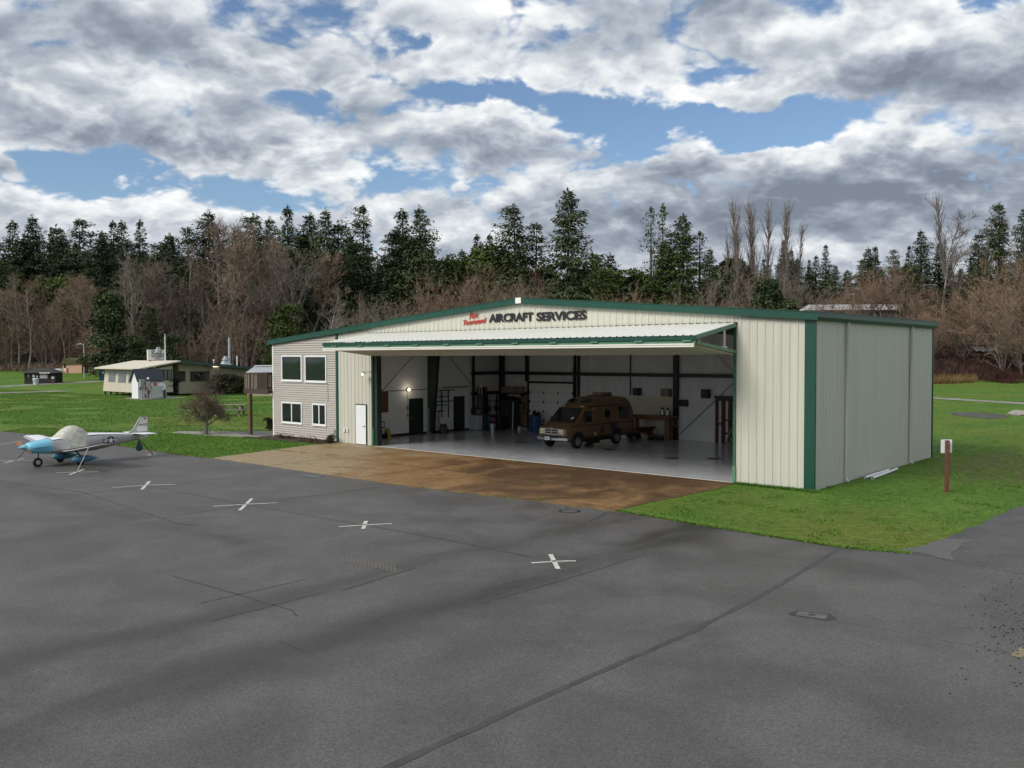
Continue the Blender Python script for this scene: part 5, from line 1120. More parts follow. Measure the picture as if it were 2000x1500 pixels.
o = thing('floor_jack', 'long handled floor jack behind the van at the bench end', 'jack', (onY(1224, 852, IB-1.2).x, IB-1.2, .02)); m2 = MB(); m2.tube([(0, 0, .1), (.35, .1, 1.35)], .018, 6); m2.build('handle', 'steel', o); m2 = MB(); m2.cbox((-.1, -.02, .09), (.5, .22, .14), 0, .02); m2.build('frame', 'galv', o); m2 = MB(); m2.tube([(-.1, -.12, .42), (.2, -.1, .46)], .02, 6); m2.build('cross_bar', 'wood', o)
for px, py, w, h, mt, lab, nm in ((1244, 767, .42, .42, 'black', 'black speaker box on the plywood ledge above the workbench', 'speaker_box'), (1378, 772, .44, .48, 'black', 'black speaker box on the ledge right of the column', 'speaker_box'), (1301, 770, .55, .42, 'brownbox', 'pale orange carton on the plywood ledge', 'carton')):
    p = rear(px, py, .2); o = thing(nm, lab, 'speaker' if nm == 'speaker_box' else 'box', (p.x, IB-.2, (onY(1123, 768, IB).z-(.03 if px > 1330 else 0))+.002)); m2 = MB(); m2.cbox((0, 0, h/2), (w, .3, h), 0, .02); m2.build('case', mt, o); m2 = MB(); m2.cbox((0, -.155, h*.5), (w*.8, .012, h*.8)); m2.build('front', 'steel' if mt == 'black' else 'concretep', o)
p = rear(1330, 787, .15); o = thing('breaker_box', 'black control box on the white panel beside the column', 'control box', (p.x+.05, IB-.15, p.z)); m2 = MB(); m2.cbox((0, 0, 0), (.75, .18, .36), 0, .02); m2.build('case', 'black', o); m2 = MB(); m2.cbox((0, -.095, .0), (.6, .012, .24)); m2.build('cover', 'steel', o); m2 = MB(); m2.tube([(-.22, 0, -.18), (-.22, .05, -.6), (-.25, .05, -.95)], .02, 6); m2.build('cable', 'black', o)
p = rear(1320, 826, .35); m2 = MB(); m2.tube([(p.x+.13*math.cos(t), IB-.36, p.z+.2*math.sin(t)) for t in [i*.45 for i in range(15)]], .025, 6); tag(m2.build('cord_coil', 'concretep', None, True), 'pale coiled cord hung on the dark rear column', 'cord')
o = thing('leaning_boards', 'pale boards leaning beside the stud frame at the far right inside', 'boards', (rear(1434).x, IB-.5, .02), .1); m2 = MB(); m2.bar((-.2, 0, .02), (.25, .35, 1.35), .16, .04, (1, 0, 0)); m2.build('board', 'deckpale', o); m2 = MB(); m2.bar((.05, -.1, .02), (.3, .3, .95), .12, .04, (1, 0, 0)); m2.build('board', 'concretep', o)
# ================================================================== CAFE and what stands round it
XF, YS = -88., 18.9
XL = onY(206, 755, YS).x; XR = onY(184, 716, YS-.9).x
cafe = thing('cafe_building', 'low tan cafe with cream patio roof and green edged gable beyond the lawn', 'building', (0, 0, 0))
yR, yA = 34.2, onX(352, 705, XF+.8).y
zL, zA_, zR = 3.38, 4.22, 3.22
mb = MB(); mb.prism([(YS+.15, .3), (yR-1.0, .3), (yR-1.0, zR-.18), (yA, zA_-.2), (YS+.15, zL-.12)], 'x', XL, XF-1.6); mb.build('wall', 'stucco', cafe)
ym = onX(345, 740, XF).y; mb = MB(); mb.prism([(ym+.4, .2), (yR-1.0, .2), (yR-1.0, zR-.2), (yA, zA_-.22), (ym+.4, zA_-.3)], 'x', XF-1.599, XF-.2); w_ = mb.build('wall', 'stucco', cafe)
mb = MB()
for (y0, z0), (y1, z1) in (((YS-.9, zL-.02), (yA, zA_)),):
    mb.add([(XF+.9, y0, z0), (XF+.9, y1, z1), (XR, y1, z1), (XR, y0, z0), (XF+.9, y0, z0-.16), (XF+.9, y1, z1-.16), (XR, y1, z1-.16), (XR, y0, z0-.16)], [(3, 2, 1, 0), (4, 5, 6, 7), (0, 1, 5, 4), (3, 0, 4, 7)])
mb.build('patio_roof', 'creamroof', cafe)
mb = MB(); y0, z0, y1, z1 = yA, zA_+.02, yR, zR
mb.add([(XF+.9, y0, z0), (XF+.9, y1, z1), (XR, y1, z1), (XR, y0, z0), (XF+.9, y0, z0-.32), (XF+.9, y1, z1-.32), (XR, y1, z1-.32), (XR, y0, z0-.32)], [(3, 2, 1, 0)[::-1], (4, 5, 6, 7)[::-1], (0, 1, 5, 4)[::-1], (1, 2, 6, 5)[::-1]]); rf = mb.build('roof', 'greenroof', cafe)
# patio enclosure: sloping cream panels with plastic windows
yP = onX(337, 740, XF).y
mb = MB(); mb.add([(XL-.15, YS-.25, .45), (XF+.12, YS-.25, .45), (XF, YS, zL-.3), (XL, YS, zL-.3)], [(0, 1, 2, 3)]); mb.add([(XF+.12, YS-.25, .45), (XF+.12, yP, .45), (XF, yP, zA_-.6), (XF, YS, zL-.3)], [(0, 1, 2, 3)]); mb.add([(XL-.15, YS-.25, .45), (XL, YS, zL-.3), (XL, YS+3, zL-.1), (XL-.15, YS+3, .45)], [(0, 1, 2, 3)]); mb.add([(XF+.12, yP, .45), (XF-1.6, yP, .45), (XF-1.6, yP, 3.5), (XF, yP, 3.5)], [(0, 1, 2, 3)]); mb.build('patio_wall', 'patio', cafe)
def pat(px0, px1, z0, z1):
    a = onY(px0, 730, YS-.1).x; b = onY(px1, 730, YS-.1).x; m2 = MB(); s_ = lambda z: YS-.26+.25*(z-.45)/(zL-.75)
    m2.add([(a, s_(z0)-.02, z0), (b, s_(z0)-.02, z0), (b, s_(z1)-.024, z1), (a, s_(z1)-.02, z1)], [(0, 1, 2, 3)]); m2.build('window', 'glasscafe', cafe)
pat(212, 225.5, 1.62, 2.95); pat(231, 246, 1.58, 2.95); pat(251, 268, 1.55, 2.95); pat(272, 280, 1.55, 2.95)
def cwin(px0, px1, py0, py1, x, mt='glass', mull=2):
    a, b = onX(px0, py1, x), onX(px1, py0, x); m2 = MB(); m2.box((x-.02, a.y, a.z), (x+.0, b.y, b.z)); o = m2.build('window', mt, cafe); m2 = MB()
    for k in range(mull+1): y = a.y+(b.y-a.y)*k/mull; m2.box((x+.001, y-.05, a.z), (x+.03, y+.05, b.z))
    m2.box((x+.002, a.y, b.z-.08), (x+.029, b.y, b.z)); m2.box((x+.002, a.y, a.z), (x+.029, b.y, a.z+.08)); m2.build('frame', 'darkwood', o)
cwin(311.5, 335, 721.5, 743, XF+.09, 'glasscafe', 3); cwin(348, 361, 725, 745, XF-.17, 'glass', 3); cwin(372.5, 408, 725, 745, XF-.17, 'glass', 3)
mb = MB(); y = YS
while y < yP: mb.box((XF-.15, y-.08, .0), (XF+.0, y+.08, .45)); y += 1.4
x = XL
while x < XF: mb.box((x-.08, YS-.12, .0), (x+.08, YS+.04, .45)); x += 1.6
mb.build('patio_pier', 'darkwood', cafe)
mb = MB(); mb.box((XF-1.55, yR-1.0, .15), (XF-.25, yR-.7, zR-.35)); mb.build('corner_post', 'patio', cafe)
p, q = onX(417, 715.5, XF-.1), onX(432, 715.5, XF-.1); mb = MB(); mb.box((XF-.15, p.y, p.z-.06), (XF-.05, q.y, p.z+.08)); mb.build('light_tube', 'tube', cafe)
p = onX(301, 717, XF+.1); mb = MB(); mb.ell((XF+.2, p.y, p.z), (.12, .12, .16), 8, 5); mb.build('lamp', 'white', cafe)
sx_ = XF-5.5; p, q = onX(288, 703, sx_), onX(322, 683, sx_)
mb = MB(); mb.box((sx_-.12, p.y, p.z-.02), (sx_+.12, q.y, q.z)); sgn = mb.build('roof_sign', 'white_metal', cafe); wd_ = q.y-p.y; hh = q.z-p.z
mb = MB(); mb.box((sx_-.1, p.y+.3, p.z-1.2), (sx_+.1, p.y+.4, p.z-.03)); mb.box((sx_-.1, q.y-.4, p.z-1.2), (sx_+.1, q.y-.3, p.z-.03)); mb.build('sign_legs', 'steel', sgn)
def fit(o, ax, w):
    v = [c.co.x for c in o.data.vertices]; o.scale.x = w/(max(v)-min(v))
RX = (rad(90), 0, rad(90))
o = text('sign_text', 'SPRUCE', .62, sgn, 'greenroof', (sx_+.125, p.y+wd_*.20, p.z+hh*.60), RX, .003, .015); fit(o, 0, wd_*.58)
o = text('sign_text', 'GOOSE', .62, sgn, 'greenroof', (sx_+.125, p.y+wd_*.20, p.z+hh*.28), RX, .003, .015); fit(o, 0, wd_*.58)
o = text('sign_text', 'CAFE', .22, sgn, 'red', (sx_+.125, p.y+wd_*.36, p.z+hh*.10), RX, .003, .006); fit(o, 0, wd_*.3)
mb = MB()
for a, b in (((.82, .30), (.95, .68)), ((.84, .62), (.93, .36)), ((.80, .50), (.96, .54))): mb.bar((sx_+.128, p.y+wd_*a[0], p.z+hh*a[1]), (sx_+.128, p.y+wd_*b[0], p.z+hh*b[1]), .012, .10, (1, 0, 0))
mb.build('red_aeroplane_mark', 'red', sgn)
c = onX(306, 679, sx_); mb = MB(); pts = [(a*.55, b*.45-.15) for a, b in ((-.75, -1.1), (-.35, -.25), (-.15, .35), (.25, .5), (.62, .3), (.7, -.1), (.35, -.35), (.15, -.9), (-.3, -1.15))]
mb.prism([(c.y+a, c.z+b) for a, b in pts], 'x', sx_+.13, sx_+.2); gz = mb.build('bird_cutout', 'white', sgn); mb = MB(); mb.lathe([(.07, .0), (.07, .012)], (sx_+.2, c.y+.14, c.z-.12), 10, 'x'); mb.build('eye', 'black', gz)
# roof fittings
d0 = XF-6
def roofz2(y): return zA_-(y-yA)*(zA_-zR)/(yR-yA)
pv = onX(440.5, 700, d0); zz = roofz2(pv.y)
mb = MB(); mb.add([(d0+x, pv.y+y, z) for z, s_ in ((zz-.1, .68), (zz+.75, .34)) for x, y in ((-s_, -s_), (s_, -s_), (s_, s_), (-s_, s_))], [(3, 2, 1, 0), (4, 5, 6, 7), (0, 1, 5, 4), (1, 2, 6, 5), (2, 3, 7, 6), (3, 0, 4, 7)]); vh = mb.build('vent_hood', 'galv', cafe)
mb = MB(); mb.lathe([(.22, .76), (.45, .82), (.45, 1.1), (.26, 1.18), (.26, 1.4), (.1, 1.43)], (d0, pv.y, zz), 16); mb.build('fan_cap', 'galv', vh, True)
for px, h, r_, mt in ((463, 1.5, .09, 'white'), (417.5, .6, .06, 'white')):
    p = onX(px, 700, d0+1.5); mb = MB(); mb.tube([(d0+1.5, p.y, roofz2(p.y)-.1), (d0+1.5, p.y, roofz2(p.y)+h)], r_, 8)
    if h < 1: mb.lathe([(.14, h), (.14, h+.1), (.02, h+.16)], (d0+1.5, p.y, roofz2(p.y)), 10)
    mb.build('vent_pipe', mt, cafe)
# fuel kiosk
kp = gnd(270, 779.5); K = thing('fuel_shed', 'small white fuel shed with dark shingle roof and red checks in front of the cafe', 'shed', (kp.x, kp.y, 0))
L_, Wd = 2.75, 1.5
mb = MB(); mb.prism([(-Wd, 0), (0, 0), (0, 2.25), (-Wd/2, 3.2), (-Wd, 2.25)], 'y', 0, L_); mb.build('wall', 'white', K)
mb = MB()
for s, x0, x1, z0, z1 in ((1, .22, -Wd/2, 2.0, 3.34), (-1, -Wd-.22, -Wd/2, 2.0, 3.34)): mb.prism([(x0, z0), (x1, z1), (x1, z1-.1), (x0, z0-.1)], 'y', -.2, L_+.2)
mb.build('roof', 'roofblue', K)
mb = MB(); v = [(.012, .75+iy*.35, .08+iz*.42) for iz in range(5) for iy in range(6)]
mb.add(v, [(iz*6+iy, iz*6+iy+1, iz*6+iy+7, iz*6+iy+6) for iz in range(4) for iy in range(5)]); mb.m = [(iy+iz) % 2 for iz in range(4) for iy in range(5)]; mb.build('checker_panel', ['orange', 'white'], K)
mb = MB(); mb.box((.02, .12, .15), (.035, .62, 2.0)); dd = mb.build('door', 'white', K); mb = MB()
for i in range(9): mb.box((.036, .14, 1.0+i*.11), (.06, .60, 1.06+i*.11))
mb.build('louvre', 'darkwood', dd)
def cabinet(px, py0, py1, w, lab, nm, mt, x=.5):
    b = gnd(px, py1); b = Vector((kp.x+x, onX(px, py1, kp.x+x).y, 0)); z0 = max(0, onX(px, py1, b.x).z); z1 = onX(px, py0, b.x).z; o = thing(nm, lab, 'cabinet', (b.x, b.y, 0)); m2 = MB(); m2.box((0, -w/2, z0), (.4, w/2, z1)); m2.build('case', mt, o); m2 = MB(); m2.box((.401, -w/2+.05, z0+.06), (.415, w/2-.05, z1-.06)); d_ = m2.build('door', mt, o); m2 = MB(); m2.box((.416, w/2-.16, (z0+z1)/2-.1), (.44, w/2-.11, (z0+z1)/2+.1)); m2.build('handle', 'black', d_)
    if z0 > .3: m2 = MB(); m2.box((.1, -.05, 0), (.2, .05, z0-.001)); m2.build('post', 'steelgrey', o)
    return o
cabinet(276, 741, 755.5, .52, 'grey metal cabinet on a post, left at the fuel shed', 'meter_cabinet', 'steelgrey', .9); cabinet(286, 745, 756, .42, 'light grey card reader on a post before the fuel shed', 'card_reader', 'galv', 1.0)
cabinet(304.5, 753.5, 776.5, 1.3, 'wide pale grey fuel cabinet standing on the ground right of the checks', 'fuel_cabinet', 'galv', 1.0)
p = onX(315, 762, kp.x+1); o = thing('hose_reel', 'white and black hose reel at the right end of the pale fuel cabinet', 'hose reel', (kp.x+1, p.y, 0)); m2 = MB(); m2.cbox((0, .1, .55), (.5, .5, 1.1)); m2.build('stand', 'black', o); m2 = MB(); m2.lathe([(.1, .26), (.42, .27), (.42, .32), (.12, .33)], (0, .0, 1.35), 14, 'x'); m2.build('reel', 'white', o)
o = thing('fuel_drum', 'grey drum beside the flagpole foot', 'barrel', (kp.x+.6, onX(319.5, 770, kp.x+.6).y, 0)); m2 = MB(); m2.lathe([(.3, 0), (.32, .05), (.32, 1.2), (.28, 1.25)], (0, 0, 0), 14); m2.build('shell', 'steelgrey', o, True); m2 = MB(); m2.lathe([(.29, 1.251), (.29, 1.27), (0, 1.28)], (0, 0, 0), 14, cap=False); m2.build('lid', 'black', o)
p = onX(290, 777, kp.x+1.1); o = thing('globe_lamp', 'thin post with a small white globe before the fuel shed', 'lamp', (kp.x+1.1, p.y, 0)); m2 = MB(); m2.tube([(0, 0, 0), (0, 0, 2.15)], .035, 6); m2.build('post', 'black', o); m2 = MB(); m2.ell((0, 0, 2.28), (.14, .14, .14), 10, 6); m2.build('globe', 'white', o, True)
tag(flat('concrete_slab', [(kp.x-2.1, kp.y-.5), (kp.x+2.0, kp.y-.5), (kp.x+2.0, kp.y+4.6), (kp.x-2.1, kp.y+4.6)], .06, 'concretep', thick=.06), kind='structure')
# poles
p = gt(324, 773); h = height_to(324, 655, dl(p.x, p.y)[0]); o = thing('flagpole', 'thin white flagpole on the lawn before the cafe', 'flagpole', p); m2 = MB(); m2.tube([(0, 0, 0), (0, 0, h)], [.10, .05], 10); m2.build('pole', 'white', o); m2 = MB(); m2.lathe([(.3, 0), (.28, .12), (.12, .3)], (0, 0, 0), 12); m2.build('base', 'white', o); m2 = MB(); m2.ell((0, 0, h+.08), (.09, .09, .09), 8, 5); m2.build('finial', 'galv', o); m2 = MB(); m2.cbox((.1, 0, h-1.3), (.12, .1, .3)); m2.build('pulley', 'galv', o)
p = gt(449, 764); h = height_to(449, 660, dl(p.x, p.y)[0]); o = thing('utility_pole', 'thick plain pale grey pole standing before the dark shrubs', 'pole', p); m2 = MB(); m2.tube([(0, 0, 0), (0, 0, h)], [.19, .15], 10); m2.build('shaft', pm('pale_blue_grey_paint', (.36, .40, .41), .6, 0, .1, 2), o); m2 = MB(); m2.lathe([(.28, 0), (.28, .15), (.2, .18)], (0, 0, 0), 12); m2.build('collar', 'concretep', o)
p = gt(165, 740.5); h = height_to(165, 672, dl(p.x, p.y)[0]); o = thing('street_lamp', 'weathered street lamp with a short arm between the pink shed and the cafe', 'street lamp', p); m2 = MB(); m2.tube([(0, 0, 0), (0, 0, h)], [.14, .10], 8); m2.build('pole', 'galv', o)
v = Vector((-RH[0], -RH[1], 0)); m2 = MB(); m2.tube([(0, 0, h-.15), v*.5+Vector((0, 0, h+.05)), v*.9+Vector((0, 0, h))], .04, 6); m2.build('arm', 'galv', o); m2 = MB(); c = v*1.05; m2.ell((c.x, c.y, h-.02), (.3, .22, .09), 10, 6); m2.build('lamp_head', 'galv', o, True)
# outlying sheds; their frame turns a little to the camera
def local(px, py, rz, nm, lab, cat): p = gt(px, py); return thing(nm, lab, cat, p, rz)
A_ = -YAW
o = local(78, 749.5, A_+.12, 'kiosk_hut', 'dark brown kiosk hut with low hipped roof beside the gravel lanes', 'hut')
m2 = MB(); m2.box((-2.35, 0, 0), (2.35, 3., 1.75)); m2.build('wall', 'darkwood', o)
m2 = MB(); m2.add([(-2.75, -.45, 1.72), (2.75, -.45, 1.72), (2.75, 3.4, 1.72), (-2.75, 3.4, 1.72), (-.9, 1.5, 2.55), (.9, 1.5, 2.55)], [(3, 2, 1, 0), (0, 1, 5, 4), (1, 2, 5), (2, 3, 4, 5), (3, 0, 4)]); m2.build('roof', pm('grey_shingle', (.035, .033, .030), .85, 0, .3, 6), o)
for x0, x1, z0, z1, mt, nm in ((.0, 1.15, .85, 1.45, 'galv', 'notice_board'), (-1.1, -.75, 1.05, 1.45, 'white_metal', 'notice'), (-.5, -.3, 1.05, 1.3, 'white', 'notice'), (-.55, -.3, 1.32, 1.5, 'red2', 'notice'), (-1.75, -1.65, 1.1, 1.5, 'white', 'notice'), (.1, 1.7, 1.66, 1.79, 'white', 'gutter_panel')):
    m2 = MB(); m2.box((x0, -.03 if z1 < 1.6 else -.48, z0), (x1, -.0 if z1 < 1.6 else -.455, z1)); m2.build(nm, mt, o)
q = gt(70, 751.5); b = thing('litter_bin', 'pale tapered litter bin before the dark kiosk hut', 'bin', q); m2 = MB(); m2.lathe([(.34, 0), (.42, .75), (.46, .8), (.46, .95)], (0, 0, 0), 14); m2.build('body', 'applew', b, True); m2 = MB(); m2.lathe([(.44, .951), (.4, 1.02), (0, 1.04)], (0, 0, 0), 14, cap=False); m2.build('lid', 'white', b)
q = gt(104, 751); b = thing('mailbox_post', 'little white box on a thin post at the hut corner', 'post box', q); m2 = MB(); m2.cbox((0, 0, .45), (.08, .08, .9)); m2.build('post', 'wood', b); m2 = MB(); m2.cbox((0, 0, 1.06), (.32, .3, .32), 0, .03); m2.build('box', 'white', b)
o = local(140, 729, A_-.1, 'garden_shed', 'salmon pink shed with mossy gable roof at the edge of the woods', 'shed')
k = dl(*gt(140, 729)[:2])[0]/1717; 
m2 = MB(); m2.prism([(0, 0), (2.6, 0), (2.6, 1.95), (1.3, 3.1), (0, 1.95)], 'x', -1.1, 2.2) if False else m2.box((-.9, 0, 0), (2.1, 2.6, 1.95)); m2.build('wall', 'pink', o)
m2 = MB(); m2.prism([(-1.9, 0), (-.9, 0), (-.9, 2.0), (-1.4, 2.75), (-1.9, 2.0)], 'y', .0, 2.6); m2.build('gable_wall', 'pink', o)
m2 = MB(); m2.add([(-2.1, -.3, 1.75), (-1.4, -.3, 2.85), (-.7, -.3, 1.8), (2.3, -.25, 1.9), (2.3, 1.3, 2.95), (-1.4, 1.3, 2.95), (2.3, 2.9, 1.9), (-2.1, 2.9, 1.8)], [(2, 3, 4, 5, 1), (0, 1, 5, 7), (5, 4, 6, 7), (0, 2, 1)]); m2.build('roof', 'moss', o)
m2 = MB(); m2.box((-1.62, -.03, 1.0), (-1.18, -.001, 1.75)); m2.build('window', 'darkwood', o); m2 = MB(); m2.box((-1.0, -.04, .05), (-.7, -.001, 1.0)); m2.build('red_panel', 'red2', o); m2 = MB(); m2.box((-1.5, -.05, .4), (-1.2, -.032, .95)); m2.build('white_panel', 'white', o)
for k, (px, py, lab) in enumerate(((109, 731, 'left white plastic chair beside the pink shed'), (114, 730.5, 'middle white plastic chair beside the pink shed'), (119, 730, 'right white plastic chair beside the pink shed'))):
    o = local(px, py, A_+.3*k, 'plastic_chair', lab, 'chair'); o['group'] = 'white chairs by the pink shed'; m2 = MB(); m2.cbox((0, 0, .44), (.5, .5, .05)); m2.build('seat', 'white', o); m2 = MB(); m2.cbox((0, .24, .75), (.5, .05, .6)); m2.build('backrest', 'white', o)
    for x in (-.2, .2):
        for y in (-.2, .2): m2 = MB(); m2.cbox((x, y, .21), (.05, .05, .42)); m2.build('leg', 'white', o)
o = local(201, 743.5, A_+.35, 'portable_toilet', 'dark teal portable toilet with white roof behind the patio corner', 'toilet'); m2 = MB(); m2.cbox((0, .55, 1.03), (1.15, 1.15, 2.06), 0, .05); m2.build('body', 'pot', o); m2 = MB(); m2.cbox((.05, -.035, .98), (.78, .03, 1.8)); dd = m2.build('door', 'pot', o); m2 = MB(); m2.cbox((0.05, -.06, 1.35), (.3, .012, .22)); m2.build('sticker', 'white', dd); m2 = MB(); m2.cbox((0, .55, 2.14), (1.24, 1.24, .16), 0, .06); m2.build('roof', 'white', o)
o = thing('white_roofed_shed', 'white roofed low shed behind the wooden balcony', 'shed', at(512, 104), A_+.05); m2 = MB(); m2.box((-1.75, 0, 0), (3.5, 3., 2.7)); m2.build('wall', 'stucco', o); m2 = MB(); m2.add([(-1.95, -.2, 2.75), (3.7, -.2, 2.75), (3.7, 1.6, 3.55), (-1.2, 1.6, 3.55), (-1.95, 3.2, 2.75), (3.7, 3.2, 2.75)], [(0, 1, 2, 3), (3, 2, 5, 4), (0, 3, 4), (0, 4, 5, 1)]); m2.build('roof', 'galv', o); m2 = MB(); m2.bar((-1.2, 1.6, 3.57), (3.7, 1.6, 3.57), .5, .1); m2.build('ridge_cap', 'white', o)
# picnic table
p = gnd(449, 812); o = thing('picnic_table', 'weathered wooden picnic table with attached benches on the lawn', 'picnic table', p, A_+.02); o.scale = (1.25, 1.2, 1.15)
def planks(z, y0, y1, n, nm, L=2.1):
    m2 = MB(); w = (y1-y0)/n
    for i in range(n): m2.cbox((0, y0+w*(i+.5), z), (L, w-.015, .045))
    m2.build(nm, 'greywood', o)
planks(.76, -.38, .38, 5, 'tabletop'); planks(.45, -.86, -.58, 2, 'bench', 2.3); planks(.45, .58, .86, 2, 'bench', 2.3)
for x in (-.72, .72):
    for s in (-1, 1): m2 = MB(); m2.bar((x, s*.24, .735), (x, s*.66, 0), .05, .11, (1, 0, 0)); m2.build('leg', 'greywood', o)
    m2 = MB(); m2.bar((x+.03, -.84, .40), (x+.03, .84, .40), .045, .1); m2.bar((x+.03, -.36, .715), (x+.03, .36, .715), .045, .08); m2.build('crosspiece', 'greywood', o)
for s in (-1, 1): m2 = MB(); m2.bar((s*.70, 0, .41), (s*.12, 0, .73), .09, .045); m2.build('brace', 'greywood', o)
# house on the hill at the right
c = at(1672, 186); o = thing('hill_house', 'long house with pale metal roof half hidden on the hillside', 'house', (c.x, c.y, c.z-1.0), A_-.05)
zt = height_to(1672, 593, 186)+1.0; zb = height_to(1672, 605, 186)+1.
m2 = MB(); m2.box((-9.5, 0, 0), (9.8, 6, zb)); m2.build('wall', pm('grey_brown_cladding', (.12, .10, .09), .8), o)
m2 = MB(); m2.add([(-10.8, -.6, zb-.05), (10.2, -.6, zb-.05), (10.6, 3, zt), (-9.2, 3, zt), (-10.8, 6.6, zb-.05), (10.2, 6.6, zb-.05)], [(0, 1, 2, 3), (3, 2, 5, 4), (0, 3, 4), (1, 5, 2)]); m2.build('roof', pm('pale_metal_roof', (.56, .55, .53), .5, 0, .12, .6), o)
for x in (-3.5, -1.2, 2.6, 4.0): m2 = MB(); m2.box((x, -.04, zb-1.4), (x+.9, -.001, zb-.35)); w_ = m2.build('window', 'glass', o); m2 = MB(); m2.box((x-.06, -.06, zb-1.46), (x, -.041, zb-.3)); m2.box((x+.9, -.06, zb-1.46), (x+.96, -.041, zb-.3)); m2.build('frame', 'white', w_)
c = at(1925, 153); o = thing('metal_sheet', 'crumpled grey metal sheet lying among the brambles on the slope', 'metal sheet', c+Vector((0, 0, 1.2)), A_); m2 = MB()
m2.add([(-2.2+i*.55, (j-.5)*2.2, .75*j+.18*((i+j) % 2)) for j in range(2) for i in range(9)], [(i, i+1, i+10, i+9) for i in range(8)]); m2.build('sheet', 'galv', o)
c = gt(1990, 812); o = thing('boulder', 'pale rounded boulder on the grass at the right edge', 'boulder', c); m2 = MB(); m2.ell((0, 0, .12), (.75, .45, .3), 14, 8); r = random.Random(3)
m2.v = [(x*(1+r.uniform(-.12, .12)), y*(1+r.uniform(-.12, .12)), z*(1+r.uniform(-.15, .15))) for x, y, z in m2.v]; m2.build('stone', 'concretep', o, True)
# ================================================================== TREES
def sprays(pos, dirv, side, length, width, droop):
    """many small four cornered sprays: arrays (n,3),(n,3),(n,3),(n),(n)"""
    L = length[:, None]; Wd = width[:, None]; down = np.array([0, 0, -1.])
    a = pos; t = pos+dirv*L+down*droop[:, None]*L; m = pos+dirv*L*.45
    V = np.stack([a, m+side*Wd, t, m-side*Wd], 1).reshape(-1, 3)
    return V
def norm(v): return v/np.maximum(np.linalg.norm(v, axis=1, keepdims=True), 1e-6)
def fir_mesh(seed, H=30., R=4.4, base=.10, dense=1., droopy=.25, power=.75, gap=.12, irr=.25):
    g = np.random.default_rng(seed); P = []; D = []; SD = []; LN = []; WD = []; DR = []
    z = H*base
    lop = g.uniform(0, 6.28); lopk = g.uniform(0, irr)
    while z < H*.985:
        f = (z-H*base)/(H*(1-base)); Lz = R*(1-f)**power*(.6+.4*min(1, f*5+.4))+.22
        nb = int(g.integers(6, 10)) if f < .85 else 6
        a0 = g.uniform(0, 6.28); bulge = 1+.14*math.sin(z*.9+seed)+.08*math.sin(z*2.3+seed*2)
        for k in range(nb):
            if g.random() < gap and f < .93: continue
            a = a0+6.283*k/nb+g.normal(0, .3); L = Lz*g.uniform(.55, 1.15)*(1+lopk*math.cos(a-lop))*bulge
            el = .50*f-.30*(1-f)+g.normal(0, .10)
            h = np.array([math.cos(a), math.sin(a), 0.]); sd = np.array([-math.sin(a), math.cos(a), 0.])
            n = max(8, int((7+L*9.5)*dense)); t = g.random(n)**.8*.94+.05
            curve = -droopy*t*t*L*(1-f)+.14*np.maximum(t-.7, 0)*L
            fan = (.10+.16*(1-np.abs(t-.55)))*L
            p = h*(L*t)[:, None]+sd*(g.normal(0, 1, n)*fan*.7)[:, None]; p[:, 2] = z+L*t*math.sin(el)+curve+g.normal(0, .10+.02*L, n)
            d = h*g.uniform(.3, 1., n)[:, None]+sd*g.normal(0, .55, n)[:, None]; d[:, 2] += g.normal(-.25, .30, n)
            d = norm(d); s = norm(np.cross(d, np.array([0, 0, 1.])+g.normal(0, .6, (n, 3))))
            P.append(p); D.append(d); SD.append(s); LN.append(g.uniform(.5, 1.05, n)*(.62+.42*(1-f))*(1.1-.35*t)*.88); WD.append(g.uniform(.08, .17, n)*(.7+.5*(1-f))); DR.append(g.uniform(.05, .45, n))
        z += (.42+.36*(1-f))*g.uniform(.6, 1.4)
    n = 26; P.append(np.stack([g.normal(0, .06, n), g.normal(0, .06, n), H*g.uniform(.955, 1.0, n)], 1)); d = norm(np.stack([g.normal(0, .35, n), g.normal(0, .35, n), g.uniform(.4, 1., n)], 1)); D.append(d); SD.append(norm(np.cross(d, g.normal(0, 1, (n, 3))))); LN.append(g.uniform(.3, .6, n)); WD.append(g.uniform(.05, .1, n)); DR.append(np.zeros(n))
    V = sprays(*[np.concatenate(x) for x in (P, D, SD, LN, WD, DR)])
    F = np.arange(len(V)).reshape(-1, 4)
    crown = rawmesh('crown', V, F, 'fir')
    tb = MB(); tb.tube([(0, 0, -.6), (0, 0, 1), (0, 0, H*.5), (0, 0, H*.97)], [H*.016, H*.0125, H*.008, .03], 7); tr = tb_mesh(tb, 'trunk', 'barkdark')
    return (tr, crown, H)
def tb_mesh(mb, name, mat):
    me = bpy.data.meshes.new(name); me.from_pydata(mb.v, [], mb.f); me.materials.append(M[mat]); me.update(); me.polygons.foreach_set('use_smooth', [True]*len(mb.f)); return me
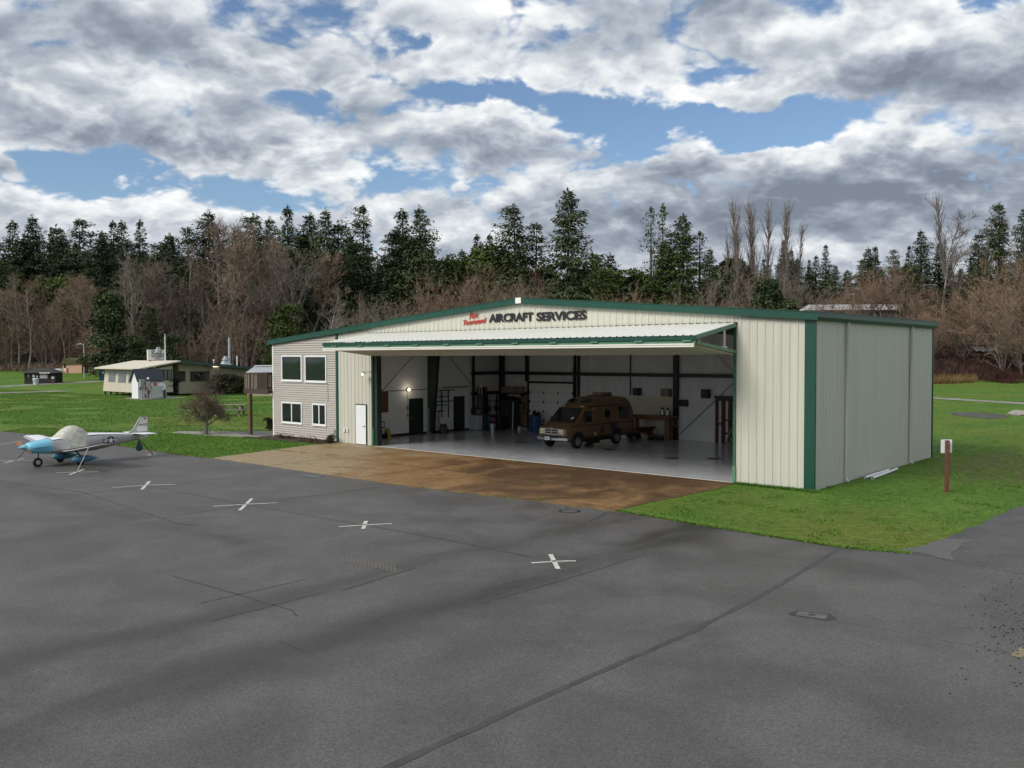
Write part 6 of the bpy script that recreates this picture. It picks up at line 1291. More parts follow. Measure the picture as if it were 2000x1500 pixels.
def bare_mesh(seed, form, H=18., bark='bark', twig='twig', twigs=7, tl=1.0, tw=.022):
    g = np.random.default_rng(seed); tb = MB(); TW = []
    def addtwigs(p, d, n, L):
        for _ in range(n):
            dd = d+g.normal(0, .55, 3)+np.array([0, 0, .22]); dd /= np.linalg.norm(dd); s = np.cross(dd, g.normal(0, 1, 3)); s /= np.linalg.norm(s)+1e-6
            l = L*g.uniform(.5, 1.2); w = tw*g.uniform(.7, 1.3); q = p+d*g.uniform(-.4, .3)*L
            TW.append((q-s*w, q+s*w, q+dd*l+g.normal(0, .05, 3)))
            if g.random() < .6:
                b = q+dd*l*.5; d3 = dd+g.normal(0, .6, 3); d3 /= np.linalg.norm(d3); TW.append((b-s*w*.7, b+s*w*.7, b+d3*l*.6))
    def grow(p, d, L, r, lev, maxlev, up, spread, nb):
        segs = 4 if lev == 0 else 3; pts = [p.copy()]; rs = [r]; q = p.copy(); dd = d.copy()
        for i in range(segs):
            dd = dd+g.normal(0, .09+.04*lev, 3)+np.array([0, 0, up*.10]); dd /= np.linalg.norm(dd); q = q+dd*L/segs; pts.append(q.copy()); rs.append(max(.012, r*(1-.72*(i+1)/segs)))
        if r > .022: tb.tube(pts, rs, 5 if lev < 2 else 3, False)
        else:
            for i in range(segs):
                s = np.cross(pts[i+1]-pts[i], g.normal(0, 1, 3)); s /= np.linalg.norm(s)+1e-6; TW.append((pts[i]-s*tw*1.3, pts[i]+s*tw*1.3, pts[i+1]))
        if lev >= maxlev:
            for i in range(1, segs+1): addtwigs(pts[i], dd, twigs//2+1, tl)
            return
        for k in range(nb(lev)):
            t = g.uniform(start(lev), 1.); i = min(segs-1, int(t*segs)); b = pts[i]+(pts[i+1]-pts[i])*(t*segs-i)
            a = g.uniform(0, 6.283); ax = np.cross(dd, np.array([math.cos(a), math.sin(a), .3])); ax /= np.linalg.norm(ax)+1e-6
            ang = spread(lev, t); nd = dd*math.cos(ang)+ax*math.sin(ang); nd[2] += up*.15; nd /= np.linalg.norm(nd)
            grow(b, nd, L*ratio(lev, t)*g.uniform(.7, 1.15), max(.015, r*(.42 if lev == 0 else .5)*(1.1-.5*t)), lev+1, maxlev, up, spread, nb)
    if form == 'alder':
        start = lambda l: .32 if l == 0 else .15; ratio = lambda l, t: (.30*(1.25-t)+.03) if l == 0 else .5
        grow(np.zeros(3), np.array([0, 0, 1.]), H*.96, H*.0105, 0, 2, .9, lambda l, t: g.uniform(.55, 1.0), lambda l: 26 if l == 0 else 5)
    elif form == 'spread':
        start = lambda l: .45 if l == 0 else .2; ratio = lambda l, t: (.62*(1.3-t*.75)) if l == 0 else .52
        grow(np.zeros(3), np.array([0, 0, 1.]), H*.72, H*.016, 0, 3, .7, lambda l, t: g.uniform(.4, .85), lambda l: (11, 6, 4)[l])
    elif form == 'round':
        start = lambda l: .12 if l == 0 else .2; ratio = lambda l, t: .55 if l == 0 else .52
        for k in range(6):
            a = 6.283*k/6+g.uniform(-.4, .4); e = g.uniform(.25, .75); grow(np.array([.2*math.cos(a), .2*math.sin(a), 0]), np.array([math.cos(a)*e, math.sin(a)*e, 1.]), H*g.uniform(.62, .86), H*.009, 0, 2, .5, lambda l, t: g.uniform(.35, .9), lambda l: 11 if l == 0 else 5)
    elif form == 'poplar':
        start = lambda l: .10; ratio = lambda l, t: (.16+.12*(1-t)) if l == 0 else .5
        grow(np.zeros(3), np.array([0, 0, 1.]), H*.97, H*.0085, 0, 1, 2.2, lambda l, t: g.uniform(.18, .34), lambda l: 70)
    elif form == 'apple':
        start = lambda l: .35 if l == 0 else .25; ratio = lambda l, t: .95 if l == 0 else .55
        grow(np.zeros(3), np.array([.05, 0, 1.]), H*.45, H*.046, 0, 3, .12, lambda l, t: g.uniform(.6, 1.15), lambda l: (13, 8, 5)[l])
    V = np.array(TW).reshape(-1, 3); F = np.arange(len(V)).reshape(-1, 3)
    zmax = V[:, 2].max()
    return (tb_mesh(tb, 'trunk', bark), rawmesh('crown', V, F, twig), float(zmax))
def leafy_mesh(seed, H, R, mat, blobs=16, n=5200, zmin=.18, leaf=.42, cone=.0, bark='barkdark', ragged=.25):
    g = np.random.default_rng(seed); P = []; N_ = []
    for b in range(blobs):
        f = g.uniform(0, 1); z = H*(zmin+(1-zmin)*f*.9); rr = R*(1-f*cone)*g.uniform(.0, .62)*math.sqrt(max(.05, 1-((f-.4)/.75)**2)); a = g.uniform(0, 6.283)
        c = np.array([rr*math.cos(a), rr*math.sin(a), z]); s = np.array([R*.46, R*.46, H*.12])*g.uniform(.6, 1.15)*(1-.55*f*cone)
        m = n//blobs; v = norm(g.normal(0, 1, (m, 3))); v[:, 2] = np.where(v[:, 2] < -.35, -v[:, 2]*.6, v[:, 2]); k = g.uniform(.72, 1.08+ragged*.4, m)[:, None]
        P.append(c+v*s*k+g.normal(0, .08, (m, 3))); N_.append(v)
    p = np.concatenate(P); v = np.concatenate(N_); m = len(p); p[:, 2] = np.minimum(p[:, 2], H*.99)
    d = norm(v*.6+g.normal(0, .6, (m, 3))+np.array([0, 0, .15])); s = norm(np.cross(d, v+g.normal(0, .5, (m, 3))))
    V = sprays(p, d, s, g.uniform(.5, 1.2, m)*leaf, g.uniform(.2, .42, m)*leaf, g.uniform(0, .3, m)); crown = rawmesh('crown', V, np.arange(len(V)).reshape(-1, 4), mat)
    tb = MB(); tb.tube([(0, 0, -.4), (0, 0, H*.3), (.1, 0, H*.8)], [R*.06, R*.045, .03], 6, False)
    for k in range(7): a = k*.9; z = H*(.2+.08*k); tb.tube([(0, 0, z), (R*.5*math.cos(a), R*.5*math.sin(a), z+H*.12)], [R*.025, .02], 4, False)
    return (tb_mesh(tb, 'trunk', bark), crown, H)
FIRS = [fir_mesh(11, 30, 5.6, .08, 1.0, .30, .78, .10), fir_mesh(12, 30, 4.8, .14, .95, .34, .84, .18, .45), fir_mesh(13, 30, 6.2, .10, 1.05, .24, .70, .12, .4), fir_mesh(14, 30, 4.4, .16, .9, .36, .95, .22, .55), fir_mesh(15, 30, 5.4, .22, .9, .26, .66, .28, .6), fir_mesh(16, 30, 6.4, .06, 1.2, .26, .72, .06, .3)]
SPARSE = [fir_mesh(21, 30, 4.8, .12, .42, .35, .7, .30, .5), fir_mesh(22, 30, 3.6, .2, .40, .3, .8, .35, .5)]
NARROW = fir_mesh(31, 30, 2.6, .05, .9, .3, 1.0, .12)
def tint(t, mat):
    c = t[1].copy(); c.materials.clear(); c.materials.append(M[mat]); return (t[0], c, t[2])
CEDARS = [tint(SPARSE[0], 'cedar'), tint(FIRS[5], 'cedar'), tint(SPARSE[1], 'cedar')]
ALDER = [bare_mesh(41, 'alder', 20, 'barkpale', 'twiggrey', 7), bare_mesh(42, 'alder', 20, 'bark', 'twig', 7), bare_mesh(43, 'alder', 20, 'barkpale', 'twig', 7)]
ALDRED = [tint(ALDER[0], 'twigred'), tint(ALDER[1], 'twigred'), tint(ALDER[2], 'twigred')]
SPREAD = [bare_mesh(51, 'spread', 24, 'barkpale', 'twiggrey', 6, 1.0, .026), bare_mesh(52, 'spread', 24, 'barkpale', 'twig', 6, 1.0, .026)]
ROUND = [bare_mesh(61, 'round', 12, 'bark', 'twigred', 7, .95, .020), bare_mesh(62, 'round', 12, 'bark', 'twig', 7, .95, .020), bare_mesh(63, 'round', 12, 'bark', 'twigred', 8, .95, .020)]
ROUNDG = tint(ROUND[1], 'twiggrey')
POPLAR = [bare_mesh(71, 'poplar', 26, 'bark', 'twiggrey', 7, 1.1, .024), bare_mesh(72, 'poplar', 26, 'bark', 'twiggrey', 7, 1.1, .024)]
MADR = [leafy_mesh(81, 14, 5.0, 'madrona', 18, 6000, .2, .5), leafy_mesh(82, 14, 4.2, 'madrona', 14, 5000, .25, .5)]
PINE = leafy_mesh(83, 8, 3.2, 'pine', 22, 6500, .08, .34, .45)
EVER = [leafy_mesh(84, 10, 3.4, 'fir', 22, 6000, .08, .42, .7), leafy_mesh(85, 12, 3.0, 'fir', 20, 5500, .1, .45, .55)]
BUSH = [leafy_mesh(86, 2.4, 1.5, 'shrub', 14, 3800, .1, .18, .2), leafy_mesh(87, 2.2, 1.7, 'shrub', 12, 3600, .1, .18, .1)]
TR = random.Random(99); NT = [0]
def plant(nm, t, px, top, depth, label, cat='tree', group=None, wide=1., sink=.15, lean=0.):
    p = at(px, depth); h = height_to(px, top, depth)+sink; s = h/t[2]
    o = link(nm, None, None, (p.x, p.y, p.z-sink), TR.uniform(0, 6.28)); o.scale = (s*wide, s*wide, s); o.rotation_euler.x = lean
    tag(o, label, cat, group)
    link('trunk', t[0], o); link('crown', t[1], o); NT[0] += 1; return o
# --- firs one can tell apart on the skyline
sky_firs = [(30, 430, 228, 1, 'open topped fir at the far left of the skyline'), (68, 421, 232, 0, 'taller of two firs at the left end of the skyline'), (112, 440, 226, 2, 'broad dense fir with a double crown near the left end'),
 (160, 428, 222, 4, 'fir with a ragged open top left of the bare spreading trees'), (199, 452, 228, 1, 'short fir between the ragged fir and the trio of spires'), (226, 432, 236, 3, 'left spire of three firs above the pink shed'), (245, 431, 240, 1, 'middle spire of three firs above the pink shed'), (271, 429, 230, 3, 'right and widest spire of three firs above the pink shed'),
 (336, 456, 234, 0, 'low fir in the gap right of the big bare cottonwood'), (372, 443, 238, 4, 'thin see-through fir before the dense left group'), (411, 411, 196, 0, 'fir half veiled by the tall bare cottonwoods'), (500, 419, 200, 2, 'fir behind twiggy crowns left of the double fir'), (525, 424, 206, 0, 'fir behind brown twigs left of the pointed pair'), (563, 402, 198, 1, 'pointed fir over the bushy pine'), (608, 414, 202, 0, 'fir between the bare spreading tree and the dark stand'),
 (648, 408, 188, 0, 'tall fir at the left of the dark stand behind the gable'), (671, 434, 190, 2, 'shorter dense fir in the middle of the dark stand'), (709, 402, 182, 4, 'tall fir with open upper boughs at the right of the dark stand'), (690, 470, 178, 2, 'low dark fir filling the foot of the dark stand'),
 (792, 407, 176, 1, 'leaning topped fir, left of the isolated pair'), (775, 452, 178, 2, 'lower fir crowded on the left of the isolated pair'), (826, 403, 175, 0, 'straight pointed fir, right of the isolated pair'), (812, 470, 180, 5, 'low dense fir between the isolated pair'),
 (931, 459, 236, 3, 'small thin fir on the skyline left of the ridge'), (905, 487, 240, 1, 'tiny fir tip over the green madronas'), (960, 457, 230, 3, 'small open fir beside the ridge firs'), (1010, 399, 184, 2, 'tall fir behind the roof ridge'), (1042, 436, 188, 4, 'shorter fir leaning right of the ridge fir'),
 (1163, 492, 196, 2, 'low fir right of the biggest fir'), (1197, 494, 198, 0, 'low rounded fir left of the sparse cedars'), (1382, 484, 204, 0, 'small dark fir right of the cedars'), (1611, 478, 226, 3, 'thin spire fir alone right of the poplars'), (1582, 520, 222, 0, 'low fir left of the thin spire'), (1545, 488, 206, 1, 'fir at the right foot of the poplars'), (1527, 470, 212, 3, 'open brownish fir behind the poplars'),
 (1692, 484, 216, 0, 'left fir of the low row over the white roofed house'), (1706, 481, 222, 1, 'second fir of the low row over the white roofed house'), (1742, 488, 216, 4, 'flat topped fir of the low row over the house'), (1768, 481, 220, 3, 'right small fir of the low row over the house'), (1800, 449, 188, 0, 'bushy fir rising over the red brown trees at right'), (1832, 474, 192, 1, 'small fir right of the bushy fir'), (1905, 455, 186, 2, 'dark fir behind the thin bare trees at right')]
for px, top, d, k, lab in sky_firs: plant('fir_tree', FIRS[k], px, top, d, lab, wide=TR.uniform(1.25, 1.65), lean=TR.uniform(-.035, .035), group='firs along the skyline')
plant('fir_tree', FIRS[5], 1110, 369, 150, 'biggest broad fir standing alone right of the roof ridge', wide=1.22)
plant('fir_tree', FIRS[2], 1948, 396, 172, 'tall dark evergreen near the right edge', wide=1.1); plant('fir_tree', FIRS[0], 1997, 404, 172, 'dark evergreen cut by the right edge', wide=1.2)
plant('cedar_tree', CEDARS[0], 1271, 404, 166, 'sparse cedar, left of the two thin tops', wide=1.0); plant('cedar_tree', CEDARS[2], 1294, 399, 168, 'sparse cedar, right of the two thin tops', wide=1.1); plant('cedar_tree', CEDARS[1], 1333, 419, 162, 'dense yellow green cedar of the cedar clump', wide=1.25); plant('cedar_tree', CEDARS[0], 1366, 452, 164, 'low sparse cedar right of the dense cedar', wide=1.5); plant('cedar_tree', CEDARS[1], 1300, 470, 163, 'low dense cedar at the foot of the sparse cedars', wide=1.6); plant('cedar_tree', CEDARS[1], 1168, 500, 170, 'low green cedar beside the biggest fir', wide=1.6)
# --- firs of the crowded forest behind
grp = (('deep firs of the left forest', 'dark fir deep in the crowded forest behind the cafe and sheds', [(-55+i*23+TR.uniform(-8, 8), TR.uniform(452, 505), TR.uniform(212, 262)) for i in range(40)]),
       ('deep firs of the middle forest', 'dark fir low behind the bare trees over the hangar roof', [(850+i*26+TR.uniform(-8, 8), TR.uniform(506, 540), TR.uniform(205, 250)) for i in range(15)]),
       ('deep firs of the right forest', 'dark fir low in the woods above the white roofed house', [(1395+i*22+TR.uniform(-8, 8), TR.uniform(500, 530), TR.uniform(206, 245)) for i in range(29)]),
       ('dark conifers behind the cafe', 'dark conifer reaching low behind the bare trunks over the cafe roof', [(205+i*21+TR.uniform(-8, 8), TR.uniform(500, 590), TR.uniform(176, 196)) for i in range(27)]),
       ('shaded firs of the lower left', 'shaded fir filling the lower forest behind the cafe', [(-40+i*27+TR.uniform(-9, 9), TR.uniform(520, 585), TR.uniform(198, 212)) for i in range(31)]))
for gname, lab, L_ in grp:
    for px, top, d in L_: plant('fir_tree', TR.choice(FIRS), px, top, d, lab, group=gname, wide=TR.uniform(1.25, 1.8))
# --- leafy evergreens
for px, top, d, k, lab in ((95, 538, 190, 0, 'light green madrona over the left thicket, left one'), (150, 544, 188, 1, 'light green madrona over the left thicket, right one'), (868, 512, 182, 1, 'green madrona left of the brown crowns by the ridge'), (905, 494, 186, 0, 'rounded green madrona behind the brown crowns'), (955, 474, 190, 0, 'highest green madrona left of the ridge firs'), (1000, 500, 190, 1, 'green madrona at the foot of the ridge firs'), (1180, 520, 180, 0, 'green madrona right of the biggest fir'), (1215, 530, 178, 1, 'small green madrona left of the cedars')):
    plant('madrona_tree', MADR[k], px, top, d, lab, wide=.95, group='madronas')
plant('pine_tree', PINE, 564, 584, 138, 'bushy olive green pine above the left end of the hangar roof', wide=.95); plant('pine_tree', PINE, 536, 672, 118, 'low yellow green pine beside the hangar corner', wide=.8)
plant('evergreen_tree', EVER[0], 216, 566, 151, 'dark ragged spruce behind the patio corner', wide=1.15); plant('evergreen_tree', FIRS[2], 298, 598, 149, 'drooping dark conifer right behind the cafe sign', wide=1.5); plant('evergreen_tree', EVER[1], 336, 640, 147, 'low dark conifer behind the cafe roof', wide=1.4); plant('evergreen_tree', EVER[1], 262, 640, 149, 'low dark conifer left behind the cafe sign', wide=1.3)
plant('evergreen_tree', EVER[0], 1500, 540, 150, 'dark evergreen behind the roof below the poplars', wide=1.1); plant('evergreen_tree', EVER[1], 1535, 562, 148, 'rounded dark evergreen behind the right roof corner', wide=1.35); plant('evergreen_tree', EVER[0], 1870, 590, 158, 'dark evergreen on the slope among brown trees', wide=.9); plant('evergreen_tree', EVER[1], 1775, 500, 176, 'dense dark evergreen above the white roofed house', wide=1.1)
# --- tall bare trees one can tell apart
for px, top, d, t, lab, wd in ((258, 458, 166, SPREAD[0], 'large pale bare cottonwood with spreading limbs', .95), (345, 492, 170, ALDER[0], 'slim pale bare tree right of the large cottonwood', 1.), (403, 508, 171, ALDER[2], 'pale bare alder with a forked top', 1.1), (432, 402, 184, ALDER[1], 'left of two very tall bare trunks', 1.25), (446, 404, 182, ALDER[0], 'right of two very tall bare trunks', 1.2), (472, 470, 170, ALDER[0], 'slender bare alder between tall trunks', 1.), (497, 405, 186, SPREAD[1], 'tall bare tree with a hazy brown crown', .7), (534, 428, 184, SPREAD[1], 'tall brown twigged tree left of the pointed fir', .75), (572, 438, 168, SPREAD[0], 'bare maple with pale spreading limbs over the pine', .95), (545, 470, 172, ALDER[2], 'slim bare tree beside the pale maple', 1.1),
  (638, 548, 140, ALDER[0], 'small white barked birch above the hangar roof', 1.1), (660, 590, 150, ALDER[0], 'thin pale sapling beside the white birch', 1.), (808, 540, 156, ALDER[0], 'thin lichen green sapling below the isolated firs', .7), (700, 560, 160, ALDER[2], 'thin grey bare tree over the left roof slope', 1.),
  (1868, 364, 186, POPLAR[1], 'tallest thin bare tree at right with a straight leader', 1.6), (1836, 402, 186, ALDER[0], 'forked thin bare tree left of the tallest', 1.3), (1895, 420, 190, ALDER[1], 'bare tree with bent limbs beside the dark evergreen', 1.3), (1890, 560, 160, ALDER[0], 'pale bare sapling on the right slope', .9)):
    plant('bare_tree', t, px, top, d, lab, wide=wd)
for i, (px, top) in enumerate(((1434, 385), (1450, 371), (1466, 384), (1484, 374), (1498, 372), (1513, 384), (1531, 380), (1543, 424), (1422, 440))):
    plant('poplar_tree', POPLAR[i % 2], px, top, 196+2*(i % 3), ['leftmost full height', 'second', 'third', 'fourth', 'fifth', 'sixth', 'seventh', 'shorter right hand', 'shorter left hand'][i]+' bare columnar poplar of the tall row', group='row of bare poplars', wide=1.15)
for i, (px, top) in enumerate(((318, 500), (372, 474), (420, 455), (484, 436), (546, 452), (600, 480), (180, 545))):
    plant('bare_tree', (ALDER[1], ALDER[2], ALDRED[1])[i % 3], px, top, 166+TR.uniform(-5, 8), 'tall slender brown bare tree standing before the dark firs', group='slender bare trees before the left firs', wide=1.15)
# --- thickets of bare trees
for i in range(44):
    px = -50+i*15+TR.uniform(-6, 6)
    if px > 215 and i % 2: continue
    top = 548+18*math.sin(i*.7)+TR.uniform(-10, 22)+(14 if px > 210 else 0)+(20 if px > 420 else 0); d = TR.uniform(178, 188) if px < 190 else TR.uniform(158, 178)
    plant('bare_tree', TR.choice(ALDRED+ALDER[1:] if px < 430 else ALDRED+ALDER), px, top, d, 'brown bare alder in the dense thicket along the left forest edge', group='alder thicket at the left forest edge', wide=1.25)
for i in range(22):
    px = -45+i*27+TR.uniform(-8, 8)
    if px > 230 and i % 2: continue
    plant('bare_tree', TR.choice(ROUND), px, TR.uniform(590, 640), edge_of_wood(px)+TR.uniform(2, 9), 'low brown bare tree at the front of the left forest edge', group='low bare trees at the left forest edge', wide=.95)
mid = [(742, 572, 150, ROUNDG, 'grey green bare bush crown above the left roof slope'), (770, 585, 148, ROUNDG, 'low grey bare crown left of the brown crowns'), (720, 600, 146, ROUNDG, 'lowest grey bare crown on the left roof slope'), (862, 528, 154, ROUND[0], 'brown bare crown, leftmost above the sign'), (900, 520, 158, ROUND[2], 'brown bare crown directly above the sign'), (935, 505, 156, ROUND[1], 'brown bare crown between sign and ridge'), (985, 484, 152, ROUND[0], 'tallest brown bare crown left of the ridge'), (1010, 505, 154, ROUND[2], 'brown bare crown just behind the ridge'), (1040, 540, 150, ROUNDG, 'greyish bare crown right of the ridge'),
 (1165, 556, 146, ROUND[0], 'low brown bare crown right of the biggest fir'), (1205, 542, 148, ROUND[2], 'round brown bare crown left of the cedars'), (1262, 548, 146, ROUND[0], 'round brown bare crown below the cedars'), (1310, 560, 147, ROUND[1], 'low tangled bare crown below the cedars'), (1352, 565, 148, ROUND[2], 'low brown bare crown right of the cedars'), (1400, 520, 160, ROUNDG, 'greyish bare tree left of the poplars'), (1415, 562, 148, ROUND[0], 'low brown bare crown under the poplars'), (1455, 566, 148, ROUND[2], 'low reddish bare crown under the poplars'), (1475, 520, 170, ROUND[1], 'brown bare tree behind the poplar feet'), (1520, 525, 168, ROUNDG, 'grey bare tree behind the round evergreen'), (1570, 545, 165, ROUNDG, 'greyish bare crown right of the round evergreen'),
 (1620, 555, 172, ROUND[0], 'red brown crown left of the white roof'), (1655, 545, 170, ROUND[2], 'red brown crown in front of the white roof left end'), (1690, 512, 172, ROUND[0], 'broad red brown crown above the white roof'), (1722, 498, 174, ROUND[2], 'highest red brown crown above the white roof'), (1758, 520, 172, ROUND[1], 'brown crown right of the highest red brown crown'), (1795, 548, 165, ROUND[2], 'orange brown crown at the right end of the white roof'), (1835, 560, 158, ROUND[0], 'spreading orange brown tree on the slope right of the hangar'), (1815, 600, 152, ROUND[2], 'low brown tree at the hangar rear corner'), (1880, 600, 152, ROUND[1], 'low brown tree in the middle of the right slope'), (1905, 520, 156, ROUND[0], 'tall red brown tree left of the right edge trees'), (1945, 478, 152, ROUND[2], 'large red brown maple near the right edge'), (1990, 448, 148, ROUND[0], 'largest red brown maple cut by the right edge'), (2025, 470, 150, ROUND[1], 'brown maple mostly beyond the right edge'), (1960, 560, 146, ROUND[1], 'low grey brown tree before the large maples'), (2000, 600, 144, ROUND[0], 'low brown tree at the right edge near the path')]
for px, top, d, t, lab in mid: plant('bare_tree', t, px, top, d, lab, wide=1.02, group='bare round crowned trees')
for px, top, d, k in ((1060, 520, 196, 0), (1095, 530, 176, 1), (1140, 520, 190, 0), (1225, 515, 186, 1), (1250, 530, 170, 0), (1405, 515, 190, 1), (1440, 520, 200, 0), (1480, 525, 196, 1), (1430, 500, 214, 0), (1390, 540, 172, 1), (840, 500, 196, 1)): plant('evergreen_tree', EVER[k], px, top, d, 'dark mixed evergreen filling the woods behind the hangar roof', group='dark evergreens behind the hangar roof', wide=1.5)
for px, top, d in ((1080, 560, 148), (1120, 572, 146), (1232, 575, 144), (1288, 580, 144), (1380, 580, 146), (835, 560, 150), (960, 545, 148)): plant('bare_tree', TR.choice(ROUND), px, top, d, 'low tangled bare tree just above the hangar roof line', group='tangled bare trees behind the hangar roof', wide=1.1)
for i in range(14): plant('bare_tree', TR.choice(ROUND), 2050+i*34, TR.uniform(480, 580), TR.uniform(144, 160), 'brown bare tree continuing the wood beyond the right edge', group='wood beyond the right edge', wide=1.05)
for i in range(10): plant('fir_tree', TR.choice(FIRS), 2040+i*50, TR.uniform(430, 480), TR.uniform(175, 200), 'fir continuing the wood beyond the right edge', group='firs beyond the right edge', wide=1.7)
# --- trees far behind the camera, seen only as reflections
for i in range(14):
    a = rad(-75+i*11)+YAW+math.pi; x = CAM[0]+math.sin(a)*150; y = CAM[1]+math.cos(a)*150
    o = link('fir_tree', None, None, (x, y, 0), i); s = .55+.1*(i % 3); o.scale = (s*1.5, s*1.5, s); tag(o, 'fir of the wood across the airfield, behind the viewer', 'tree', 'wood across the airfield'); link('trunk', FIRS[i % 6][0], o); link('crown', FIRS[i % 6][1], o)
# --- garden tree and shrubs
AP = bare_mesh(91, 'apple', 3.6, 'bark', 'twig', 7, .34, .008)
p = gnd(402, 849); o = thing('apple_tree', 'small wide bare fruit tree by the footpath near the balcony', 'tree', p, .4); s = height_to(402, 741, 53)/AP[2]; o.scale = (s*1.02, s*1.02, s*1.08); link('trunk', AP[0], o); link('crown', AP[1], o)
m2 = MB(); r = random.Random(2)
for k in range(26): a = r.uniform(0, 6.28); m2.tube([(.25*math.cos(a), .25*math.sin(a), 0), (.5*math.cos(a)+r.uniform(-.1, .1), .5*math.sin(a), r.uniform(.5, 1.1))], [.01, .004], 3, False)
m2.build('suckers', 'bark', o)
def bush(px, py, t, w, h, lab, nm='shrub'):
    p = gt(px, py); o = thing(nm, lab, 'shrub', p, TR.uniform(0, 6)); k = h/t[2]; o.scale = (w, w, k); link('stem', t[0], o); link('foliage', t[1], o); return o
bush(334, 773, BUSH[1], .95, 2.1, 'dark rounded shrub between flagpole and cafe entrance'); bush(431, 771, BUSH[1], 1.1, 2.6, 'dark shrub left of the thick grey pole'); bush(462, 770.5, BUSH[0], 1.25, 2.9, 'largest dark shrub right of the thick grey pole'); bush(475, 770.5, BUSH[1], .8, 2.2, 'small dark shrub at the cafe corner post')
bush(528, 843, BUSH[0], .30, 1.0, 'small olive shrub at the hangar front left corner'); bush(645, 867, BUSH[0], .26, .55, 'tiny green weed clump at the foot of the green trim')
p = gt(418, 771); o = thing('bare_shrub', 'leafless upright shrub against the tan cafe wall', 'shrub', p); k = 3.6/ROUND[1][2]; o.scale = (k*1.1, k*1.1, k*1.1); link('stem', ROUND[1][0], o); link('foliage', ROUNDG[1], o)
# withered stems along the siding
for px, py, lab in ((560, 857, 'withered brown plant at the foot of the siding, left one'), (607, 864, 'withered brown plant at the foot of the siding, right one')):
    p = gnd(px, py); o = thing('dead_plant', lab, 'plant', p); m2 = MB()
    for k in range(16): a = r.uniform(-.5, .5); x = r.uniform(-.8, .8); m2.tube([(x, 0, 0), (x+a*.4, -.1, r.uniform(.15, .35)), (x+a*1.0, -.2, r.uniform(.1, .5))], [.016, .012, .004], 4, False)
    m2.build('stems', 'brownpost', o)
    m2 = MB()
    for k in range(70): x = r.uniform(-.9, .9); z = abs(r.gauss(.1, .1)); d_ = .05; m2.add([(x, -.1+r.uniform(-.2, .1), z), (x+d_, -.12+r.uniform(-.1, .1), z+r.uniform(-.03, .05)), (x+d_*.4, -.1, z+d_)], [(0, 1, 2)])
    m2.build('leaves', 'shrub', o)
# ------------------------------------------------------------------ ground cover: brambles, undergrowth, grass
def scatter(name, label, cat, mat, pts, lmin, lmax, w, lean, seed, kink=.4):
    g = np.random.default_rng(seed); n = len(pts); z = terrain(pts[:, 0], pts[:, 1])
    b = np.stack([pts[:, 0], pts[:, 1], z-.03], 1); L = g.uniform(lmin, lmax, n); a = g.uniform(0, 6.283, n); ln = np.abs(g.normal(0, lean, n))
    d = np.stack([np.cos(a)*ln, np.sin(a)*ln, np.ones(n)], 1); d = norm(d); s = np.stack([-np.sin(a+.7), np.cos(a+.7), 0*a], 1)*(w*g.uniform(.6, 1.4, n))[:, None]
    m = b+d*(L*.55)[:, None]; d2 = norm(d+np.stack([np.cos(a)*kink, np.sin(a)*kink, -kink*g.uniform(0, 2, n)], 1)); t = m+d2*(L*.5)[:, None]
    V = np.stack([b-s, b+s, m+s*.8, m-s*.8, t], 1).reshape(-1, 3); i = np.arange(n)*5
    F = np.concatenate([np.stack([i, i+1, i+2], 1), np.stack([i, i+2, i+3], 1), np.stack([i+3, i+2, i+4], 1)])
    return tag(link(name, rawmesh(name, V, F, mat)), label, cat, kind='stuff')
G = np.random.default_rng(5)
def wedge(n, px0, px1, d0, d1):
    px = G.uniform(px0, px1, n); d = np.sqrt(G.uniform(d0**2, d1**2, n)); l = (px-1000)/FOC*d
    return np.stack([CAM[0]+FH[0]*d+RH[0]*l, CAM[1]+FH[1]*d+RH[1]*l], 1)
scatter('brambles', 'dark red brown bramble thicket covering the slope right of the hangar', 'brambles', 'bramble', wedge(26000, 1500, 2060, 142, 176), .7, 2.6, .030, .8, 1, 1.)
scatter('dry_grass', 'tan dry grass at the foot of the bramble slope', 'dry grass', 'drygrass', wedge(6000, 1800, 1905, 139, 143), .5, 1.5, .02, .35, 2)
scatter('dry_grass', 'thin brown dry grass along the foot of the slope at the right edge', 'dry grass', 'bramble', wedge(5000, 1890, 2050, 140, 144), .3, 1.1, .02, .5, 7)
px = G.uniform(-60, 560, 16000); d = edge_of_wood(px)+G.uniform(-1, 12, 16000); l = (px-1000)/FOC*d
scatter('undergrowth', 'brown leafless undergrowth along the left forest edge', 'undergrowth', 'twig', np.stack([CAM[0]+FH[0]*d+RH[0]*l, CAM[1]+FH[1]*d+RH[1]*l], 1), .6, 3.0, .03, .5, 3, .7)
def inpoly(p, poly):
    x, y = p[:, 0], p[:, 1]; c = np.zeros(len(p), bool); n = len(poly)
    for i in range(n):
        x0, y0 = poly[i][:2]; x1, y1 = poly[(i+1) % n][:2]
        if y0 == y1: continue
        c ^= ((y0 > y) != (y1 > y)) & (x < (x1-x0)*(y-y0)/(y1-y0)+x0)
    return c
def rnd(n, x0, x1, y0, y1): return np.stack([G.uniform(x0, x1, n), G.uniform(y0, y1, n)], 1)
right_lawn = [(-2.85, -7.58), (0, -7.97), (4.1, -8.27), (5.5, -7.85), (5.72, -6.1), (5.85, -3.4), (6.05, 1.6), (6.1, 12), (6.1, 34), (.02, 34), (.02, 0), (-2.85, 0), (-2.72, -1.7), (-2.9, -4.8)]
p = rnd(150000, -3, 6.2, -8.4, 34); p = p[inpoly(p, right_lawn)]; dd = dl(p[:, 0], p[:, 1])[0]; p = p[G.random(len(p)) < np.clip(1.25-(dd-22)/26, .18, 1)]
clump = np.array([mnoise.noise(Vector((a*1.1, b*1.1, 0))) for a, b in p]); 
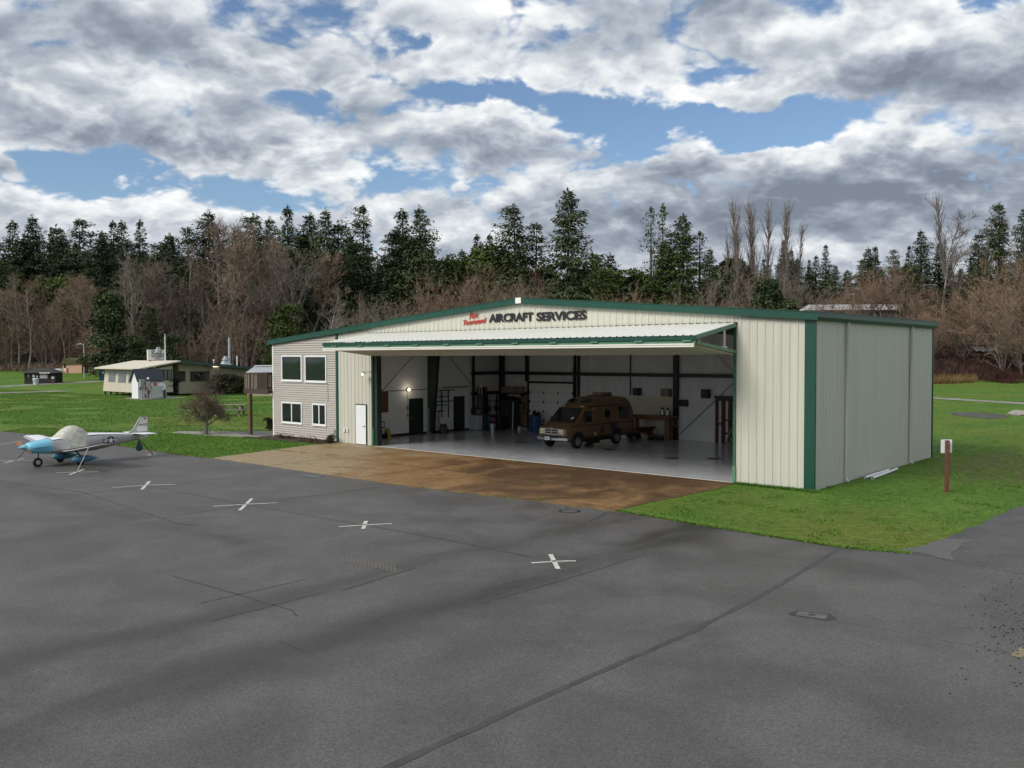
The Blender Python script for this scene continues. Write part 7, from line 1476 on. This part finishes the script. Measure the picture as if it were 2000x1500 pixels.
scatter('grass', 'short mown winter grass in front and right of the hangar', 'grass', 'grassb', p[clump < .25], .035, .085, .008, .55, 4); scatter('grass', 'longer grass tufts in the lawn right of the hangar', 'grass', 'grassb', p[clump >= .25], .06, .15, .010, .7, 8)
left_lawn = [(-48.6, -9.42), (-44, -8.9), (-34, -8.68), (-26.4, -8.75), (-25.0, -8.4), (-26.32, -2.2), (-26.4, -1.3), (-32.6, -1.6), (-36, -2.5), (-38.8, -2.8), (-51, -6.9)]
p = rnd(70000, -51, -25, -9.5, -1.2); p = p[inpoly(p, left_lawn)]
scatter('grass', 'short grass strip between the apron and the footpath', 'grass', 'grassb', p, .05, .13, .012, .5, 5)
p = wedge(150000, -40, 560, 50, 128); cl = np.array([mnoise.noise(Vector((a*.25, b*.25, 3))) for a, b in p]); ok = (p[:, 1] > p[:, 0]*.33+11.0) & (cl > -.25) & ~((p[:, 0] > -36) & (p[:, 1] < 4)) & ~((p[:, 0] < XF+.3) & (p[:, 1] > YS-.4)) & ~((p[:, 0] > -33)); p = p[ok]
scatter('grass', 'wide lawn grass between the hangar and the cafe', 'grass', 'grassb', p, .05, .13, .022, .6, 6)
p = wedge(26000, 1812, 2030, 40, 138); p = p[(p[:, 0] > -.0) | (p[:, 1] > 14)]; scatter('grass', 'grass of the field behind the hangar at right', 'grass', 'grassb', p, .05, .12, .02, .6, 9)
p = rnd(9000, -2.85, 5.6, -.07, .13); p[:, 1] += np.interp(p[:, 0], [-2.85, 0, 4.1, 5.5], [-7.6, -7.97, -8.27, -7.87]); scatter('grass', 'ragged grass fringe overhanging the asphalt edge of the right lawn', 'grass', 'grassb', p, .05, .15, .010, .9, 14)
p = np.concatenate([rnd(2500, -34, -25.2, -8.75, -8.55)]); scatter('weeds', 'ragged dry fringe of the grass strip at the asphalt edge', 'weeds', 'drygrass', p, .04, .10, .010, .9, 15)
# weeds along pad and pavement edges
pts = []
for a, b in zip(pad_poly[:2], pad_poly[1:3]):
    n = int((Vector(b)-Vector(a)).length*75); t = G.random(n)[:, None]; q = np.array(a)*(1-t)+np.array(b)*t; q[:, 1] += G.normal(0, .045, n); pts.append(q[np.sin(q[:, 0]*2.3)+np.sin(q[:, 0]*5.1+1) > G.uniform(-1.4, 1.2, n)])
for wx, wy in ((gnd(1048, 940)[:2]), (gnd(1110, 930)[:2]), (gnd(560, 882)[:2]), (gnd(595, 884)[:2]), (gnd(607, 907)[:2]), (gnd(1060, 975)[:2])): pts.append(np.array([[wx, wy]])+G.normal(0, .14, (150, 2)))
scatter('weeds', 'low weeds and moss growing in the joints of the concrete pad', 'weeds', 'grassb', np.concatenate(pts), .03, .10, .012, .7, 11)
p = rnd(5000, -2.9, .3, -.35, .02); scatter('weeds', 'dry weeds along the foot of the hangar front wall', 'weeds', 'grassb', p[(p[:, 0] > -2.9)], .04, .16, .008, .5, 12)
